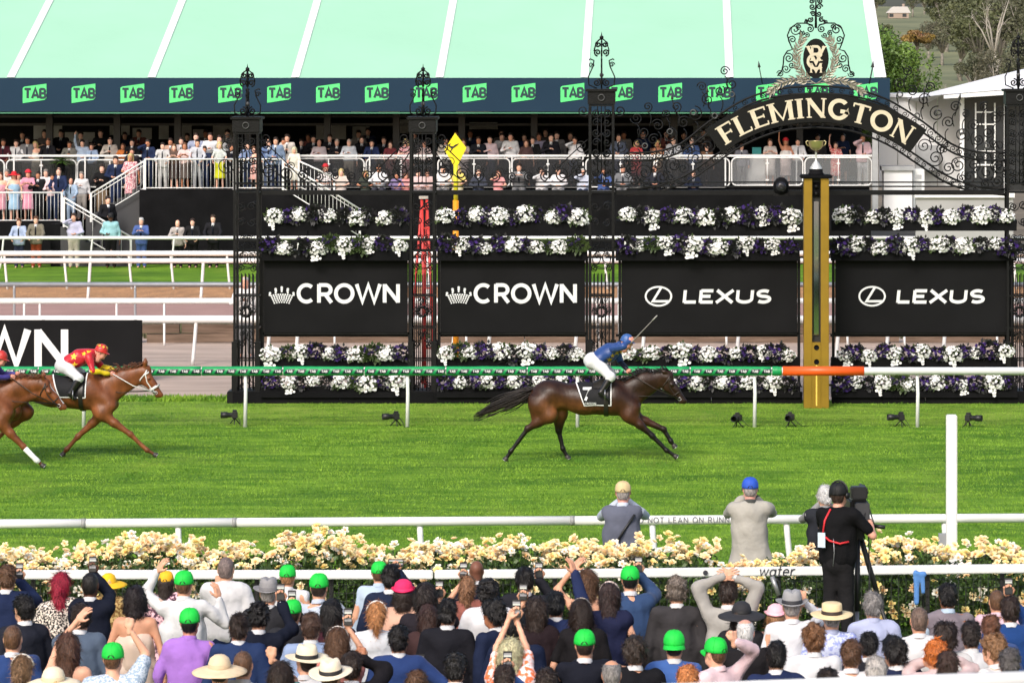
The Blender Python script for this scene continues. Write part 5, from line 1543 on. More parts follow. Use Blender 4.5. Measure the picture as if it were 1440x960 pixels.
def hat_parts(kind, col, band=(30, 28, 28)):
 m = mat('hat_' + hexname(col), s2l(col), rough=.85, var=.08, vscale=20, bump=.5, bscale=120, bdist=.003)
 b = mat('hatband_' + hexname(band), s2l(band), rough=.7)
 mb = MB()
 cr, hh, br, up = {'fedora': (.094, .125, .150, .016), 'panama': (.097, .118, .185, .008), 'boater': (.098, .105, .20, .0), 'wide': (.097, .115, .235, -.02), 'cloche': (.101, .125, .128, .012), 'bowler': (.100, .13, .15, .02)}[kind]
 z0 = .028
 if kind in ('fedora', 'panama'): prof = [(.0005, z0 + hh * .93), (.03, z0 + hh * .98), (.055, z0 + hh), (cr * .80, z0 + hh * .96), (cr * .92, z0 + hh * .6), (cr, z0 + .012)]
 elif kind == 'boater': prof = [(.0005, z0 + hh), (cr * .85, z0 + hh), (cr * .95, z0 + hh * .93), (cr * .98, z0 + hh * .5), (cr, z0 + .01)]
 else: prof = [(.0005, z0 + hh), (.045, z0 + hh * .96), (cr * .82, z0 + hh * .74), (cr * .98, z0 + hh * .38), (cr, z0 + .01)]
 n = 28
 def brimz(a, f): return up * f * f * (1 + .8 * abs(math.cos(a))) - .012 * f * math.sin(a) ** 2
 vs = []; fs = []
 for (r, z) in prof:
  for k in range(n):
   a = 2 * PI * k / n; pin = 1.0
   if kind in ('fedora', 'panama') and z > z0 + hh * .5 and math.sin(a) > .3: pin = 1 - .12 * abs(math.cos(a)) * (1 if math.sin(a) > 0 else 0)
   dz = -.016 * max(0, 1 - abs(r * math.cos(a)) / .03) if kind in ('fedora', 'panama') and z > z0 + hh * .9 else 0
   vs.append((r * math.cos(a) * pin, r * 1.15 * math.sin(a) - .008, z + dz))
 rows = len(prof)
 for f_ in (.0, .35, .7, 1.0):
  for k in range(n):
   a = 2 * PI * k / n; r = cr + (br - cr) * f_
   vs.append((r * math.cos(a), r * 1.12 * math.sin(a) - .008, z0 + .006 + brimz(a, f_) + (.012 * f_ if kind == 'cloche' else 0)))
 for f_ in (1.0, .7, .35, 0):
  for k in range(n):
   a = 2 * PI * k / n; r = cr + (br - cr) * f_ - .001
   vs.append((r * math.cos(a), r * 1.12 * math.sin(a) - .008, z0 + brimz(a, f_) + (.012 * f_ if kind == 'cloche' else 0)))
 R_ = rows + 8
 for i in range(R_ - 1):
  for k in range(n): l = (k + 1) % n; fs.append((i * n + k, i * n + l, (i + 1) * n + l, (i + 1) * n + k))
 mb.add(vs, fs, m, True)
 bb = MB(); bb.lathe([(cr * 1.012, z0 + .008), (cr * 1.012, z0 + .010), (cr * .985, z0 + .042), (cr * .975, z0 + .042)], b, n=28, sy=1.15, c=(0, -.008, 0))
 return [('hat', mb), ('hat_band', bb)]
def headband(col):
 mb = MB(); m = mat('band_' + hexname(col), s2l(col), rough=.5)
 mb.tube([(.094 * math.cos(R(10 + 16 * i)), .012, .02 + .112 * math.sin(R(10 + 16 * i))) for i in range(11)], .011, m, n=6)
 return [('headband', mb)]
def sunglasses():
 mb = MB(); m = mat('dark_lens', (.012, .012, .014), rough=.15)
 for s in (-1, 1):
  mb.ball((s * .033, .094, .008), (.026, .010, .019), m, n=8, k=5)
  mb.tube([(s * .058, .088, .014), (s * .082, .0, .012)], .0035, m, n=4)
 return [('sunglasses', mb)]

# ---- posed body
def joints(arms, lean=0.0, sit=False, female=False):
 J = {}
 sw = .165 if female else .188
 J['hip'] = [V3(s * .09, 0, .90) for s in (-1, 1)]
 J['knee'] = [V3(s * .10, .02, .49) for s in (-1, 1)]
 J['ank'] = [V3(s * .11, -.02, .08) for s in (-1, 1)]
 if sit:
  J['hip'] = [V3(s * .09, 0, .50) for s in (-1, 1)]; J['knee'] = [V3(s * .13, .42, .52) for s in (-1, 1)]; J['ank'] = [V3(s * .13, .42, .08) for s in (-1, 1)]
 base = V3(0, 0, .52 if sit else .93)
 L = rotm(0, -lean)
 def up(x, y, z): return base + L @ V3(x, y, z)
 J['up'] = up; J['L'] = L
 J['sho'] = [up(s * sw, -.01, .485) for s in (-1, 1)]
 J['neck'] = up(0, -.012, .55); J['head'] = up(0, .022, .705)
 J['el'], J['wr'] = [None, None], [None, None]
 for i, s in enumerate((-1, 1)):
  a = arms[i]
  tg, hint = a
  J['el'][i], J['wr'][i] = ik(J['sho'][i], np.asarray(tg, float), .295, .265, np.asarray(hint, float))
 return J
def body_field(J, female, legs=True, g=0.0):
 """flesh: g inflates"""
 f = Field(); up = J['up']; ch = .150 if female else .165; wa = .115 if female else .145
 f.cap(up(0, 0, .02), up(0, 0, .08), .115 + g, .11 + g, k=.05, S=(.70, 1, 1))
 f.cap(up(0, .0, .1), up(0, 0, .22), wa * .72 + g, wa * .74 + g, k=.06, S=(.72, 1, 1))
 f.cap(up(0, 0, .28), up(0, -.005, .40), ch * .70 + g, ch * .70 + g, k=.06, S=(.70, 1, 1))
 f.cap(J['sho'][0] + V3(.03, 0, -.005), J['sho'][1] + V3(-.03, 0, -.005), .062 + g, .062 + g, k=.05)
 f.cap(up(0, -.02, .47), J['neck'], .075 + g, .056 + g * .5, k=.05)
 f.cap(J['neck'], J['head'] + (J['neck'] - J['head']) * .35, .055, .054, k=.03)
 if female:
  for s in (-1, 1): f.ell(up(s * .07, .085, .30), (.062 + g, .055 + g, .06 + g), .04)
 for i in (0, 1):
  f.cap(J['sho'][i], J['el'][i], (.043 if female else .052) + g, (.034 if female else .041) + g, k=.03)
  f.cap(J['el'][i], J['wr'][i], (.035 if female else .041) + g, .026 + g, k=.02)
  if legs:
   f.cap(J['hip'][i], J['knee'][i], .082 + g, .055 + g, k=.04); f.cap(J['knee'][i], J['ank'][i], .054 + g, .036 + g, k=.03)
   f.cap(J['ank'][i] + V3(0, -.03, -.035), J['ank'][i] + V3(0, .13, -.045), .036, .030, k=.03)
 return f
def top_field(J, kind, female, g=.023):
 f = Field(); up = J['up']; ch = .155 if female else .168; wa = .125 if female else .155
 hem = {'suit': -.13, 'shirt': -.02, 'vest': -.06, 'dress': .0, 'strap': .0, 'coat': -.20, 'tee': -.06}[kind]
 f.cap(up(0, 0, hem + .08), up(0, 0, .10), wa * .80 + g + (.045 if kind == 'coat' else .006 if kind == 'suit' else 0), wa * .75 + g, k=.05, S=(.70, 1, 1))
 f.cap(up(0, 0, .1), up(0, 0, .24), wa * .74 + g, ch * .70 + g, k=.06, S=(.72, 1, 1))
 topz = .40 if kind != 'strap' else .30
 f.cap(up(0, 0, .24), up(0, -.008, topz), ch * .72 + g, ch * .70 + g, k=.06, S=(.69, 1, 1))
 if female:
  for s in (-1, 1): f.ell(up(s * .07, .085, .30), (.064 + g * .6, .055 + g * .6, .06 + g * .6), .04)
 if kind != 'strap':
  f.cap(J['sho'][0] + V3(.02, 0, -.002), J['sho'][1] + V3(-.02, 0, -.002), .064 + g * .9, .064 + g * .9, k=.05)
  f.cap(up(0, -.025, .455), up(0, -.018, .518), .086 + g, .052 + g * .5, k=.05)
  sl = {'suit': (1, .97), 'shirt': (1, .95), 'coat': (1, .95), 'dress': (.0, 0), 'vest': (0, 0), 'tee': (.75, 0)}[kind]
  for i in (0, 1):
   w = .066 if kind in ('suit', 'coat') else .070 if kind == 'tee' and not female else .058
   if sl[0]:
    e = J['sho'][i] + (J['el'][i] - J['sho'][i]) * sl[0]
    f.cap(J['sho'][i], e, w + .004, w - .006, k=.022)
   if sl[1]:
    e = J['el'][i] + (J['wr'][i] - J['el'][i]) * sl[1]
    f.cap(J['el'][i], e, w - .006, w - .020, k=.02)
 if kind in ('suit', 'coat'):
  a, b = up(-.07, -.056, .548), up(.07, -.056, .548)
  f.cap(a, b, .018, .018, k=.02); f.cap(a, up(-.085, .05, .50), .018, .016, k=.02); f.cap(b, up(.085, .05, .50), .018, .016, k=.02)
 return f, hem
def trouser_field(J, hemz=.06, g=.016):
 f = Field(); up = J['up']
 f.cap(up(0, 0, -.02), up(0, 0, .08), .118 + g, .112 + g, k=.05, S=(.70, 1, 1))
 for i in (0, 1):
  f.cap(J['hip'][i], J['knee'][i], .086 + g, .062 + g, k=.04); f.cap(J['knee'][i], J['ank'][i], .062 + g, .050 + g, k=.03)
 return f
def skirt_field(J, length=.5, flare=.13, sit=False):
 f = Field(); up = J['up']
 if sit:
  f.cap(up(0, .02, .0), V3(0, .42, .5), .15, .13, k=.05, S=(.75, 1, 1)); f.cap(V3(0, .42, .5), V3(0, .44, .3), .13, .12, k=.05, S=(.75, 1, 1)); return f
 f.cap(up(0, 0, .16), up(0, 0, .0), .105, .135, k=.05, S=(.72, 1, 1)); f.cap(up(0, 0, 0), V3(0, 0, .93 - length), .135, .135 + flare, k=.05, S=(.78, 1, 1))
 return f

ARM = {   # (wrist target, elbow hint) for the right side; mirrored for the left
 'down': ((.30, .02, .80), (.6, -.6, 0)), 'front': ((.10, .27, 1.10), (.9, -.3, -.6)), 'chest': ((.05, .28, 1.25), (.9, -.1, -.6)),
 'cross': ((-.10, .22, 1.14), (.9, .1, -.5)), 'rail': ((.20, .36, 1.02), (.8, -.5, -.2)), 'phone': ((.12, .38, 1.66), (.9, .1, -.5)),
 'face': ((.06, .17, 1.56), (.9, .3, -.5)), 'high': ((.25, .18, 1.98), (.8, -.1, 0)), 'headtop': ((.055, .02, 1.80), (1, .1, .15)), 'clap': ((.02, .32, 1.30), (.9, -.1, -.6)),
 'lap': ((.08, .30, .72), (.9, -.3, 0)), 'sitface': ((.05, .24, 1.12), (.9, 0, -.5)), 'sitclap': ((.02, .30, .95), (.9, -.1, -.5)),
}
def armspec(a, i):
 if isinstance(a, str): tg, h = ARM[a]
 else: tg, h = a; return np.array(tg, float), np.array(h, float)
 s = -1 if i == 0 else 1
 return np.array((tg[0] * s, tg[1], tg[2])), np.array((h[0] * s, h[1], h[2]))

_seed = [100]
SHOE = None
def make_person(loc, rz, label, cat='person', h=1.0, female=False, top='suit', topc=(30, 34, 48), botc=(28, 30, 40), bottom='trousers',
    skinc=(214, 160, 130), hair=('short', (50, 36, 28)), hat=None, arms=('down', 'down'), hands=('relax', 'relax'), handdir=(None, None),
    head=(0, 0), lean=0.03, res=.024, collar=(235, 235, 238), extra=(), group=None, name='person', topm=None, glasses=False, band=None, botm=None, neckscarf=None, hiddenlegs=False):
 _seed[0] += 1; sd = _seed[0]
 t = thing(name, label, cat, loc, rz=rz, group=group)
 J = joints([armspec(a, i) for i, a in enumerate(arms)], lean, False, female)
 sk = skin(skinc)
 # one continuous body: torso, arms, legs, head, hands
 V, Q = body_field(J, female).mesh(res * 1.05)
 parts = [(V, Q, 0)]
 hv, hq, hm = HEAD['hi']; HM = rotm(head[0], head[1], head[2] if len(head) > 2 else 0)
 hv = hv @ HM.T + J['head']
 for k in (0, 1, 2):
  s_ = hm == k
  if s_.any(): parts.append((hv, hq[s_], k))
 # (head vertices repeat per material; unused ones are dropped by compact())
 for i in (0, 1):
  v, q = HANDS[hands[i]]
  v = v * np.array([1 if i == 1 else -1, 1, 1]); q2 = q if i == 1 else q[:, ::-1]
  d = J['wr'][i] - J['el'][i]
  if handdir[i] is not None: z, y = handdir[i]
  else: z = d; y = V3(-.8 if i else .8, .5, 0) if hands[i] != 'fist' else V3(0, 1, .1)
  parts.append((v @ frame(z, np.asarray(y, float)).T + J['wr'][i], q2, 0))
 V, Q, mi = compact(*join_np(parts))
 put('body', mesh_np('body', V * h, [Q], mats=[sk, mat('eye', (.02, .015, .012), rough=.2), mat('lip', (.35, .12, .10), rough=.5)], mi=mi), t)
 # clothing
 if top:
  f, hem = top_field(J, top, female)
  w1 = wavy(sd, .010 if top in ('suit', 'coat') else .013, 20, 6, .7); w2 = wavy(sd + 7, .0055, 52, 6, .45)
  w = lambda x, y, z: w1(x, y, z) + w2(x, y, z)
  up0 = J['up'](0, 0, hem)[2]
  def cut(Vv, x, y, z): return np.maximum(Vv, (up0 - z)) if top != 'strap' else np.maximum(np.maximum(Vv, up0 - z), z - J['up'](0, 0, .40)[2])
  V, Q = f.mesh(res, cut=cut, noise=w)
  put({'suit': 'jacket', 'coat': 'coat', 'vest': 'waistcoat', 'shirt': 'shirt', 'dress': 'dress_bodice', 'strap': 'dress_bodice', 'tee': 't_shirt'}[top],
   mesh_np('top', V * h, [Q], mats=[topm or cloth(topc)]), t)
  if top == 'vest':      # shirt sleeves under a waistcoat
   f = Field()
   for i in (0, 1):
    f.cap(J['sho'][i], J['el'][i], .062, .052, k=.04); f.cap(J['el'][i], J['wr'][i], .052, .036, k=.02)
   f.cap(J['up'](0, -.02, .46), J['up'](0, -.018, .53), .088, .064, k=.03)
   V, Q = f.mesh(res, noise=wavy(sd + 5, .008, 24, 5, .6)); put('shirt', mesh_np('shirt', V * h, [Q], mats=[cloth(collar)]), t)
  if top in ('suit', 'shirt', 'vest', 'coat') and collar is not None:
   mb = MB(); c0 = J['up'](0, -.012, .566)
   mb.lathe([(.074, -.024), (.073, -.01), (.066, .020), (.062, .022), (.060, -.01)], cloth(collar if top != 'shirt' else topc), n=18, c=tuple(c0), sy=1.08, M=Matrix.Rotation(-.22 - lean, 3, 'X'))
   mb.v = [tuple(np.array(q) * h) for q in mb.v]; mb.build('collar', t)
  if top in ('suit', 'coat') and collar is not None:
   for i in (0, 1):
    d = nrm(J['wr'][i] - J['el'][i]); a = J['wr'][i] - d * .022; b = J['wr'][i] + d * .004
    mb = MB(); mb.tube([a * h, b * h], .037 * h, cloth(collar), n=10, cap=False); mb.build('shirt_cuff', t)
 if bottom == 'trousers':
  V, Q = trouser_field(J).mesh(res * 1.5, noise=wavy(sd + 1, .008, 20, 5, .5), cut=lambda Vv, x, y, z: np.maximum(Vv, z - J['up'](0, 0, .12)[2]))
  put('trousers', mesh_np('trousers', V * h, [Q], mats=[botm or cloth(botc)]), t)
  for i in (0, 1):
   f = Field().cap(J['ank'][i] + V3(0, -.04, -.04), J['ank'][i] + V3(0, .13, -.05), .045, .036, k=.03)
   V, Q = f.mesh(.03); put('shoe', mesh_np('shoe', V * h, [Q], mats=[mat('shoe_leather', (.02, .016, .014), rough=.35)]), t)
 elif bottom == 'skirt':
  V, Q = skirt_field(J).mesh(res * 1.5, noise=wavy(sd + 1, .012, 26, 5, .25), cut=lambda Vv, x, y, z: np.maximum(Vv, .42 - z))
  put('skirt', mesh_np('skirt', V * h, [Q], mats=[botm or topm or cloth(botc)]), t)
 # head wear
 def onhead(mb, nm, mtx=HM):
  mb.v = [tuple((mtx @ np.array(q) + J['head']) * h) for q in mb.v]; return mb.build(nm, t)
 if hair and hat and hair[0] in ('short', 'fluffy', 'curly'): hair = ('buzz', hair[1])
 if hair:
  V, Q, T = hair_field(hair[0], sd, .013 if hair[0] in ('short', 'curly', 'buzz', 'bald', 'fluffy') else .016)
  if hat:
   T = T[V[T].mean(1)[:, 2] < .015]; V = V * np.where((V[:, 2] > .02)[:, None], [[.9, .9, .93]], [[1, 1, 1]])
  put('hair', mesh_np('hair', (V @ HM.T + J['head']) * h, [Q, T], mats=[hairm(hair[1])]), t)
 if hat:
  k, c = hat[0], hat[1]
  ps = cap_parts(c, back=(k == 'backcap')) if k in ('cap', 'backcap') else hat_parts(k, c, hat[2] if len(hat) > 2 else (30, 28, 28))
  tilt = rotm(0, hat[3] if len(hat) > 3 else 0.05, 0)
  par = None
  for nm, mb in ps:
   o = onhead(mb, nm, HM @ tilt)
   if par is None: par = o
   else: o.parent = par
 if band:
  for nm, mb in headband(band): onhead(mb, nm)
 if glasses:
  for nm, mb in sunglasses(): onhead(mb, nm)
 return t, J

def compact(V, Q, mi):
 used = np.zeros(len(V), bool); used[Q.ravel()] = True
 idx = np.cumsum(used) - 1
 return V[used], idx[Q], mi

# phone held in a hand: a thing of its own
M_phone = mat('phone_black', (.015, .015, .017), rough=.3)
M_screen = mat('phone_screen', (.020, .028, .02), rough=.15, col2=(.28, .33, .22), vscale=22, thr=(.45, .6), emit=0)
def phone(loc, rz, label, land=False, tilt=-.12):
 t = thing('phone', label, 'phone', loc, rz=rz)
 d = (.155, .010, .077) if land else (.077, .010, .155)
 b = put('case', bevel_box((0, 0, 0), d, M_phone, .004), t, rot=(tilt, 0, 0))
 mb = MB(); w, hh = d[0] / 2 - .004, d[2] / 2 - .004
 mb.add([(-w, -.0057, -hh), (w, -.0057, -hh), (w, -.0057, hh), (-w, -.0057, hh)], [(0, 1, 2, 3)], M_phone)
 M = [mat('screen_sky', (.55, .6, .55), rough=.2), mat('screen_grass', (.10, .20, .04), rough=.2), mat('screen_dark', (.02, .022, .025), rough=.2), mat('screen_grey', (.3, .3, .32), rough=.2)]
 n = len(label) % 3
 bands = [(-.9, -.55, 2), (-.55, -.1, 3 if n else 2), (-.1, .15, 1), (.15, .4, 2), (.4, .6, 0), (.6, .85, 3)]
 for a, c, k in bands:
  if land: mb.add([(-w * .95, -.0064, a * hh), (w * .95, -.0064, a * hh), (w * .95, -.0064, c * hh), (-w * .95, -.0064, c * hh)], [(0, 1, 2, 3)], M[k])
  else: mb.add([(-w * .94, -.0064, a * hh * .98), (w * .94, -.0064, a * hh * .98), (w * .94, -.0064, c * hh * .98), (-w * .94, -.0064, c * hh * .98)], [(0, 1, 2, 3)], M[k])
 mb.build('screen', t, rot=(tilt, 0, 0))
 mb = MB(); mb.box((-d[0] * .25, .008, d[2] * .3), (.025, .006, .03), M_phone); mb.build('lens_bump', t, rot=(tilt, 0, 0))
 return t
# ================================================================== HORSES AND JOCKEYS
def coat_mat(name, rough=.42):
 m = bpy.data.materials.new(name); m.use_nodes = True; nt = m.node_tree; b = nt.nodes['Principled BSDF']
 a = nt.nodes.new('ShaderNodeVertexColor'); a.layer_name = 'coat'
 tc = nt.nodes.new('ShaderNodeTexCoord'); n = nt.nodes.new('ShaderNodeTexNoise'); n.inputs['Scale'].default_value = 7; n.inputs['Detail'].default_value = 5
 mp = nt.nodes.new('ShaderNodeMapping'); mp.inputs['Scale'].default_value = (1, 1, .6)
 nt.links.new(tc.outputs['Object'], mp.inputs[0]); nt.links.new(mp.outputs[0], n.inputs[0])
 mr = nt.nodes.new('ShaderNodeMapRange'); mr.inputs[1].default_value = .3; mr.inputs[2].default_value = .7; mr.inputs[3].default_value = .62; mr.inputs[4].default_value = 1.35
 nt.links.new(n.outputs[0], mr.inputs[0])
 mx = nt.nodes.new('ShaderNodeVectorMath'); mx.operation = 'SCALE'
 nt.links.new(a.outputs[0], mx.inputs[0]); nt.links.new(mr.outputs[0], mx.inputs['Scale'])
 nt.links.new(mx.outputs[0], b.inputs['Base Color']); b.inputs['Roughness'].default_value = rough; b.inputs['Specular IOR Level'].default_value = .32
 b.inputs['Coat Weight'].default_value = .04; b.inputs['Coat Roughness'].default_value = .35; b.inputs['Sheen Weight'].default_value = 0
 n2 = nt.nodes.new('ShaderNodeTexNoise'); n2.inputs['Scale'].default_value = 26; nt.links.new(mp.outputs[0], n2.inputs[0])
 bp = nt.nodes.new('ShaderNodeBump'); bp.inputs['Strength'].default_value = .4; bp.inputs['Distance'].default_value = .012
 nt.links.new(n2.outputs[0], bp.inputs['Height']); nt.links.new(bp.outputs[0], b.inputs['Normal'])
 return m
M_coat = coat_mat('horse_coat')
def horse_field(j):
 """j: joint dict, near = y<0"""
 f = Field(); A = lambda n, y=0.0: V3(j[n][0], y, j[n][1])
 # trunk
 f.ell(A('croup'), (.30, .27, .25), .10); f.ell(A('hip'), (.25, .25, .27), .10)
 f.cap(A('loin'), A('mid'), .235, .265, k=.12, S=(1, .95, 1)); f.cap(A('mid'), A('chest'), .265, .305, k=.12, S=(1, 1.05, 1))
 f.cap(A('withers') + V3(-.22, 0, -.10), A('withers') + V3(.02, 0, -.06), .085, .095, k=.12)
 f.cap(A('chest') + V3(.05, 0, .02), A('breast'), .25, .20, k=.10, S=(1, 1.08, 1))
 for s in (-1, 1):
  f.cap(A('withers', s * .10) + V3(-.02, 0, -.14), A('point', s * .13), .095, .085, k=.09)          # shoulder blade
  f.cap(A('point', s * .13), A('elbow', s * .15), .088, .095, k=.10)                                    # upper arm
  f.ell(A('elbow', s * .125) + V3(-.05, 0, .10), (.12, .08, .13), .12)                               # triceps
  f.cap(A('croup', s * .13) + V3(.05, 0, .02), A('hip', s * .15) + V3(-.08, 0, -.06), .15, .15, k=.06)   # gluteals
  f.cap(A('hip', s * .15) + V3(-.16, 0, .04), A('hip', s * .14) + V3(-.12, 0, -.26), .10, .09, k=.06)
  f.ell(A('breast', s * .08), (.10, .10, .12), .08)
  for q in range(4): f.cap(A('mid', s * .235) + V3(.02 + .11 * q, 0, .10), A('mid', s * .20) + V3(-.06 + .11 * q, 0, -.16), .022, .022, k=.05)
 # neck
 f.cap(A('neckb'), A('neckm'), .215, .165, k=.10, S=(1, 1.6, 1)); f.cap(A('neckm'), A('poll'), .165, .095, k=.08, S=(1, 1.5, 1))
 f.cap(A('throatb'), A('throat'), .12, .075, k=.08, S=(1, 1.3, 1))
 # head
 P_, N_ = A('poll'), A('nose'); d = N_ - P_; L = np.linalg.norm(d); u = d / L; dn = np.array([-u[2], 0, u[0]])
 if dn[2] > 0: dn = -dn            # towards the jaw
 if dn @ V3(-1, 0, -.5) < 0: dn = -dn
 j['_u'], j['_dn'] = u, dn
 f.cap(P_ + u * .03 + dn * .045, P_ + u * L * .55 + dn * .035, .085, .062, k=.05, S=(1, 1.05, 1))
 f.cap(P_ + u * L * .5 + dn * .035, P_ + u * L * .93 + dn * .03, .060, .046, k=.04, S=(1, 1.0, 1))
 f.ell(P_ + u * L * .25 + dn * .13, (.095, .06, .095), .05)                                              # cheek
 f.cap(P_ + u * L * .35 + dn * .15, P_ + u * L * .86 + dn * .085, .042, .028, k=.04)                       # lower jaw
 f.ell(P_ + u * L * .97 + dn * .035, (.052, .048, .045), .03); f.ell(P_ + u * L * .93 + dn * .095, (.035, .032, .03), .025)
 for s in (-1, 1):
  f.ell(P_ + u * L * .30 + dn * .035 + V3(0, s * .078, 0), (.030, .016, .022), .02)                   # eye bulge
  f.ell(P_ + u * L * .97 + dn * .03 + V3(.012, s * .052, 0), (.014, .012, .018), .008, sub=True)       # nostril
  e = j.get('ear', (-.08, .16)); b = P_ + V3(-.01, s * .045, .05)
  f.cap(b, b + V3(e[0] * .5, s * .025, e[1] * .5), .030, .032, k=.02, S=(1, 1.3, 1)); f.cap(b + V3(e[0] * .5, s * .025, e[1] * .5), b + V3(e[0], s * .03, e[1]), .030, .008, k=.02, S=(1, 1.3, 1))
 # legs
 for nm, s in (('fn', -1), ('ff', 1)):
  k_, fl, hf = j[nm]; y = s * .135
  E = A('elbow', s * .15); K = V3(k_[0], y, k_[1]); FL = V3(fl[0], y, fl[1]); H = V3(hf[0], y, hf[1])
  f.cap(E + V3(0, -.02 * s, 0), E + (K - E) * .45, .096, .076, k=.12); f.cap(E + (K - E) * .45, K, .070, .048, k=.05)
  f.ell(K, (.052, .048, .056), .03); f.cap(K, FL, .040, .034, k=.03); back = nrm(np.cross(V3(0, 1, 0), FL - K)); back = back if back[0] < 0 else -back
  f.cap(K + back * .012, FL + back * .016, .026, .024, k=.02); f.ell(FL, (.046, .042, .046), .025); f.cap(FL, H - nrm(H - FL) * .05, .034, .032, k=.02)
 for nm, s in (('hn', -1), ('hf', 1)):
  st, hk, fl, hf = j[nm]; y = s * .14
  HP = A('hip', s * .12); S_ = V3(st[0], s * .17, st[1]); K = V3(hk[0], y, hk[1]); FL = V3(fl[0], y, fl[1]); H = V3(hf[0], y, hf[1])
  f.cap(HP + V3(-.03, 0, -.05), S_, .195, .150, k=.09); f.cap(S_, S_ + (K - S_) * .55, .135, .088, k=.06); f.cap(S_ + (K - S_) * .5, K, .088, .055, k=.05)
  f.ell(K, (.062, .045, .060), .03); f.cap(K, FL, .042, .036, k=.03); f.ell(FL, (.048, .042, .046), .025); f.cap(FL, H - nrm(H - FL) * .05, .035, .033, k=.02)
 return f

def horse(label, loc, j, coat, mane, tailc, ears_dark=True, blaze=None, socks=(), number=None, bridle=(.02, .016, .014), tail_pts=None, cloth_x=(.0, .6), noseband=None, name_lines=(), seed=1, tail_spread=.05):
 """coat(V)->Nx3 colours"""
 t = thing('racehorse', label, 'horse', loc)
 V, Q = horse_field(j).mesh(.0145, noise=wavy(seed, .0022, 30, 6))
 me = mesh_np('body', V, [Q], mats=[M_coat]); ca = me.color_attributes.new('coat', 'FLOAT_COLOR', 'POINT')
 C = np.ones((len(V), 4), np.float32); C[:, :3] = coat(V)
 ca.data.foreach_set('color', C.ravel())
 put('body', me, t)
 bvh = BVHTree.FromPolygons([tuple(v) for v in V], [tuple(q) for q in Q])
 M_hoof = mat('hoof', (.035, .03, .026), rough=.5, var=.3, vscale=20)
 M_shoe = mat('horseshoe', (.55, .55, .56), rough=.3, metal=.9)
 for nm, s in (('fn', -1), ('ff', 1), ('hn', -1), ('hf', 1)):
  fl, hf = j[nm][-2], j[nm][-1]; y = s * (.135 if nm[0] == 'f' else .14)
  a = V3(fl[0], y, fl[1]); b = V3(hf[0], y, hf[1]); d = nrm(b - a); mb = MB()
  M = Matrix(frame(d, V3(0, 1, 0)).tolist())
  toe = V3(.02, 0, -.02) if nm[0] == 'f' else V3(0, 0, 0)
  mb.lathe([(.001, -.01), (.034, -.01), (.040, .0), (.054, .055), (.052, .062), (.001, .062)], M_hoof, n=14, c=tuple(b - d * .055), M=M); hoof = mb.build('hoof', t)
  mb = MB(); mb.lathe([(.036, .0625), (.053, .0625), (.053, .069), (.036, .069)], M_shoe, n=14, c=tuple(b - d * .055), M=M); o_ = mb.build('horseshoe', hoof)
 # mane and tail as locks of hair
 M_mane = mat('mane_' + label[:12].replace(' ', '_'), mane, rough=.45, var=.4, vscale=25, spec=.5)
 r = random.Random(seed); mb = MB()
 pw, nm_, po = V3(j['withers'][0] + .06, 0, j['withers'][1] - .02), V3(j['crest'][0], 0, j['crest'][1]), V3(j['poll'][0] + .02, 0, j['poll'][1] + .055)
 for i in range(120):
  u = r.random(); p = (1 - u) ** 2 * pw + 2 * u * (1 - u) * nm_ + u * u * po
  hit = bvh.ray_cast(Vector((p[0], 0, p[2] + .5)), Vector((0, 0, -1)))
  z = hit[0].z if hit[0] else p[2]
  side = r.choice((-1, -1, 1)); l = r.uniform(.10, .24)
  p0 = Vector((p[0], side * .012, z - .012)); back = r.uniform(.5, 1.0)
  p1 = p0 + Vector((-l * .45 * back, side * .03, l * .45 * r.uniform(-.1, 1))); p2 = p1 + Vector((-l * .5 * back, side * .035, l * r.uniform(-.45, .12)))
  mb.tube([p0, p1, p2], [.013, .010, .002], M_mane, n=4)
 mb.build('mane', t)
 M_tail = mat('tail_' + label[:12].replace(' ', '_'), tailc, rough=.5, col2=tuple(c * 2.2 for c in tailc), vscale=4, spec=.4)
 mb = MB(); tp = [V3(a, 0, b) for a, b in tail_pts]
 for i in range(190):
  ph = r.gauss(0, .42); pv = r.gauss(0, .42); lim = r.uniform(.55, 1.04); pts = []; rad = []
  for k in range(12):
   u = k / 11 * lim; q = u * (len(tp) - 1); a = min(int(q), len(tp) - 2); fr = q - a
   c = tp[a] * (1 - fr) + tp[a + 1] * fr; w = tail_spread * (.35 + 2.4 * u * (1.08 - u) + .3 * u)
   pts.append(c + V3(0, ph * w, pv * w + .012 * math.sin(u * 9 + i))); rad.append(.009 * (1 - u * .75) + .001)
  mb.tube(pts, rad, M_tail, n=4)
 mb.build('tail', t)
 # eyes
 P_ = V3(j['poll'][0], 0, j['poll'][1]); N_ = V3(j['nose'][0], 0, j['nose'][1]); L = np.linalg.norm(N_ - P_); u, dn = j['_u'], j['_dn']
 mb = MB()
 for s in (-1, 1): mb.ball(tuple(P_ + u * L * .30 + dn * .035 + V3(0, s * .083, 0)), (.017, .013, .015), mat('horse_eye', (.012, .008, .006), rough=.08), n=8, k=6)
 mb.build('eyes', t)
 # tack laid on the body by casting rays at it
 ax_z = j['mid'][1] + .02
 def wrap(x, th, off, tilt=0.0):
  d = Vector((0, math.sin(th), math.cos(th))); o_ = Vector((x + tilt * th, 0, ax_z))
  h_ = bvh.ray_cast(o_ + d * 1.2, -d)
  return o_ + d * (min((h_[0] - o_).dot(d), .385) + off) if h_[0] is not None and (h_[0] - o_).dot(d) > .05 else o_ + d * (.3 + off)
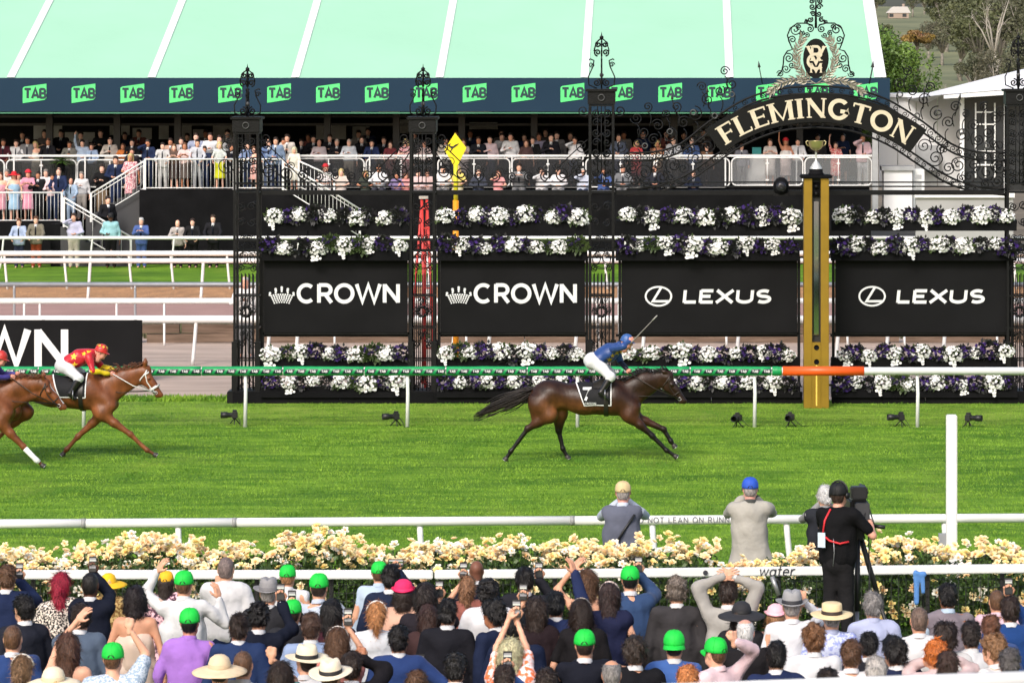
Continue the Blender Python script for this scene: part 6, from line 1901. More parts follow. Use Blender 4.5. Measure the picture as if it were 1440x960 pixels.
 def wrapsheet(nm, x0, x1, t0, t1, off, m, par=t, nx=10, nt=24, shape=None):
  vs = []; fs = []
  for i in range(nx + 1):
   for k in range(nt + 1):
    a = i / nx; b = k / nt; x = x0 + (x1 - x0) * a; th = t0 + (t1 - t0) * b
    if shape: x, th = shape(a, b)
    vs.append(wrap(x, th, off))
  for i in range(nx):
   for k in range(nt): q = i * (nt + 1) + k; fs.append((q, q + nt + 1, q + nt + 2, q + 1))
  mb = MB(); mb.add(vs, fs, m, True); return mb.build(nm, par)
 M_sc = mat('saddle_cloth', (.012, .012, .014), rough=.75, bump=.4, bscale=14, spec=.3); M_bord = mat('cloth_border', (.78, .78, .78), rough=.7)
 cx0, cx1 = cloth_x; th = 1.95
 shp = lambda a, b: (cx0 + (cx1 - cx0) * a - .10 * (1 - a) * (1 - abs(2 * b - 1)) * 0 + .16 * (1 - a) * (abs(2 * b - 1)) ** 1.5, (2 * b - 1) * th)
 sc = wrapsheet('saddle_cloth', 0, 0, 0, 0, .012, M_sc, shape=shp)
 bw = .024 / (cx1 - cx0)
 wrapsheet('cloth_border', 0, 0, 0, 0, .016, M_bord, sc, nx=1, shape=lambda a, b: shp(-.02 + bw * a, b))
 wrapsheet('cloth_border', 0, 0, 0, 0, .016, M_bord, sc, nx=1, shape=lambda a, b: shp(1.0 - bw * a + .02, b))
 for s in (-1, 1): wrapsheet('cloth_border', 0, 0, 0, 0, .016, M_bord, sc, nx=10, nt=2, shape=lambda a, b: (shp(a, (1 + s) / 2)[0], s * (th - .04 + .06 * b)))
 if number or name_lines:
  mb = MB()
  def onside(cx, cz):
   def f(u_, v_, d_):
    h_ = bvh.ray_cast(Vector((cx + u_, -1.2, cz + v_)), Vector((0, 1, 0)))
    return (cx + u_, (h_[0].y if h_[0] else -.3) - .034 - d_, cz + v_)
   return f
  if number: text_mesh(mb, number[0], number[3], M_bord, onside(number[1], number[2]), depth=.003, wt=.2, wide=1.1)
  for (s_, x_, z_, sz) in name_lines: text_mesh(mb, s_, sz, M_bord, onside(x_, z_), depth=.003, wt=.17)
  mb.build('cloth_print', sc)
 M_sad = mat('saddle_leather', (.018, .015, .014), rough=.4, spec=.5)
 xs = cx0 + (cx1 - cx0) * .70
 wrapsheet('saddle', xs - .13, xs + .15, -.85, .85, .035, M_sad, nx=8, nt=16)
 wrapsheet('girth', cx1 - .13, cx1 - .05, -PI * .98, PI * .98, .020, M_sad, nx=2, nt=40)
 # bridle straps and reins
 M_br = mat('bridle_%02d' % int(bridle[0] * 99), bridle, rough=.4)
 mb = MB()
 def facept(a, b, s):
  p = P_ + u * L * a + dn * b
  h_ = bvh.ray_cast(Vector((p[0], s * .6, p[2])), Vector((0, -s, 0)))
  return Vector((p[0], (h_[0].y if h_[0] else s * .07) + s * .006, p[2]))
 for s in (-1, 1):
  for path in ([(.02, -.02), (.10, .04), (.35, .10), (.62, .10), (.82, .075)], [(.02, -.02), (.12, .10), (.16, .17), (.2, .2)], [(.12, -.02), (.12, .03), (.12, .09)], [(.62, -.01), (.62, .04), (.62, .10), (.60, .14)]):
   mb.tube([facept(a, b, s) for a, b in path], .0115, M_br, n=5)
  q = facept(.82, .075, s); mb.tube([q + Vector((.03 * math.cos(k * .79), 0, .03 * math.sin(k * .79))) for k in range(8)], .006, M_shoe, n=4, closed=True)
  hd = j['hands']; mb.tube([q, (q + Vector((hd[0], s * .12, hd[1]))) / 2 + Vector((0, s * .13, -.03)), Vector((hd[0], s * .10, hd[1]))], .009, M_br, n=5)
  # running martingale strap down the neck
  mb.tube([facept(.72, .10, s), Vector((j['throatb'][0] + .1, s * .13, j['throatb'][1] + .03)), Vector((j['breast'][0], s * .05, j['breast'][1] + .12))], .006, mat('dark_strap', (.02, .016, .014), rough=.5), n=4)
 mb.build('bridle', t)
 if noseband:
  mb = MB(); m = mat('noseband_%s' % hexname([c * 99 for c in noseband]), noseband, rough=.6)
  pts = [facept(.66, b, -1) for b in (-.03, .01, .05, .09, .13)] + [facept(.66, b, 1) for b in (.13, .09, .05, .01, -.03)]
  mb.tube(pts, .018, m, n=6, closed=True)
  mb.tube([facept(.10, -.03, -1), facept(.12, .02, -1), facept(.12, .10, -1)], .012, m, n=5)
  mb.build('noseband', t)
 if blaze:
  mb = MB(); vs = []
  for i in range(9):
   a = .12 + .75 * i / 8; w = .022 + .012 * math.sin(i)
   c = P_ + u * L * a - dn * .3
   for s in (-1, 0, 1):
    h_ = bvh.ray_cast(Vector(c + V3(0, s * w, 0)), Vector(dn)); p = h_[0] if h_[0] else Vector(P_ + u * L * a)
    vs.append(p - Vector(dn) * .004)
  mb.add(vs, [(3 * i + k, 3 * i + k + 1, 3 * i + k + 4, 3 * i + k + 3) for i in range(8) for k in range(2)], mat('blaze_white', (.7, .68, .66), rough=.6), True); mb.build('blaze', t)
 if socks:
  for nm, a0 in socks:
   k_, fl = j[nm][-3], j[nm][-2]; y = (-.135 if nm[1] == 'n' else .135); mb = MB()
   a = V3(k_[0], y, k_[1]); b = V3(fl[0], y, fl[1]); hf = j[nm][-1]; c = V3(hf[0], y, hf[1]); c = b + (c - b) * .4
   mb.tube([a + (b - a) * a0, a + (b - a) * .8, b, c], [.050, .046, .054, .044], mat('leg_wrap', (.78, .78, .77), rough=.7, bump=.4, bscale=30), n=12); mb.build('leg_wrap', t)
 return t

def lerp3(a, b, w): return a[None, :] * (1 - w[:, None]) + b[None, :] * w[:, None]
def sstep(x, a, b): q = np.clip((x - a) / (b - a), 0, 1); return q * q * (3 - 2 * q)
def bay_coat(V):
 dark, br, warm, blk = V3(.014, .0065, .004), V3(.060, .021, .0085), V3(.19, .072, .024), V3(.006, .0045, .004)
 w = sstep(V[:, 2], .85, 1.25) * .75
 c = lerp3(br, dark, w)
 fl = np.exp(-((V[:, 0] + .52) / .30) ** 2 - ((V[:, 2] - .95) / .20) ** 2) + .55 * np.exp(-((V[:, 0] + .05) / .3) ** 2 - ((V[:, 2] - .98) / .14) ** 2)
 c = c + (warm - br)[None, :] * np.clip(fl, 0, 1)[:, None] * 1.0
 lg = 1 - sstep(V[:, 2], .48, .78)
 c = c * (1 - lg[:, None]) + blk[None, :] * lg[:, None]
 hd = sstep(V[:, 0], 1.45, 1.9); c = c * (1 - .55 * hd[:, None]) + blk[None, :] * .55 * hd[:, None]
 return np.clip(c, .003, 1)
def chestnut_coat(seed, dk=1.0):
 def f(V):
  a, b = V3(.20, .066, .022) * dk, V3(.135, .040, .013) * dk
  w = sstep(V[:, 2], .6, 1.3) * .5 + .25 * np.sin(V[:, 0] * 7 + seed) * np.sin(V[:, 2] * 9)
  c = lerp3(a, b, np.clip(w, 0, 1)); lg = 1 - sstep(V[:, 2], .05, .22)
  return np.clip(c * (1 - .6 * lg[:, None]), .004, 1)
 return f

# --- the dark bay winner: points read off the photograph
SC = 77.4 * 4.3625
def zb(x, y): return ((x - 700) / SC, (908 - y) / SC)
Jb = dict(croup=zb(492, 498), hip=zb(450, 545), loin=zb(570, 512), mid=zb(700, 532), chest=zb(880, 532), withers=zb(888, 420), breast=zb(985, 560), point=zb(1010, 585), elbow=zb(985, 632),
   neckb=zb(960, 495), neckm=zb(1075, 425), poll=zb(1222, 388), crest=zb(1070, 318), throatb=zb(1030, 520), throat=zb(1165, 440), nose=zb(1330, 545),
   fn=[zb(1122, 752), zb(1212, 842), zb(1272, 884)], ff=[zb(1192, 722), zb(1236, 795), zb(1262, 832)],
   hn=[zb(492, 625), zb(362, 708), zb(258, 846), zb(222, 900)], hf=[zb(552, 628), zb(546, 728), zb(572, 842), zb(606, 902)], ear=(-.14, .05), hands=zb(975, 365))
Yh = 64.6; x0 = X(660 + 700 / 4.3625, Yh)
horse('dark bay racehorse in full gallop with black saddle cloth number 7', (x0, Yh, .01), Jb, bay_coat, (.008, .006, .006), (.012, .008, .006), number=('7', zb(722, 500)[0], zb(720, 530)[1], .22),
  name_lines=(('CROWN', zb(742, 552)[0], zb(742, 556)[1], .045), ('OTTES EI', zb(760, 575)[0], zb(760, 582)[1], .04)) if False else (('CROWN', zb(745, 552)[0], zb(742, 557)[1], .042),),
  tail_pts=[zb(405, 480), zb(350, 505), zb(290, 532), zb(210, 560), zb(120, 600), zb(40, 640)], cloth_x=(zb(655, 0)[0], zb(870, 0)[0]), seed=3, tail_spread=.12, bridle=(.03, .02, .015))
# --- chestnut horse and the white-faced chestnut ahead of the frame edge
SD = 77.4 * 4.0
def zc(x, y): return ((x - 400) / SD, (840 - y) / SD)
Jc = dict(croup=zc(95, 440), hip=zc(55, 480), loin=zc(180, 450), mid=zc(290, 465), chest=zc(480, 480), withers=zc(525, 372), breast=zc(605, 500), point=zc(630, 545), elbow=zc(580, 590),
   neckb=zc(600, 440), neckm=zc(700, 395), poll=zc(826, 345), crest=zc(690, 320), throatb=zc(650, 480), throat=zc(775, 410), nose=zc(918, 488),
   fn=[zc(742, 705), zc(838, 796), zc(890, 826)], ff=[zc(432, 728), zc(368, 800), zc(343, 834)], hn=[zc(80, 580), zc(-40, 660), zc(-140, 760), zc(-170, 800)], hf=[zc(130, 590), zc(20, 690), zc(-70, 790), zc(-100, 830)], ear=(-.01, .17), hands=zc(640, 365))
Yc2 = 65.1; x1 = X(100, Yc2)
horse('bright chestnut racehorse with white noseband and black saddle cloth', (x1, Yc2, .01), Jc, chestnut_coat(1), (.12, .04, .014), (.10, .035, .012), bridle=(.72, .72, .70), noseband=(.75, .75, .74), cloth_x=(zc(300, 0)[0], zc(495, 0)[0]), tail_pts=[zc(-5, 430), zc(-80, 440), zc(-180, 480), zc(-280, 540)], seed=5)
def zd(x, y): return ((x - 0) / SD, (878 - y) / SD)
Jd = dict(croup=zd(-450, 470), hip=zd(-490, 520), loin=zd(-360, 485), mid=zd(-250, 500), chest=zd(-80, 515), withers=zd(-60, 405), breast=zd(20, 540), point=zd(45, 580), elbow=zd(10, 625),
   neckb=zd(20, 475), neckm=zd(110, 435), poll=zd(248, 412), crest=zd(110, 372), throatb=zd(60, 520), throat=zd(190, 480), nose=zd(366, 545),
   fn=[zd(138, 760), zd(208, 832), zd(250, 868)], ff=[zd(-120, 750), zd(-170, 830), zd(-190, 868)], hn=[zd(-470, 640), zd(-560, 720), zd(-640, 830), zd(-670, 870)], hf=[zd(-430, 640), zd(-520, 740), zd(-600, 840), zd(-630, 872)], ear=(-.03, .17), hands=zd(60, 375))
Yd2 = 63.5; x2 = X(0, Yd2)
horse('chestnut racehorse with white blaze and bandaged foreleg at the frame edge', (x2, Yd2, .01), Jd, chestnut_coat(2, .95), (.11, .036, .013), (.1, .035, .012), blaze=True, socks=(('fn', .12),), cloth_x=(zd(-230, 0)[0], zd(-40, 0)[0]), tail_pts=[zd(-540, 470), zd(-620, 480), zd(-720, 520)], seed=8, bridle=(.03, .018, .014))

# ---------------------------------------------------------------- jockeys
def jockey(label, org, q, body, sleeves, capc, breech=(236, 238, 244), skinc=(216, 150, 130), star=None, face=0.0, right=None, left=None, helmet2=None, z0=.01):
 """q: dict of side-view points (x,z) in the horse's frame"""
 t = thing('person', label, 'jockey', (org[0], org[1], z0), group='jockeys on the racehorses')
 def A(n, y=0.0): return V3(q[n][0], y, q[n][1])
 HP, CH, NK, HD = A('hip'), A('chest'), A('neck'), A('head')
 sh = [A('shoN', -.17), A('shoF', .17)]
 wr = [V3(*right), V3(*left)]
 el = []
 for i, e in enumerate((q['elN'], q['elF'])): el.append(V3(e[0], (-.24, .24)[i] if len(e) < 3 else e[2], e[1]))
 kn = [A('knee', -.30), A('knee', .30)]; an = [A('ank', -.34), A('ank', .34)]; to = [A('toe', -.34), A('toe', .34)]
 hips = [HP + V3(0, -.10, 0), HP + V3(0, .10, 0)]
 # body under the clothes, one surface
 f = Field(); f.cap(HP, CH, .12, .13, k=.06, S=(1, .8, 1)); f.cap(CH, NK, .12, .06, k=.06, S=(1, .85, 1)); f.cap(NK, HD, .052, .05, k=.03); f.cap(sh[0] * .8 + sh[1] * .2, sh[1] * .8 + sh[0] * .2, .06, .06, k=.05)
 for i in (0, 1):
  f.cap(sh[i], el[i], .045, .038, k=.03); f.cap(el[i], wr[i], .037, .027, k=.02); f.cap(hips[i], kn[i], .085, .06, k=.04); f.cap(kn[i], an[i], .055, .036, k=.03); f.cap(an[i], an[i] * .4 + to[i] * .6 + V3(0, 0, -.02), .034, .022, k=.02)
 V, Q = f.mesh(.024); parts = [(V, Q, 0)]
 hv, hq, hm = HEAD['hi']; HM = rotm(-PI / 2 + face, q.get('nod', -.1))
 hv = hv @ HM.T * .97 + HD
 for k in (0, 1, 2):
  s_ = hm == k
  if s_.any(): parts.append((hv, hq[s_], k))
 for i in (0, 1):
  v, qq = HANDS['fist']; v = v * np.array([1 if i == 0 else -1, 1, 1]); qq = qq if i == 0 else qq[:, ::-1]
  parts.append((v @ frame(wr[i] - el[i], V3(0, 1 if i == 0 else -1, 0)).T + wr[i], qq, 0))
 V, Q, mi = compact(*join_np(parts))
 put('body', mesh_np('body', V, [Q], mats=[skin(skinc), mat('eye', (.02, .015, .012)), mat('lip', (.35, .12, .1))], mi=mi), t)
 # silks
 f = Field(); f.cap(HP + (CH - HP) * .18, CH, .145, .155, k=.06, S=(1, .82, 1)); f.cap(CH, NK + (CH - NK) * .05, .15, .078, k=.06, S=(1, .85, 1)); f.cap(sh[0] * .8 + sh[1] * .2, sh[1] * .8 + sh[0] * .2, .08, .08, k=.05)
 V, Q = f.mesh(.02, noise=wavy(31, .010, 24, 6)); silk = put('silks', mesh_np('silks', V, [Q], mats=[cloth(body, True)]), t)
 bvh = BVHTree.FromPolygons([tuple(v) for v in V], [tuple(x_) for x_ in Q])
 for i in (0, 1):
  f = Field(); mid = .55 if sleeves[0] != sleeves[1] else 1
  f.cap(sh[i], el[i], .073, .060, k=.04)
  V, Q = f.mesh(.02, noise=wavy(33 + i, .008, 28, 5)); put('upper_sleeve', mesh_np('upper_sleeve', V, [Q], mats=[cloth(sleeves[0] if not isinstance(sleeves[0], tuple) or not isinstance(sleeves[0][0], tuple) else sleeves[0][i], True)]), t)
  f = Field(); f.cap(el[i], el[i] + (wr[i] - el[i]) * .93, .058, .038, k=.03)
  V, Q = f.mesh(.018, noise=wavy(35 + i, .006, 28, 5)); put('sleeve', mesh_np('sleeve', V, [Q], mats=[cloth(sleeves[1] if not isinstance(sleeves[1][0], tuple) else sleeves[1][i], True)]), t)
 if star:
  mb = MB(); m = mat('star_%s' % hexname(star[0]), s2l(star[0]), rough=.5)
  for (x_, z_, r_) in star[1]:
   pts = [(x_ + r_ * (1 if k % 2 == 0 else .42) * math.sin(k * PI / 5), z_ + r_ * (1 if k % 2 == 0 else .42) * math.cos(k * PI / 5)) for k in range(10)] + [(x_, z_)]
   v3 = []
   for a, b in pts:
    h_ = bvh.ray_cast(Vector((a, -1, b)), Vector((0, 1, 0))); v3.append((a, (h_[0].y if h_[0] else -.15) - .006, b))
   mb.add(v3, [(k, (k + 1) % 10, 10) for k in range(10)], m)
  mb.build('stars', silk)
 # breeches, boots, helmet, goggles
 f = Field(); f.ell(HP + V3(-.02, 0, .0), (.165, .175, .16), .05)
 for i in (0, 1): f.cap(hips[i], kn[i], .118, .080, k=.06); f.cap(kn[i], kn[i] + (an[i] - kn[i]) * .25, .078, .06, k=.03)
 V, Q = f.mesh(.022, noise=wavy(37, .007, 24, 5)); put('breeches', mesh_np('breeches', V, [Q], mats=[cloth(breech)]), t)
 for i in (0, 1):
  f = Field(); f.cap(kn[i] + (an[i] - kn[i]) * .16, an[i], .068, .048, k=.02); f.cap(an[i] + (an[i] - to[i]) * .2 + V3(0, 0, -.03), to[i] + V3(0, 0, -.02), .046, .034, k=.03)
  V, Q = f.mesh(.018); put('boot', mesh_np('boot', V, [Q], mats=[mat('boot_leather', (.012, .011, .011), rough=.3, spec=.5)]), t)
  mb = MB(); c = to[i] * .6 + an[i] * .4; mb.tube([c + V3(0, -.07, -.06), c + V3(0, .07, -.06), c + V3(0, .05, .10), c + V3(0, -.05, .10)], .010, mat('stirrup', (.4, .4, .42), rough=.3, metal=.9), n=5, closed=True)
  mb.tube([c + V3(0, 0, .10), kn[i] * .5 + hips[i] * .2 + A('saddle', (-.2, .2)[i]) * .3], .010, mat('strap_black', (.02, .018, .016), rough=.5), n=4); mb.build('stirrup', t)
 mc = cloth(capc, True); mb = MB()
 mb.lathe([(.0005, .150), (.03, .147), (.062, .130), (.088, .100), (.102, .062), (.106, .03), (.104, .012), (.098, .010)], mc, n=22, sy=1.13, c=(0, -.01, 0))
 mb.lathe([(.106, .006), (.111, .012), (.112, .026), (.106, .032)], mc, n=22, sy=1.13, c=(0, -.01, 0))
 vs = []; N = 10
 for k_ in range(3):
  for i in range(N + 1): a = R(25 + 130 * i / N); rr_ = 1 + .22 * k_; vs.append((.106 * math.cos(a), .118 * math.sin(a) * rr_ - .01, .022 - .008 * k_))
 mb.add(vs, [(k_ * (N + 1) + i, k_ * (N + 1) + i + 1, (k_ + 1) * (N + 1) + i + 1, (k_ + 1) * (N + 1) + i) for k_ in range(2) for i in range(N)], mc, True)
 if helmet2:
  m2 = cloth(helmet2, True)
  for k_ in range(8):
   a = k_ * PI / 4 + .3; pts = []
   rr_, zz = (.085, .112)
   c = Vector((rr_ * math.cos(a), rr_ * 1.13 * math.sin(a) - .01, zz)); nn = Vector((math.cos(a) * .75, math.sin(a) * .75, .66)); uu = nn.cross(Vector((0, 0, 1))).normalized(); vv = nn.cross(uu)
   mb.add([c + nn * .004 + uu * .028, c + nn * .004 + vv * .034, c + nn * .004 - uu * .028, c + nn * .004 - vv * .034], [(0, 1, 2, 3)], m2)
 mb.v = [tuple(HM @ np.array(v) + HD) for v in mb.v]; mb.build('helmet', t)
 mb = MB(); G_ = mat('goggles', (.02, .02, .022), rough=.15)
 mb.ball((-.03, .085, .008), (.034, .020, .024), G_); mb.ball((.03, .085, .008), (.034, .020, .024), G_)
 mb.tube([(.10 * math.cos(R(a)), .112 * math.sin(R(a)) - .01, .012) for a in range(70, 471, 25)], .010, G_, n=5); mb.tube([(-.075, .0, -.02), (-.03, .05, -.115), (.03, .05, -.115), (.075, 0, -.02)], .006, G_, n=4)
 mb.v = [tuple(HM @ np.array(v) * 1.0 + HD) for v in mb.v]; mb.build('goggles', t)
 return t
def z3(f, x, y, lat): a = f(x, y); return (a[0], lat, a[1])
jq = dict(hip=zb(765, 300), chest=zb(858, 245), neck=zb(920, 205), head=zb(968, 183), shoN=zb(880, 222), shoF=zb(895, 240), elN=(*zb(945, 200), -.30), elF=(*zb(925, 310), .26), knee=zb(872, 385), ank=zb(812, 478), toe=zb(850, 512), saddle=zb(800, 420), nod=-.18)
rw = z3(zb, 985, 172, -.20)
jockey('jockey in royal blue silks with gold stars raising a whip', (x0, Yh), jq, (34, 66, 130), ((34, 66, 130), ((40, 74, 140), (18, 24, 44))), (50, 92, 160), right=rw, left=z3(zb, 968, 355, .10), star=((196, 160, 40), [(*zb(862, 288), .06), (*zb(905, 245), .055), (*zb(880, 262), .045), (*zb(930, 240), .045)]), face=-.25)
mb = MB(); a = Vector(z3(zb, 1003, 172, -.22)); b = Vector(z3(zb, 1153, 14, -.25)); mb.tube([a - (b - a) * .12, a, a.lerp(b, .5), b], [.014, .013, .008, .006], mat('whip_grey', (.22, .2, .18), rough=.5), n=6)
mb.tube([a.lerp(b, .8), b], [.012, .011], mat('whip_tip', (.4, .38, .35), rough=.6), n=6)
tag(mb.build('whip', loc=(x0, Yh, .01)), 'thin whip raised behind the blue capped jockey', 'whip')
jq2 = dict(hip=zc(365, 320), chest=zc(450, 275), neck=zc(530, 250), head=zc(572, 245), shoN=zc(510, 265), shoF=zc(520, 275), elN=(*zc(535, 345), -.24), elF=(*zc(560, 335), .24), knee=zc(462, 385), ank=zc(415, 468), toe=zc(440, 492), saddle=zc(430, 400), nod=-.30)
jockey('jockey in red silks with yellow stars and yellow sleeves', (x1, Yc2), jq2, (206, 30, 44), ((206, 30, 44), (240, 200, 20)), (216, 44, 38), right=z3(zc, 625, 365, -.10), left=z3(zc, 660, 350, .10), star=((245, 205, 50), [(*zc(425, 265), .07), (*zc(430, 312), .065), (*zc(480, 250), .045), (*zc(505, 240), .05)]), helmet2=(238, 180, 60))
jq3 = dict(hip=zd(-175, 345), chest=zd(-95, 310), neck=zd(-40, 290), head=zd(5, 278), shoN=zd(-60, 305), shoF=zd(-50, 310), elN=(*zd(-10, 375), -.24), elF=(*zd(0, 370), .24), knee=zd(-110, 420), ank=zd(-160, 505), toe=zd(-130, 528), saddle=zd(-140, 440), nod=-.3)
jockey('jockey in red cap and blue sleeves at the frame edge', (x2, Yd2), jq3, (206, 40, 50), ((60, 50, 130), (60, 50, 130)), (210, 50, 44), right=z3(zd, 62, 378, -.10), left=z3(zd, 80, 365, .10))
# ================================================================== FOREGROUND CROWD
NAVY, DNAVY, BLK, CHAR, BLUE, MBLUE, LBLUE, GREYB, GREY = (30, 40, 70), (24, 28, 42), (26, 26, 30), (48, 48, 52), (42, 66, 112), (58, 78, 120), (140, 160, 200), (84, 98, 118), (150, 148, 145)
WHT, PALE, PINKS, LILAC = (240, 240, 242), (190, 206, 235), (245, 205, 215), (160, 120, 200)
S1, S2, S3, S4 = (222, 168, 140), (206, 150, 120), (170, 112, 82), (96, 62, 46)
HB, HD, HBR, HL, HG, HBL = (22, 19, 19), (44, 33, 28), (88, 62, 44), (136, 98, 66), (140, 134, 130), (196, 160, 110)
GREEN = (22, 200, 66)
GC = ('cap', GREEN)
def P(px_, py_, label, Yd=None, h=1.0, yaw=0.0, ph=None, lh=None, rh=None, lift=0.0, **k):
 """stand a person so that the head centre falls on the photo pixel; lh/rh: pixel targets for the wrists"""
 hz = .93 + .705
 if Yd is None: Yd = FOC * (CAMH - LAWN - hz * h) / (py_ - PY0)
 else: Yd *= .909; h = (Z(py_, Yd) - LAWN) / hz
 loc = np.array([X(px_, Yd), Yd, LAWN])
 arms = list(k.pop('arms', ('down', 'down'))); hands = list(k.pop('hands', ('relax', 'relax'))); hd = [None, None]
 c, s = math.cos(-yaw), math.sin(-yaw)
 def local(p, y, dy):
  w = np.array([X(p, Yd + dy), Yd + dy, Z(y, Yd + dy)]) - loc
  return np.array([c * w[0] - s * w[1], s * w[0] + c * w[1], w[2]]) / h
 lab = None
 for i, tgt in ((0, lh), (1, rh)):
  if tgt is not None:
   p_, y_, kind = tgt[:3]; dy = tgt[3] if len(tgt) > 3 else .22
   arms[i] = (local(p_, y_, dy), (-.7 if i == 0 else .7, .25, -.7) if y_ < py_ + 25 else (-.8 if i == 0 else .8, -.3, -.5))
   hands[i] = kind
   if kind == 'fist': hd[i] = ((0, .1, 1), (0, 1, 0))
 if ph is not None:
  i, p_, y_, lab = ph[:4]; dy = ph[4] if len(ph) > 4 else .34
  tg = local(p_, y_, dy) - np.array([0, 0, .10])
  arms[i] = (tg, (-.7 if i == 0 else .7, .2, -.8)); hands[i] = 'grip'; hd[i] = ((.12 if i == 0 else -.12, .05, 1), (0, -1, 0))
 t, J = make_person(tuple(loc), yaw, label, h=h, arms=tuple(arms), hands=tuple(hands), handdir=tuple(hd), group='spectators crowding the fence', **k)
 if ph is not None:
  w = J['wr'][ph[0]] * h + np.array([0, -.026, .105])
  c2, s2 = math.cos(yaw), math.sin(yaw)
  phone((loc[0] + c2 * w[0] - s2 * w[1], loc[1] + s2 * w[0] + c2 * w[1], w[2] + LAWN), yaw * .5, lab, land=(len(ph) > 5 and ph[5]))
 return t, J
W = dict(female=True, bottom='skirt')
leop = printed('leopard_print', (230, 218, 205), (28, 24, 24), 60, .46, .52)
flor = printed('orange_floral', (236, 120, 70), (250, 225, 225), 22, .42, .56, detail=1)
teal = printed('teal_floral', (30, 110, 130), (120, 200, 190), 40)
plaid = printed('pink_plaid', (235, 190, 200), (70, 40, 60), 30)
strp = printed('blue_stripe', (150, 160, 215), (205, 212, 240), 30)
chk = printed('grey_check', (150, 170, 190), (205, 215, 228), 50)
gold = printed('gold_brocade', (200, 170, 110), (130, 95, 50), 40)

P(9, 813, 'man in navy suit filming by the fence near the leopard print dress', ph=(1, 28, 802, 'black phone held by the man in navy near the leopard print dress'), topc=NAVY, hair=('short', HBR), skinc=S1)
P(85, 823, 'woman with burgundy hair and leopard scarf in a leopard print dress', topm=leop, top='tee', hair=('braid', (150, 34, 56)), skinc=S3, band=None, **W)
P(126, 823, 'man with black hair in dark navy suit holding a phone up over the roses', ph=(1, 131, 793, 'phone showing a pale screen held high over the cream roses', .3), topc=DNAVY, hair=('buzz', HB), skinc=S4)
P(152, 822, 'guest in a floppy golden yellow hat beside the dark navy suit', Yd=40.7, topc=(225, 200, 190), topm=gold, top='tee', hat=('wide', (240, 190, 30), (230, 180, 30)), hair=('long', HBL), **W)
P(35, 856, 'man in charcoal suit with black hair and glasses turned to the side', yaw=.5, topc=(34, 36, 46), hair=('short', HB), skinc=S1, glasses=True)
P(112, 868, 'man in slate blue suit shading his eyes with a raised hand', topc=GREYB, hair=('short', HD), lh=(108, 885, 'open', .05), skinc=S1, head=(.3, 0))
P(190, 843, 'woman with dark bob and bare shoulders in champagne satin dress', top='strap', topm=mat('champagne_satin', s2l((214, 190, 172)), rough=.35, bump=.4, bscale=10), hair=('bob', (30, 22, 24)), skinc=S2, **W)
P(233, 818, 'guest in a yellow cap and pink plaid beside the outstretched white shirt', Yd=40.9, top='tee', topm=plaid, hat=('cap', (245, 185, 30)), hair=('long', HD), **W)
P(258, 822, 'man in green cap and white shirt with both arms flung wide', top='shirt', topc=WHT, hat=GC, hair=('buzz', HBR), lh=(222, 803, 'open', .15), rh=(308, 840, 'open', .1))
P(317, 801, 'tall man with greying hair in white shirt raising a fist', top='shirt', topc=(236, 234, 236), hair=('buzz', (110, 96, 92)), lh=(308, 822, 'fist', .15), botc=NAVY)
P(377, 834, 'person in a grey felt hat and charcoal jacket', topc=CHAR, hat=('fedora', (140, 138, 140), (110, 108, 110)), hair=('short', HG))
P(404, 811, 'man in green cap and white shirt close to the rose fence', Yd=40.4, top='shirt', topc=WHT, hat=GC, hair=('short', HL))
P(448, 826, 'man in green cap and pale blue shirt beside a black haired woman', top='shirt', topc=(205, 218, 240), hat=GC, hair=('short', HD))
P(363, 868, 'man with curly black hair in dark navy jacket raising a phone', ph=(1, 395, 832, 'phone held by the curly haired man in navy'), topc=DNAVY, hair=('curly', HB), skinc=S2)
P(411, 862, 'person in green cap half hidden behind a raised phone', Yd=37.4, top='shirt', topc=CHAR, hat=GC, hair=('short', HD), ph=(1, 411, 842, 'small phone in front of the half hidden green cap', .2))
P(466, 862, 'woman with long straight black hair beside the pale blue suit', top='tee', topc=(60, 30, 40), hair=('long', HB), skinc=S2, **W)
P(335, 883, 'man with dark brown hair in a navy blue suit behind the purple shirt', topc=(38, 54, 92), hair=('short', HD), skinc=S2)
P(437, 882, 'man with brown hair in a pale blue suit', topc=LBLUE, hair=('short', (70, 50, 40)), skinc=S1)
P(266, 876, 'man in green cap and bright purple shirt', top='shirt', topc=(170, 118, 216), hat=GC, hair=('buzz', HB), skinc=(206, 140, 120))
P(17, 899, 'man with cropped brown hair in a royal blue suit', topc=(40, 62, 112), hair=('buzz', HBR), skinc=S1)
P(95, 910, 'woman with long brown hair raising a bare arm', top='strap', topc=(235, 215, 175), hair=('long', (74, 48, 36)), lh=(109, 872, 'open', .15), skinc=S1, **W)
P(158, 926, 'man in green cap and grey check shirt punching the air', top='tee', topm=chk, hat=GC, hair=('buzz', HBR), rh=(182, 884, 'fist', .15), skinc=S1)
P(30, 943, 'woman with brown hair tied in a ponytail and a pale clip', top='tee', topc=(225, 200, 150), hair=('pony', (120, 92, 66)), band=(225, 220, 210), **W)
P(341, 936, 'man with cropped brown hair between straw hats', top='shirt', topc=(230, 225, 220), hair=('buzz', HBR))
P(308, 944, 'guest in a wide pale straw hat at the foot of the purple shirt', top='tee', topc=(220, 210, 200), hat=('wide', (224, 200, 165), (205, 180, 145)), hair=('short', HD), **W)
P(430, 930, 'person in cream panama hat with black band, nearer the pale blue suit', top='shirt', topc=(225, 225, 230), hat=('panama', (232, 218, 190)), hair=('short', HD), skinc=S1, head=(.5, 0))
P(465, 951, 'person in cream panama hat with broad black band below the other panama', top='shirt', topc=(190, 200, 215), hat=('panama', (236, 222, 196)), hair=('short', HBR), head=(-.2, .1))
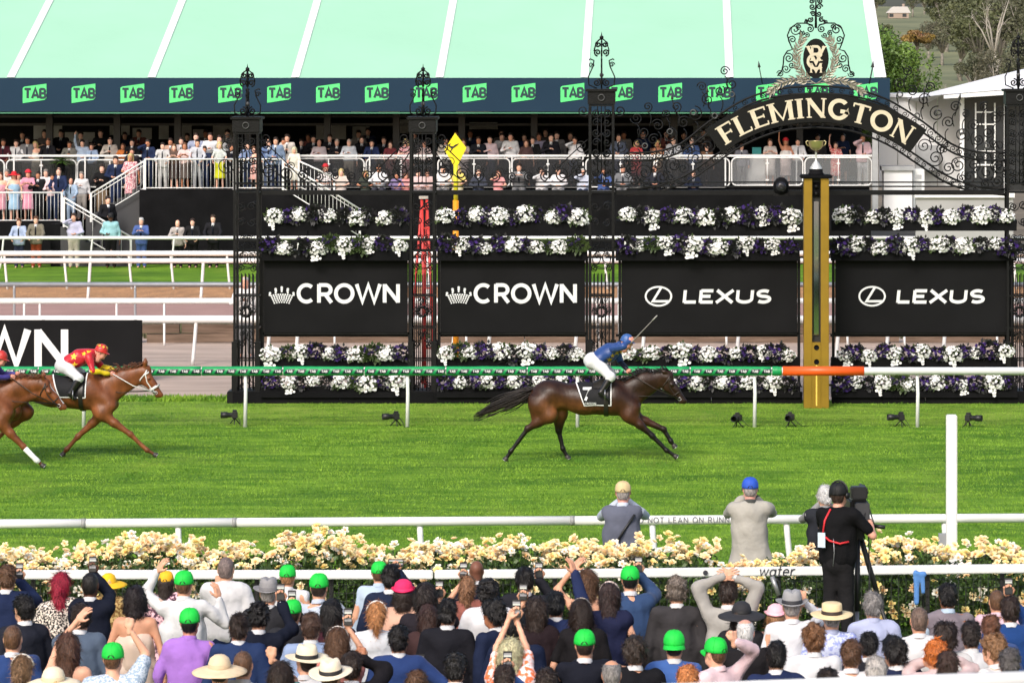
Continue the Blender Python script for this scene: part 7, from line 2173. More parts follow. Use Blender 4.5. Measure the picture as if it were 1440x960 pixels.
P(394, 952, 'woman in teal floral dress raising a fist beside the panama hats', top='tee', topm=teal, hair=('bob', HD), rh=(382, 925, 'fist', .2), **W)
P(74, 962, 'guest in a wide beige brimmed hat below the ponytail', top='tee', topc=(230, 215, 190), hat=('wide', (238, 220, 190), (215, 195, 160)), hair=('bob', HBL), **W)
P(474, 903, 'woman with brown hair and a cream headband raising a phone', top='tee', topc=(200, 120, 110), hair=('bob', HBR), band=(240, 232, 220), ph=(1, 490, 867, 'phone held by the woman with cream headband'), **W)

P(533, 806, 'man in green cap and light blue shirt leaning behind a navy suit', Yd=40.7, top='shirt', topc=(190, 212, 240), hat=GC, hair=('short', HBR))
P(549, 813, 'man with black hair in navy suit reaching a phone to the roses', topc=(32, 40, 62), hair=('short', HB), skinc=S2, ph=(1, 557, 791, 'phone held sideways against the roses beside a green cap', .35, True))
P(567, 835, 'woman in bright pink cloche hat and peach dress', Yd=38.6, top='tee', topc=(236, 176, 150), hat=('cloche', (232, 40, 100), (232, 40, 100)), hair=('bob', HD), **W)
P(598, 840, 'woman with dark hair and black bow filming beside the pink hat', Yd=37.3, top='tee', topc=(40, 36, 42), hair=('bob', (38, 30, 28)), band=(20, 20, 22), ph=(1, 618, 827, 'phone held by the woman with the black bow'), **W)
P(529, 866, 'woman with red blonde ponytail and white band in white blouse', top='tee', topc=(235, 238, 245), hair=('pony', (168, 116, 72)), band=(240, 236, 230), **W)
P(560, 900, 'man with thick black hair in blue suit holding a phone low', topc=(40, 60, 110), hair=('short', HB), skinc=S2, ph=(1, 591, 932, 'phone held low beside the blue suit', .1))
P(602, 868, 'woman with long dark brown hair in front of the bow', Yd=37.0, top='tee', topc=(70, 50, 50), hair=('long', (56, 38, 34)), **W)
P(629, 862, 'man with neat black hair in black suit and white collar', topc=(30, 30, 36), hair=('short', HB), skinc=S2)
P(657, 826, 'woman with light brown braided hair filming over the fence', Yd=39.3, top='tee', topc=(150, 90, 80), hair=('braid', (128, 92, 66)), ph=(0, 652, 802, 'phone held by the braided woman'), **W)
P(670, 803, 'bald dark skinned man behind the braided woman', Yd=40.9, topc=DNAVY, hair=None, skinc=(120, 78, 62))
P(686, 834, 'man with fluffy black hair in a white shirt', top='shirt', topc=(242, 240, 244), hair=('curly', HB), skinc=S2)
P(699, 864, 'bearded man with black hair in navy suit seen in profile', yaw=.9, topc=(28, 36, 60), hair=('fluffy', HB), skinc=S3)
P(738, 816, 'man with black hair in charcoal suit holding a phone over the roses', topc=(36, 36, 42), hair=('short', HB), skinc=S2, ph=(1, 758, 801, 'phone held over the roses by the man in charcoal'))
P(754, 858, 'woman with dark brown loose hair behind the navy suit', top='tee', topc=(40, 30, 34), hair=('long', HD), ph=(0, 736, 832, 'phone raised by the woman with loose dark hair'), **W)
P(781, 851, 'man with glossy black hair in textured navy suit raising an arm', topc=(38, 48, 84), hair=('short', (18, 18, 20)), skinc=S2, rh=(808, 806, 'open', .2))
P(724, 884, 'man with black hair in navy suit behind the orange floral dress', topc=(26, 34, 58), hair=('short', HB), skinc=S2)
P(717, 918, 'blonde woman in orange floral dress lifting a phone with both arms', top='tee', topm=flor, hair=('bob', (212, 186, 150)), lh=(716, 868, 'grip', .25), ph=(1, 726, 853, 'phone lifted high by the woman in orange floral dress', .28), skinc=S1, **W)
P(709, 957, 'dark haired person in front of the orange floral dress', topc=(60, 90, 150), hair=('short', HD), ph=(1, 714, 928, 'dark phone in front of the orange floral dress', .3))
P(826, 819, 'woman with brown hair and bare arms lifting a phone', top='strap', topc=(120, 40, 60), hair=('bob', HBR), ph=(1, 822, 812, 'phone lifted by the woman with bare arms', .25), lh=(806, 800, 'open', .2), **W)
P(857, 838, 'woman with long straight dark hair and pale headband in navy dress', top='dress', topc=(34, 38, 66), hair=('long', (50, 36, 34)), band=(225, 205, 195), botc=(34, 38, 66), skinc=S1, **W)
P(817, 862, 'woman with dark hair and beige headband next to the navy suit', top='tee', topc=(30, 28, 30), hair=('bob', HD), band=(220, 205, 190), **W)
P(886, 815, 'man in green cap and blue jacket holding a phone high', topc=(52, 74, 112), hat=GC, hair=('buzz', HB), ph=(1, 898, 793, 'phone held high by the blue jacket and green cap', .25))
P(952, 832, 'person with curly grey brown hair in dark grey suit', topc=(58, 56, 58), hair=('curly', (104, 94, 86)))
P(822, 907, 'person in green cap and black jacket filming with both hands', topc=(26, 28, 38), hat=GC, hair=('short', HD), ph=(1, 821, 908, 'phone held in front of a green cap by two hands', .2), lh=(815, 930, 'grip', .15))
P(893, 917, 'person with wavy dark brown hair in black jacket', topc=(24, 24, 28), hair=('fluffy', (50, 40, 34)), skinc=S2)
P(948, 908, 'person wearing a green cap backwards and a bright blue jacket', topc=(66, 100, 170), hat=('backcap', GREEN), hair=('short', HD))
P(860, 949, 'man with cropped grey hair thinning on top', top='shirt', topc=(60, 60, 66), hair=('bald', (120, 116, 114)), skinc=S2)
P(640, 940, 'man with short black hair and dark suit between two raised phones', topc=(26, 28, 34), hair=('short', (28, 26, 26)), skinc=S2)
P(494, 938, 'man with short dark hair and black jacket raising a clenched fist', topc=(30, 28, 32), hair=('short', HD), rh=(508, 925, 'fist', .12), skinc=S3)
P(768, 962, 'dark haired person low between the navy suit and the floral dress', topc=(30, 30, 40), hair=('short', HD))
P(585, 966, 'man with brown hair low beside the blue suit', topc=(60, 60, 70), hair=('short', HBR))

P(1024, 834, 'man in light grey suit holding both hands on his head', topc=(168, 164, 158), hair=('short', HD), arms=('headtop', 'headtop'), hands=('open', 'open'), collar=(235, 235, 235))
P(1043, 866, 'guest in a wide black hat with ribbon', Yd=36.9, topc=(40, 40, 44), top='tee', hat=('wide', (40, 40, 44), (22, 22, 24)), hair=('bob', HD), **W)
P(1048, 890, 'man with thinning silver hair in black jacket', topc=(32, 30, 32), hair=('bald', (186, 184, 182)), skinc=(220, 160, 140))
P(1010, 918, 'man in green cap and pink shirt seen in profile with raised fist', yaw=.75, top='shirt', topc=(246, 206, 214), hat=GC, hair=('short', HBR), rh=(1032, 902, 'fist', -.1), skinc=S1)
P(1092, 923, 'man with slick black hair in navy suit below the grey fedora', topc=(34, 44, 78), hair=('short', HB), skinc=S1, glasses=True)
P(1114, 853, 'man in grey fedora with dark band and white shirt', Yd=36.7, top='shirt', topc=(240, 240, 246), hat=('fedora', (150, 150, 152), (40, 40, 44)), hair=('short', HG), rh=(1128, 845, 'fist', .15))
P(1091, 868, 'woman in a pale pink hat behind the grey fedora', Yd=37.9, top='tee', topc=(120, 90, 80), hat=('cloche', (250, 190, 200), (250, 190, 200)), hair=('long', HL), **W)
P(1145, 899, 'man with tousled brown hair in white shirt', top='shirt', topc=(244, 244, 248), hair=('fluffy', (112, 78, 52)), skinc=S1)
P(1170, 868, 'man in straw boater with dark band and striped blue shirt', top='shirt', topm=strp, topc=(178, 186, 226), hat=('boater', (226, 204, 160), (52, 38, 32)), hair=('short', HG))
P(1228, 852, 'man with thick grey hair in a lilac blue shirt', top='shirt', topc=(184, 192, 232), hair=('short', (128, 124, 122)))
P(1197, 921, 'man with short brown hair and white shirt beside black hair', top='shirt', topc=(244, 240, 242), hair=('short', HBR), skinc=S1)
P(1222, 908, 'man with black hair and dark jacket behind the white shirts', Yd=35.4, topc=(36, 36, 42), hair=('short', HB))
P(1261, 917, 'man with swept black hair and sunglasses', yaw=.5, topc=(36, 44, 72), hair=('fluffy', HB), glasses=True, skinc=S2)
P(1232, 945, 'man with pale grey hair low in front of the sunglasses', top='shirt', topc=(200, 200, 206), hair=('short', (176, 170, 166)))
P(1293, 873, 'man with buzzed brown hair in white shirt', top='shirt', topc=(236, 234, 236), hair=('buzz', (98, 80, 70)), skinc=S2)
P(1333, 839, 'man with black hair in mauve grey waistcoat and pale blue shirt', top='vest', topc=(128, 118, 126), collar=(190, 214, 240), hair=('short', HB), skinc=S3)
P(1330, 897, 'man with dark tousled hair next to the ginger hair', top='shirt', topc=(225, 222, 220), hair=('fluffy', HD))
P(1317, 922, 'person with curly ginger hair and hands at the face', top='shirt', topc=(220, 190, 190), hair=('curly', (176, 98, 44)), lh=(1298, 930, 'open', .1), rh=(1340, 925, 'open', .1), glasses=True)
P(1366, 894, 'man with dark faded hair in white shirt', top='shirt', topc=(238, 236, 238), hair=('short', (38, 30, 28)), skinc=S2)
P(1394, 884, 'person with reddish brown hair beside the blue jacket', Yd=36.2, topc=(60, 80, 130), hair=('short', (96, 62, 44)))
P(1402, 846, 'man with receding brown hair in pink shirt', Yd=38.4, top='shirt', topc=(250, 200, 214), hair=('buzz', HBR))
P(1421, 858, 'man with dark hair in bright blue jacket filming', topc=(34, 66, 124), hair=('short', (46, 34, 30)), ph=(1, 1418, 824, 'phone held up by the bright blue jacket', .3), skinc=S2)
P(1402, 914, 'young man with curly brown hair seen in profile', yaw=.8, top='shirt', topc=(236, 232, 230), hair=('curly', (120, 88, 60)), skinc=S1)
P(1420, 933, 'man with dark grey hair low beside the curly profile', top='shirt', topc=(210, 210, 216), hair=('short', (84, 80, 80)))
P(1333, 938, 'person with dark brown hair low in front of the ginger curls', Yd=33.1, topc=(50, 46, 50), hair=('short', (58, 42, 36)))
P(967, 958, 'person with ginger hair low beside the green cap', topc=(60, 60, 70), hair=('short', (190, 120, 70)))
P(1164, 962, 'man with dark hair and pale collar low behind the handrail', top='shirt', topc=(235, 235, 240), hair=('short', HD))

# ---------------------------------------------------------------- press inside the roses
K_ = mat('camera_black', (.014, .014, .015), rough=.45)
def dslr(loc, label, rz=0):
 t = thing('stills_camera', label, 'camera', loc, rz=rz)
 put('body', bevel_box((0, 0, 0), (.14, .08, .11), K_, .012), t)
 mb = MB(); mb.box((0, 0, .07), (.06, .07, .04), K_); mb.build('viewfinder', t)
 mb = MB(); mb.lathe([(.04, .04), (.045, .1), (.055, .12), (.058, .28), (.05, .28), (.045, .22)], K_, n=12, M=Matrix.Rotation(-PI / 2, 3, 'X')); mb.build('lens', t)
def press(px_, py_, label, cl, Yd=45.5, **k):
 h = Z(py_, Yd) / 1.635; x_ = X(px_, Yd)
 t, J = make_person((x_, Yd, 0), 0, label, h=h, arms=(((-.06, .30, 1.50), (-1, -.2, -.9)), ((.07, .30, 1.51), (1, -.2, -.9))), hands=('grip', 'grip'), handdir=(((.3, .3, .9), (1, 0, 0)), ((-.3, .3, .9), (-1, 0, 0))), head=(0, -.05), group='press photographers at the near rail', **k)
 dslr((x_ + .0, Yd + .29, 1.64 * h), cl)
 return t, h
t, h = press(876, 693, 'photographer in tan cap and slate grey waistcoat at the near rail', 'stills camera at the face of the tan capped photographer', top='vest', topc=(96, 100, 116), collar=(200, 212, 235), hat=('cap', (208, 186, 140)), hair=('short', HG), botc=(52, 54, 66), skinc=(226, 160, 145))
mb = MB(); mb.tube([(.14 * h, -.13 * h, 1.40 * h), (0, -.165 * h, 1.2 * h), (-.13 * h, -.15 * h, .98 * h)], .018, K_, n=5); mb.build('camera_strap', t)
t, h = press(1055, 688, 'photographer in blue cap and long pale grey jacket at the near rail', 'stills camera at the face of the blue capped photographer', top='coat', topc=(176, 172, 162), collar=(70, 72, 70), hat=('cap', (40, 84, 190)), hair=('short', HG), botc=(24, 24, 26), skinc=(226, 165, 150))
press(1160, 698, 'white haired photographer in dark waistcoat hidden behind the cameraman', 'stills camera of the white haired photographer', top='vest', topc=(40, 42, 48), collar=(150, 150, 150), hair=('short', (220, 216, 210)), botc=(30, 30, 34))
# cameraman on a low black platform
Yc = 38.6; x_ = X(1178, Yc); zp = Z(696, Yc) - 1.635
t = thing('camera_platform', 'low black platform under the television cameraman', 'platform', (x_ + .1, Yc, LAWN)); zq = zp - LAWN
put('top_board', bevel_box((0, 0, zq - .04), (.95, .6, .08), M_black, .01), t)
for sx in (-1, 1):
 for sy in (-1, 1):
  mb = MB(); mb.box((sx * .43, sy * .25, (zq - .08) / 2), (.06, .06, zq - .08), M_iron); mb.build('leg', t)
yaw = -.42
def lc(p, y, Yd):
 w = np.array([X(p, Yd) - x_, Yd - Yc, Z(y, Yd) - zp]); c, s = math.cos(-yaw), math.sin(-yaw)
 return np.array([c * w[0] - s * w[1], s * w[0] + c * w[1], w[2]])
t, J = make_person((x_, Yc, zp), yaw, 'television cameraman in black with black cap, headphones and red lanyard', arms=(((-.05, .36, 1.30), (-.9, 0, -.5)), (lc(1226, 738, Yc + .15), (.8, -.3, -.8))), hands=('grip', 'grip'),
   top='tee', topc=(20, 20, 22), botc=(34, 33, 35), hat=('cap', (16, 16, 18)), hair=('short', (52, 38, 32)), head=(.05, .05), skinc=(214, 158, 135), collar=None)
mb = MB()
for s in (-1, 1): mb.lathe([(.001, .02), (.034, .018), (.04, 0), (.034, -.012), (.001, -.012)], K_, n=12, M=Matrix.Rotation(s * PI / 2, 3, 'Y'), c=tuple(J['head'] + V3(s * .093, 0, 0)))
mb.tube([tuple(J['head'] + V3(.105 * math.cos(R(15 * i)), -.01, .03 + .125 * math.sin(R(15 * i)))) for i in range(13)], .010, K_, n=6); mb.build('headphones', t)
M_lan = mat('red_lanyard', s2l((222, 48, 56)), rough=.6)
up = J['up']
mb = MB(); mb.tube([up(-.05, -.10, .56), up(-.09, -.165, .44), up(-.105, -.178, .30)], .012, M_lan, n=4); mb.tube([up(-.105, -.175, .28), up(-.02, -.185, .225), up(.09, -.17, .20), up(.17, -.11, .22)], .012, M_lan, n=4); mb.build('lanyard', t)
mb = MB(); mb.box(up(-.115, -.19, .23), (.085, .008, .16), mat('badge_card', s2l((205, 220, 235)), rough=.4)); mb.build('badge', t)
mb = MB(); mb.tube([up(.02, -.185, .25), up(.03, -.18, .1), up(.01, -.165, -.05)], .004, M_galv, n=4); mb.build('cable', t)
# television camera and tripod
Yt = 39.0; xt = X(1206, Yt)
t = thing('camera_tripod', 'black television tripod with pan handle straddling the fence line', 'tripod', (xt, Yt, LAWN))
zh = Z(752, Yt) - LAWN
for (dx, dy) in ((-.03, -.45), (.52, .12), (-.35, .35)):
 mb = MB(); mb.tube([(dx * .08, dy * .08, zh - .05), (dx * .5, dy * .5, zh * .5)], .030, K_, n=8); mb.tube([(dx * .5, dy * .5, zh * .5), (dx, dy, 0)], .022, mat('tripod_grey', (.25, .25, .27), rough=.35, metal=.6) if dy < 0 else K_, n=8); mb.build('leg', t)
put('head', bevel_box((0, 0, zh + .03), (.15, .15, .16), K_, .02), t)
mb = MB(); hx = X(1230, Yt) - xt; mb.tube([(.04, 0, zh + .05), (hx, -.12, Z(737, Yt) - LAWN)], .014, K_, n=6); mb.tube([(hx - .02, -.11, Z(737, Yt) - LAWN), (hx + .10, -.17, Z(738, Yt) - LAWN)], .022, K_, n=8); mb.build('pan_handle', t)
mb = MB(); mb.tube([(.12, 0, zh), (.14, -.02, zh * .5), (.10, 0, .05)], .008, K_, n=5); mb.build('cable', t)
t = thing('television_camera', 'black broadcast camera with viewfinder on the tripod', 'camera', (xt, Yt, zh + .11 + LAWN), rz=.1)
put('body', bevel_box((0, .1, .16), (.20, .46, .26), K_, .02), t)
put('viewfinder', bevel_box((-.02, -.20, .38), (.18, .16, .14), K_, .015), t)
put('battery', bevel_box((.02, -.19, .15), (.16, .10, .24), mat('camera_grey', (.05, .05, .055), rough=.5), .012), t)
mb = MB(); mb.tube([(.06, -.1, .31), (.06, -.08, .42), (.06, .2, .42), (.06, .22, .31)], .016, K_, n=6); mb.build('carry_handle', t)
mb = MB(); mb.lathe([(.07, .3), (.075, .5), (.09, .52), (.095, .72), (.08, .72), (.07, .6)], K_, n=16, M=Matrix.Rotation(-PI / 2, 3, 'X'), c=(0, 0, .16)); mb.build('lens', t)
mb = MB(); mb.tube([(.09, -.05, .36), (.12, .35, .38)], .022, mat('mic_foam', (.02, .02, .02), rough=1), n=8); mb.build('microphone', t)
mb = MB(); mb.tube([(.1, -.2, .2), (.14, -.26, .05), (.1, -.2, -.1)], .008, K_, n=5); mb.tube([(.06, -.22, .2), (.0, -.3, .02), (.05, -.2, -.12)], .007, K_, n=5); mb.build('cable', t)
# ================================================================== ROSES
M_rl = mat('rose_leaf', (.024, .052, .012), rough=.5, col2=(.075, .125, .03), vscale=9, spec=.4)
ROSEC = [mat('rose_cream', s2l((250, 232, 184)), rough=.6, var=.06, vscale=30), mat('rose_peach', s2l((248, 218, 172)), rough=.6, var=.08, vscale=30), mat('rose_butter', s2l((248, 226, 150)), rough=.6, var=.08, vscale=30), mat('rose_white', s2l((240, 236, 222)), rough=.6)]
def rose_mesh(seed, m):
 r = random.Random(seed); mb = MB()
 for ring_, (n, rad, tilt, s) in enumerate(((5, .034, 1.15, .036), (5, .022, .7, .032), (4, .010, .25, .026))):
  for k in range(n):
   a = 2 * PI * k / n + ring_ * .5 + r.uniform(-.2, .2)
   d = Vector((math.cos(a), math.sin(a), 0)); u = Vector((-d.y, d.x, 0)); tl = tilt + r.uniform(-.15, .15)
   up_ = Vector((0, 0, 1)) * math.cos(tl) + d * math.sin(tl)
   c = d * rad * .35
   mb.add([c, c + u * s * .62 + up_ * s * .7, c + u * s * .4 + up_ * s * 1.25 + d * .006, c - u * s * .4 + up_ * s * 1.25 + d * .006, c - u * s * .62 + up_ * s * .7], [(0, 1, 2), (0, 2, 3), (0, 3, 4)], m, True)
 mb.ball((0, 0, .014), (.014, .014, .016), mat('rose_heart', s2l((226, 170, 104)), rough=.7), n=6, k=4)
 return mb.mesh('rose')
RM = [rose_mesh(i, ROSEC[i % 4 if i % 8 < 7 else 0]) for i in range(12)]
def bush_mesh(seed, n):
 r = np.random.RandomState(seed)
 p = np.stack([r.uniform(-.5, .5, n), r.uniform(-.5, .5, n), r.beta(2.0, 1.35, n)], 1)
 edge = (np.abs(p[:, 0]) * 2) ** 3 * .25 + .12 * np.sin(p[:, 0] * 14 + seed) * np.sin(p[:, 1] * 9)
 p[:, 2] *= (1 - edge); p[:, 0] *= .62 + .5 * np.sin(PI * np.clip(p[:, 2], 0, 1))
 g = np.sin(p @ r.normal(0, 16, 3)) * np.sin(p @ r.normal(0, 16, 3)); p = p[g > -.45]; n = len(p)
 a = r.normal(size=(n, 3)); a[:, 2] -= .2; a /= np.linalg.norm(a, axis=1)[:, None]
 b = np.cross(a, r.normal(size=(n, 3))); b /= np.linalg.norm(b, axis=1)[:, None]
 s = r.uniform(.022, .042, (n, 1))
 q = p * np.array([1.0, 1.3, 1.15]); q[:, 2] = np.minimum(q[:, 2], .98 + .06 * r.rand(n))
 V = np.stack([q - a * s, q + b * s * .55, q + a * s, q - b * s * .55], 1).reshape(-1, 3)
 return mesh_np('leaves', V, [np.arange(4 * n).reshape(-1, 4)], smooth=False, mats=[M_rl])
BM = [bush_mesh(i, 2800) for i in range(5)]
rr = random.Random(5)
def rose_top(px_):
 """photo height (py) of the rose tops along the hedge"""
 pts = [(-60, 772), (40, 776), (90, 783), (110, 768), (160, 764), (240, 758), (270, 772), (380, 768), (400, 758), (470, 748), (500, 762), (530, 785), (560, 766), (610, 762), (680, 772), (720, 757), (800, 765), (880, 770), (940, 764), (1000, 766), (1010, 792), (1060, 797), (1090, 790), (1130, 772), (1160, 778), (1200, 770), (1260, 752), (1310, 765), (1345, 784), (1380, 764), (1440, 776), (1500, 770)]
 for (a, ya), (b, yb) in zip(pts[:-1], pts[1:]):
  if a <= px_ <= b: return ya + (yb - ya) * (px_ - a) / (b - a)
 return 772
nb = 34
for i in range(nb + 4):
 px_ = -45 + 1530 * i / (nb - 1) + rr.uniform(-8, 8)
 Yb = 43.75 + (.5 * (px_ - 700) / 740 if px_ > 700 else 0)
 x_ = X(px_, Yb); top = max(.75, Z(rose_top(px_), Yb))
 where = 'before the press' if 840 < px_ < 1230 else 'along the spectator fence'
 t = thing('rose_bush', 'leafy rose bush full of cream and peach blooms %s' % where, 'rose bush', (x_, Yb, 0), group='rose bushes %s' % where)
 o = put('leaves', rr.choice(BM), t, rz=rr.choice((0, PI)) + rr.uniform(-.2, .2)); o.scale = (.78, 1.15, top * .86); o['kind'] = 'stuff'
 mb = MB()
 for k in range(7):
  a = rr.uniform(0, 6.28); e = Vector((math.cos(a) * .25, math.sin(a) * .35, top * rr.uniform(.6, .9)))
  mb.tube([(e.x * .1, e.y * .1, 0), e * .5 + Vector((rr.uniform(-.05, .05), 0, .05)), e], [.012, .008, .004], mat('rose_cane', (.06, .08, .03), rough=.7), n=4)
 mb.build('canes', t)
 dens = 1.0 if px_ < 1000 or px_ > 1110 else .55
 ncl = int(12 * dens)
 for c in range(ncl):       # roses come in clusters
  cx = rr.uniform(-.40, .40); cy = rr.uniform(-.55, .55)
  topc = max(.55, Z(rose_top(px_ + cx * 114), Yb))
  cz = topc * (.90 + .10 * rr.random()) - .10 * abs(cy)
  if cy < -.25: cz -= rr.random() * .14
  for k in range(rr.choice((3, 4, 5, 5, 6))):
   ob = put('rose', rr.choice(RM), t, (cx + rr.gauss(0, .085), cy + rr.gauss(0, .08), cz + rr.gauss(0, .05)), rot=(rr.uniform(.1, .95), rr.uniform(-.5, .5), rr.uniform(-.4, .4)))
   s_ = rr.uniform(.72, 1.12); ob.scale = (s_, s_, s_)
 for k in range(6):         # lower, shaded blooms by the wire
  ob = put('rose', rr.choice(RM), t, (rr.uniform(-.4, .4), -.62 + rr.uniform(-.06, .1), rr.uniform(.45, .95)), rot=(rr.uniform(.7, 1.4), rr.uniform(-.4, .4), 0))
# ================================================================== MARQUEE GUESTS
# shared low-detail figures: body, garments, hair; colours given per object
def bgfig(arms, female=False, sit=False, style='suit', hair='short', dress=False, pants=True, tie=True):
 J = joints([armspec(a, i) for i, a in enumerate(arms)], .04, sit, female); h = .034
 V, Q = body_field(J, female).mesh(h); parts = [(V, Q, 0)]
 hv, hq, hm = HEAD['lo']; parts.append((hv + J['head'], hq, 0))
 for i in (0, 1):
  v, q = HANDL['relax']; v = v * np.array([1 if i else -1, 1, 1]); q = q if i else q[:, ::-1]
  parts.append((v @ frame(J['wr'][i] - J['el'][i], V3(-.8 if i else .8, .5, 0)).T + J['wr'][i], q, 0))
 V, Q, mi = compact(*join_np(parts))
 out = [('body', mesh_np('body', V, [Q], mats=[M_white]), 'skin')]
 f, hem = top_field(J, style, female); z0 = J['up'](0, 0, hem)[2]
 V, Q = f.mesh(.03, cut=lambda v, x, y, z: np.maximum(v, z0 - z), noise=wavy(9, .008, 22, 4))
 out.append(({'suit': 'jacket', 'shirt': 'shirt', 'tee': 'bodice', 'strap': 'bodice', 'dress': 'bodice'}[style], mesh_np('top', V, [Q], mats=[M_white]), 'top'))
 if style == 'suit':
  f = Field(); up = J['up']; f.cap(up(0, .085, .50), up(0, .098, .22), .050, .030, k=.02, S=(1, 1, 1)); f.ell(up(0, .02, .54), (.062, .062, .035), .03)
  V, Q = f.mesh(.022); out.append(('shirt_front', mesh_np('shirt_front', V, [Q], mats=[M_white]), 'shirt'))
 if tie and style in ('suit', 'shirt'):
  mb = MB(); up = J['up']; y = .155 if style == 'suit' else .145
  mb.tube([up(0, y - .03, .50), up(0, y, .40), up(0, y + .006, .2)], [.016, .022, .030], M_white, n=5); out.append(('tie', mb.mesh('tie'), 'tie'))
 if dress:
  V, Q = skirt_field(J, .60, .05, sit).mesh(.035, noise=wavy(4, .012, 30, 4, .15), cut=(None if sit else (lambda v, x, y, z: np.maximum(v, .40 - z)))); out.append(('skirt', mesh_np('skirt', V, [Q], mats=[M_white]), 'bot'))
 else:
  V, Q = trouser_field(J).mesh(.036); out.append(('trousers', mesh_np('trousers', V, [Q], mats=[M_white]), 'bot'))
 if hair:
  V, Q, T = hair_field(hair, 5, .02); out.append(('hair', mesh_np('hair', V + J['head'], [Q, T], mats=[M_white]), 'hair'))
 return out, J
FIG = {}
def fig(key):
 if key in FIG: return FIG[key]
 a = {'rail': ('rail', 'rail'), 'cross': ('cross', 'cross'), 'drink': ('down', 'chest'), 'down': ('down', 'front'), 'face': ('front', 'face'), 'up': ('front', 'high'), 'clap': ('clap', 'clap'), 'sit': ('lap', 'lap'), 'sitface': ('lap', 'sitface'), 'sitclap': ('sitclap', 'sitclap')}
 pose, kind = key.split(':')[:2]; hr = key.split(':')[2]
 s = pose.startswith('sit')
 kw = {'suit': dict(style='suit'), 'shirt': dict(style='shirt', tie=False), 'tie': dict(style='shirt', tie=True), 'dress': dict(style='tee', female=True, dress=True), 'strap': dict(style='strap', female=True, dress=True)}[kind]
 FIG[key] = bgfig(a[pose], sit=s, hair=(None if hr == 'none' else hr), **kw); return FIG[key]
brg = random.Random(11)
SKB = [(238, 186, 162), (228, 174, 148), (216, 158, 134), (242, 192, 170), (190, 130, 100)]
def B(px_, py_, key, top, bot, floor, Yd, label, hairc=(44, 34, 30), shirt=(238, 238, 240), tie=(30, 32, 44), sk=None, hat=None, yaw=0.0, group='guests in the marquee', topm=None):
 parts, J = fig(key); hz = J['head'][2]
 zz = Z(py_, Yd); h = (zz - floor) / hz
 h = min(1.12, max(.86, h))
 t = thing('person', label, 'person', (X(px_, Yd), Yd, zz - hz * h if abs((zz - floor) / hz - h) < .02 else floor), rz=PI + yaw, group=group)
 cm = {'skin': skin(sk or brg.choice(SKB)), 'top': topm or cloth(top), 'shirt': cloth(shirt), 'tie': cloth(tie), 'bot': topm if (topm and bot is None) else cloth(bot or top), 'hair': hairm(hairc)}
 for nm, me, role in parts:
  o = put(nm, me, t, mats=[cm[role]]); o.scale = (h, h, h)
 if hat:
  kind, c = hat
  ps = cap_parts(c) if kind == 'cap' else hat_parts(kind, c, c)
  for nm, mb in ps[:1]:
   mb.v = [tuple((np.array(v) + J['head']) * h) for v in mb.v]; mb.build('hat', t)
 if 'sit' in key.split(':')[0]:
  pass
 return t
DK, NV, GY, LG, WH_, LB, PK, CR = (28, 28, 32), (34, 44, 72), (110, 110, 112), (176, 174, 170), (238, 238, 242), (176, 196, 226), (240, 196, 204), (236, 226, 206)
BLON, GRAY_, BRN = (206, 170, 116), (170, 166, 162), (92, 62, 44)
YR = 127.5      # guests right behind the glass balustrade
YF = 125.1       # on the front landing
floral = printed('pink_floral', (238, 205, 205), (180, 90, 110), 26)
redfl = printed('red_floral', (214, 60, 66), (240, 200, 190), 24)
bwp = printed('black_white_print', (30, 28, 30), (220, 216, 214), 26)
rows = [
 # upper deck, left part
 (5, 200, 'rail:suit:short', (70, 30, 40), DK, 'man in maroon jacket on the upper deck by the glass'),
 (23, 201, 'rail:tie:short', WH_, DK, 'man in white shirt and dark tie leaning on the upper rail'),
 (39, 197, 'down:suit:short', (120, 120, 124), GY, 'man in grey suit on the upper deck beside the woman in cream'),
 (50, 203, 'down:strap:long', CR, CR, 'blonde woman in a long cream dress behind smoked glass', BLON),
 (68, 199, 'rail:suit:bald', (30, 30, 34), DK, 'bald man in black suit beside the fern'),
 (98, 203, 'drink:suit:short', (120, 118, 110), GY, 'man in grey jacket on the upper deck right of the fern'),
 (116, 201, 'up:shirt:short', LB, NV, 'man in pale blue shirt pointing with a raised arm'),
 (129, 206, 'rail:tie:short', (160, 184, 224), NV, 'man in blue shirt and tie leaning on the upper rail'),
 (155, 198, 'drink:suit:bald', (196, 184, 174), (190, 180, 170), 'bald man in beige suit behind the stair guests'),
 (173, 206, 'drink:dress:long', (220, 120, 60), (220, 120, 60), 'brown haired woman in orange dress near the stairs', BRN),
 (186, 200, 'down:suit:short', DK, DK, 'man in dark suit behind the orange dress'),
]
for r_ in rows:
 px_, py_, key, top, bot, label = r_[:6]
 B(px_, py_, key, top, bot, DECK, YR, label, hairc=r_[6] if len(r_) > 6 else brg.choice([(40, 32, 28), (60, 44, 36), (26, 24, 24)]))
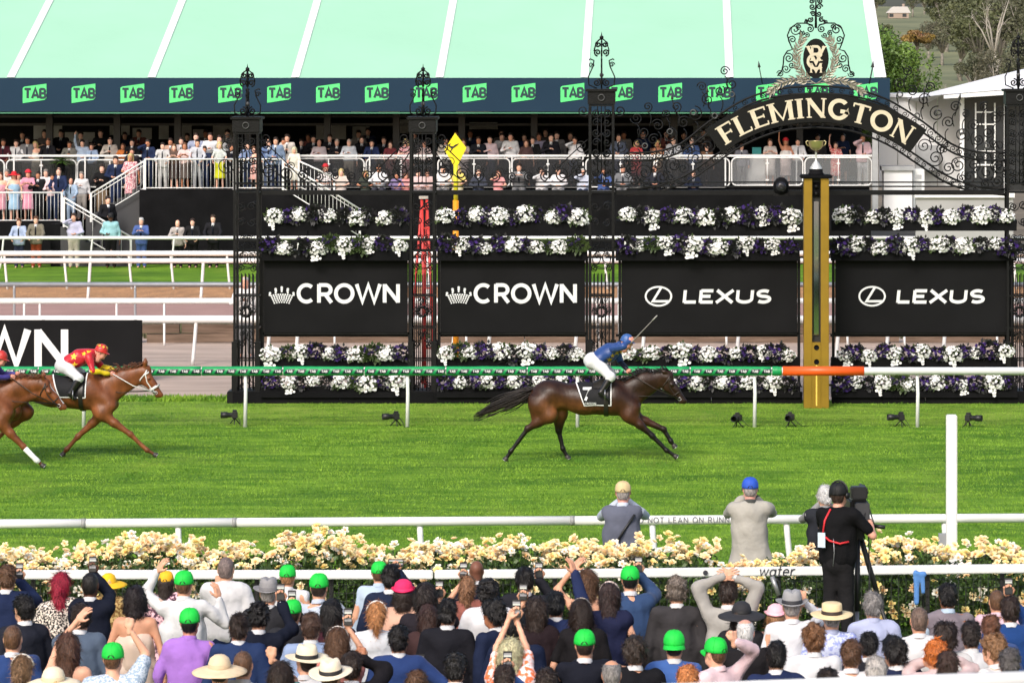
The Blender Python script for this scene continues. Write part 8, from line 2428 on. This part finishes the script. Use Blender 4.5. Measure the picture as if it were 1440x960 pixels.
# landing front row, behind white pickets
for r_ in [(208, 201, 'face:suit:short', NV, NV, 'man in navy suit drinking at the head of the stairs'), (229, 205, 'rail:suit:short', (198, 198, 198), (196, 196, 196), 'man in pale grey suit behind the white pickets'),
   (245, 207, 'clap:dress:long', (92, 74, 66), (60, 50, 48), 'woman in brown dress behind the white pickets', (110, 80, 54)), (260, 205, 'clap:dress:bob', (236, 200, 196), (90, 80, 76), 'woman in pale pink blouse behind the white pickets', BRN),
   (278, 201, 'rail:tie:short', (196, 200, 210), (150, 154, 160), 'man in grey shirt and trousers behind the white pickets'), (288, 212, 'rail:suit:short', (38, 46, 70), NV, 'bearded man in navy waistcoat leaning on the pickets'),
   (309, 204, 'rail:dress:bob', (205, 215, 210), (222, 226, 40), 'blonde woman in pale jacket and bright yellow skirt', BLON), (326, 207, 'down:suit:short', DK, DK, 'man in black suit beside the iron tower'),
   (348, 205, 'down:tie:short', (120, 140, 180), NV, 'man in blue shirt seen through the iron tower'), (357, 212, 'clap:strap:long', (240, 170, 160), (240, 170, 160), 'woman in coral dress seen through the iron tower', BRN),
   (378, 201, 'rail:suit:bald', (90, 110, 150), (80, 92, 120), 'bald man in blue jacket right of the iron tower'), (388, 198, 'down:suit:short', (120, 140, 170), NV, 'man in pale blue suit beside the bald man'),
   (414, 211, 'rail:dress:bob', (236, 232, 214), (236, 232, 214), 'blonde woman in long cream dress at the stair head', (226, 206, 160))]:
 px_, py_, key, top, bot, label = r_[:6]
 B(px_, py_, key, top, bot, DECK, YF + (.2 if 'Y' in label else 0), label, hairc=r_[6] if len(r_) > 6 else (44, 34, 30), group='guests on the white railed landing')
for px_, py_, top, label in [(240, 199, (190, 150, 130), 'woman in rose top in the second row of the landing'), (255, 198, (180, 170, 170), 'guest in grey in the second row of the landing'), (276, 192, (150, 160, 190), 'guest in blue in the second row of the landing'), (296, 190, WH_, 'man in white shirt standing tall in the second row'), (309, 195, (150, 150, 150), 'man in grey jacket behind the yellow skirt'),
        (399, 199, NV, 'man in navy behind the landing rail'), (404, 194, (210, 200, 190), 'bearded man in pale jacket behind the landing')]:
 B(px_, py_, 'drink:suit:short' if top != WH_ else 'drink:shirt:short', top, DK, DECK, 126.4, label, group='guests on the white railed landing')
# stairs
B(184, 221, 'down:dress:long', (240, 205, 208), None, 2.0, 125.8, 'blonde woman in pink floral dress on the stairs', BLON, topm=floral)
B(163, 225, 'down:suit:short', NV, NV, 1.8, 125.9, 'man in navy suit and sunglasses on the stairs')
B(186, 213, 'drink:tie:short', (44, 40, 46), DK, 2.3, 126.3, 'man in black waistcoat behind the pink floral dress')
B(144, 235, 'drink:shirt:short', (26, 26, 28), (130, 110, 88), LOW, 126.75, 'bearded man in black shirt and tan trousers on the platform')
B(151, 281, 'down:suit:short', (28, 28, 32), DK, .5, 123.95, 'man in black suit coming down the lower stairs', yaw=.5)
# lower platform, left
for r_ in [(1, 247, 'down:strap:long', (240, 160, 176), (240, 160, 176), 'woman in long salmon pink dress on the lower platform', BRN), (10, 243, 'drink:shirt:short', (232, 228, 222), DK, 'man in white shirt between pink and pale blue dresses'),
   (20, 246, 'down:strap:long', (160, 200, 236), (160, 200, 236), 'woman in pale blue jumpsuit with red hat', (150, 60, 40), ('wide', (206, 36, 48))), (27, 247, 'drink:shirt:short', WH_, DK, 'man in white shirt behind the pale blue jumpsuit'),
   (40, 244, 'clap:dress:long', (238, 150, 176), (238, 150, 176), 'woman in pink dress with red headpiece on the platform', BRN, ('cloche', (214, 40, 60))), (54, 246, 'drink:suit:short', (30, 30, 34), DK, 'man in black suit on the lower platform seen side on'),
   (65, 243, 'drink:shirt:short', (236, 232, 236), DK, 'man in white shirt with folded sleeves on the platform'), (74, 249, 'drink:shirt:short', (244, 206, 214), NV, 'man in pink shirt and navy trousers on the platform'),
   (83, 241, 'rail:suit:bald', (36, 46, 76), NV, 'bald man in navy suit and sunglasses on the platform'), (100, 257, 'rail:suit:none', (160, 184, 214), (150, 172, 200), 'bald man in pale blue suit at the platform corner'), (115, 246, 'drink:shirt:short', WH_, (200, 190, 180), 'man in white shirt beside the stair rail')]:
 px_, py_, key, top, bot, label = r_[:6]
 B(px_, py_, key, top, bot, LOW, 125.6 if px_ not in (10, 27, 65, 115) else 126.6, label, hairc=r_[6] if len(r_) > 6 else brg.choice([(44, 34, 30), (130, 124, 120)]), hat=r_[7] if len(r_) > 7 else None, group='guests on the lower platform')
# lawn, leaning on the rail
for r_ in [(27, 312, 'rail:suit:short', (168, 186, 222), (46, 52, 74), 'man in pale blue jacket and jeans leaning on the far rail', BRN), (51, 309, 'rail:suit:short', (118, 112, 98), (140, 62, 36), 'man in tweed jacket and rust trousers at the far rail', BRN),
   (104, 305, 'face:shirt:short', (196, 196, 228), (196, 188, 174), 'man in lavender shirt and beige trousers drinking on the lawn', (60, 44, 36)), (156, 305, 'down:shirt:buzz', (150, 206, 214), (26, 26, 28), 'staff member in black cap and teal vest on the lawn', (20, 20, 20), ('cap', (22, 22, 24))),
   (199, 311, 'clap:suit:short', (74, 96, 156), (66, 90, 150), 'grey haired man in blue jacket and blue trousers on the lawn', (206, 200, 194)), (250, 314, 'drink:suit:none', (176, 168, 164), (28, 28, 30), 'bald man in pale grey jacket and sunglasses on the lawn'),
   (271, 312, 'rail:suit:short', (30, 30, 32), (26, 26, 28), 'man in black suit with sunglasses leaning on the far rail', (50, 36, 30)), (300, 307, 'rail:suit:short', (32, 32, 36), (26, 26, 28), 'man in black suit with badge standing by the far rail', (60, 46, 36))]:
 px_, py_, key, top, bot, label = r_[:6]
 B(px_, py_, key, top, bot, .012, 122.45, label, hairc=r_[6] if len(r_) > 6 else (44, 34, 30), hat=r_[7] if len(r_) > 7 else None, group='men standing on the infield lawn', sk=(92, 60, 46) if 'teal' in label else None)
# upper deck, middle and right
for r_ in [(424, 200, 'down:suit:short', DK, DK, 'man in black suit behind the cream dress'), (441, 195, 'drink:suit:short', DK, DK, 'man in dark suit in shade beside the pink shirt'), (449, 201, 'drink:shirt:none', (236, 214, 218), DK, 'bald man in pale pink shirt holding a drink'),
   (464, 194, 'drink:suit:short', (34, 34, 38), DK, 'tall man in dark suit and dark tie behind the drinkers'), (474, 200, 'drink:suit:bald', (36, 36, 40), DK, 'silver haired man in black suit between two pale shirts', GRAY_), (491, 200, 'drink:shirt:bald', (220, 228, 240), (196, 186, 170), 'bald man in white shirt and beige trousers seen side on', GRAY_),
   (509, 196, 'down:suit:short', DK, DK, 'man in dark suit in shade beside the navy suit'), (523, 201, 'rail:suit:short', (36, 46, 80), NV, 'man in navy suit and sunglasses resting on the glass rail'), (540, 197, 'down:suit:short', DK, DK, 'man in dark suit in shade left of the maroon dress'),
   (549, 203, 'rail:dress:long', (110, 50, 56), (110, 50, 56), 'woman in maroon dress leaning on the glass rail', (50, 34, 28)), (571, 200, 'drink:dress:bob', (232, 190, 180), None, 'woman in pale floral dress beside the middle tower', BLON), (597, 202, 'rail:shirt:short', (214, 190, 190), DK, 'guest in pale shirt seen through the middle tower'),
   (627, 198, 'down:suit:short', (220, 210, 200), GY, 'man in pale jacket left of the diamond sign'), (652, 200, 'clap:dress:long', (225, 205, 205), (220, 200, 200), 'woman in blush dress right of the diamond sign', BRN), (673, 197, 'drink:suit:short', (32, 34, 40), DK, 'man in dark suit with black tie near the diamond sign'),
   (689, 196, 'drink:shirt:buzz', (246, 214, 222), NV, 'man in pink shirt holding a drink on the deck'), (706, 192, 'drink:shirt:short', (220, 220, 226), DK, 'guest in white shirt behind the grey suit'), (718, 192, 'drink:shirt:short', WH_, DK, 'man in white shirt raising his shoulders on the deck'), (721, 198, 'rail:suit:short', (128, 126, 124), GY, 'man in grey suit leaning on the glass rail'),
   (740, 201, 'down:dress:long', (80, 60, 60), (70, 50, 50), 'woman in dark dress beside the black suit', BRN), (749, 197, 'rail:suit:short', (28, 28, 30), DK, 'man in black suit and dark tie resting on the glass rail'), (758, 192, 'drink:shirt:short', (196, 186, 220), GY, 'man in lavender shirt behind the black suit'),
   (775, 193, 'drink:suit:short', (34, 34, 40), DK, 'man in black suit beside a grey jacket'), (783, 190, 'drink:suit:short', (120, 116, 114), GY, 'tall man in grey jacket behind the black suit'), (808, 197, 'face:shirt:short', WH_, NV, 'man in white shirt drinking beside the tall tower'),
   (870, 193, 'down:suit:short', (90, 100, 120), NV, 'man in slate suit right of the tall tower'), (895, 202, 'clap:dress:bob', (232, 80, 84), (232, 80, 84), 'woman in long bright red dress clapping', BLON), (925, 202, 'clap:strap:bob', (232, 206, 170), (150, 120, 90), 'blonde woman in cream top beside the red dress', BLON),
   (947, 197, 'rail:tie:short', (196, 200, 208), GY, 'bald man in grey shirt and dark tie'), (973, 199, 'rail:suit:bald', (70, 92, 140), NV, 'grey haired man in blue jacket near the arch foot', GRAY_), (994, 208, 'drink:suit:short', (110, 80, 60), DK, 'guest in brown beside the blue jacket'),
   (1043, 206, 'drink:suit:short', (120, 120, 130), GY, 'guest in grey beside the white counter'), (1083, 200, 'clap:dress:long', (236, 226, 218), None, 'woman in white dress with brown hair near the arch', BRN), (1105, 199, 'up:strap:long', (240, 232, 226), (230, 205, 200), 'woman in white dress with red hat waving an arm', BRN),
   (1122, 199, 'rail:tie:short', WH_, DK, 'waiter in white shirt and dark waistcoat under the arch'), (1175, 204, 'up:dress:long', (214, 60, 66), None, 'woman in red floral dress with raised arm beyond the trophy', (50, 34, 28)), (1213, 194, 'face:suit:short', (236, 190, 196), WH_, 'man in pale pink blazer at the marquee end')]:
 px_, py_, key, top, bot, label = r_[:6]
 tm = redfl if 'red floral' in label else (floral if 'pale floral' in label else None)
 B(px_, py_, key, top, bot, DECK, YR + brg.uniform(0, .35) + (.8 if 'behind' in label or 'shade' in label or 'tall man' in label else 0), label, hairc=r_[6] if len(r_) > 6 else brg.choice([(44, 34, 30), (60, 44, 36), (26, 24, 24)]), topm=tm, hat=('cloche', (206, 36, 48)) if 'red hat' in label else None)
# shadowy second rank inside
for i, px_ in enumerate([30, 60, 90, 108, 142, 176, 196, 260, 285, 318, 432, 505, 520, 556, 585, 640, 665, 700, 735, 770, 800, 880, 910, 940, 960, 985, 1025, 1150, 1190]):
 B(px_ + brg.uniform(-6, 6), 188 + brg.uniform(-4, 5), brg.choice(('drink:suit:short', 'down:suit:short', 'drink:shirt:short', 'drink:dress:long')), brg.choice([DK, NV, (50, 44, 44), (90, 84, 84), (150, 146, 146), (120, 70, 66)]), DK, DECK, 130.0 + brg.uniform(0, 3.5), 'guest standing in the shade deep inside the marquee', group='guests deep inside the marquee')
# seated on the terrace
for r_ in [(458, 236, 'sit:dress:bob', (40, 36, 38), None, 'seated woman in black and white print with red hat', BRN, ('cloche', (190, 40, 50))), (480, 242, 'sit:dress:long', (228, 212, 200), (228, 212, 200), 'seated blonde woman in cream near the stair rail', BLON), (514, 244, 'sit:dress:bob', (60, 66, 58), (60, 66, 58), 'seated blonde woman in dark green', BLON),
   (533, 236, 'sit:shirt:short', WH_, (60, 60, 70), 'seated man in white shirt and sunglasses'), (558, 250, 'sit:shirt:short', (130, 116, 160), DK, 'seated guest in purple bending forward'), (571, 250, 'sit:dress:bob', (230, 150, 150), (230, 150, 150), 'seated woman in pink beside the middle tower', BRN), (588, 243, 'sit:shirt:short', (226, 196, 196), GY, 'seated guest in blush shirt behind the middle tower'), (601, 243, 'sit:shirt:short', (210, 180, 176), GY, 'seated guest in tan shirt behind the middle tower'),
   (623, 238, 'sit:shirt:short', (236, 232, 230), GY, 'seated man in white shirt looking right beside the sign pole', (30, 26, 26)), (644, 238, 'sit:dress:bob', (236, 210, 110), (220, 210, 160), 'seated blonde woman behind the sign pole', BLON), (673, 243, 'sit:suit:none', (60, 64, 76), NV, 'seated bald man in slate suit'), (701, 244, 'sitface:dress:long', (246, 160, 160), (246, 160, 160), 'seated woman in coral dress hiding her face', (90, 50, 36)),
   (730, 235, 'sitclap:suit:short', (110, 110, 112), GY, 'seated man in grey suit clapping'), (762, 241, 'sitface:shirt:short', (232, 232, 234), GY, 'seated man in white shirt holding binoculars'), (785, 240, 'sit:shirt:buzz', (242, 236, 238), GY, 'seated man in white shirt with dark cropped hair'), (820, 241, 'sitface:shirt:short', (206, 214, 236), NV, 'seated man in pale blue shirt left of the tall tower', GRAY_),
   (849, 241, 'sitface:suit:short', (70, 92, 150), NV, 'seated man in blue suit seen through the tall tower'), (876, 237, 'sit:suit:short', (110, 112, 116), GY, 'seated man in grey suit below the red dress'), (921, 237, 'sit:suit:bald', (40, 42, 50), DK, 'seated bald man in dark suit below the blonde woman'), (975, 244, 'sit:suit:short', (30, 36, 52), NV, 'seated man in dark navy suit at the arch foot')]:
 px_, py_, key, top, bot, label = r_[:6]
 B(px_, py_, key, top, bot, TER, 126.0, label, hairc=r_[6] if len(r_) > 6 else (44, 34, 30), hat=r_[7] if len(r_) > 7 else None, topm=bwp if 'black and white' in label else None, group='guests seated on the terrace')
t = thing('terrace_bench', 'long dark bench under the seated terrace guests', 'bench', (X(440, 126.5), 126.05, TER))
L_ = X(1000, 126.5) - X(440, 126.5)
mb = MB(); mb.box((L_ / 2, .1, .40), (L_, .42, .06), M_dark); mb.build('seat', t)
for k in range(9):
 mb = MB(); mb.box((.2 + (L_ - .4) * k / 8, .1, .185), (.06, .36, .37), M_dark); mb.build('leg', t)
# people behind the gate rails at track level
B(345, 330, 'drink:shirt:bald', (235, 230, 228), GY, .012, 86.6, 'silver haired man behind the first iron tower', GRAY_, group='people on the gravel path')
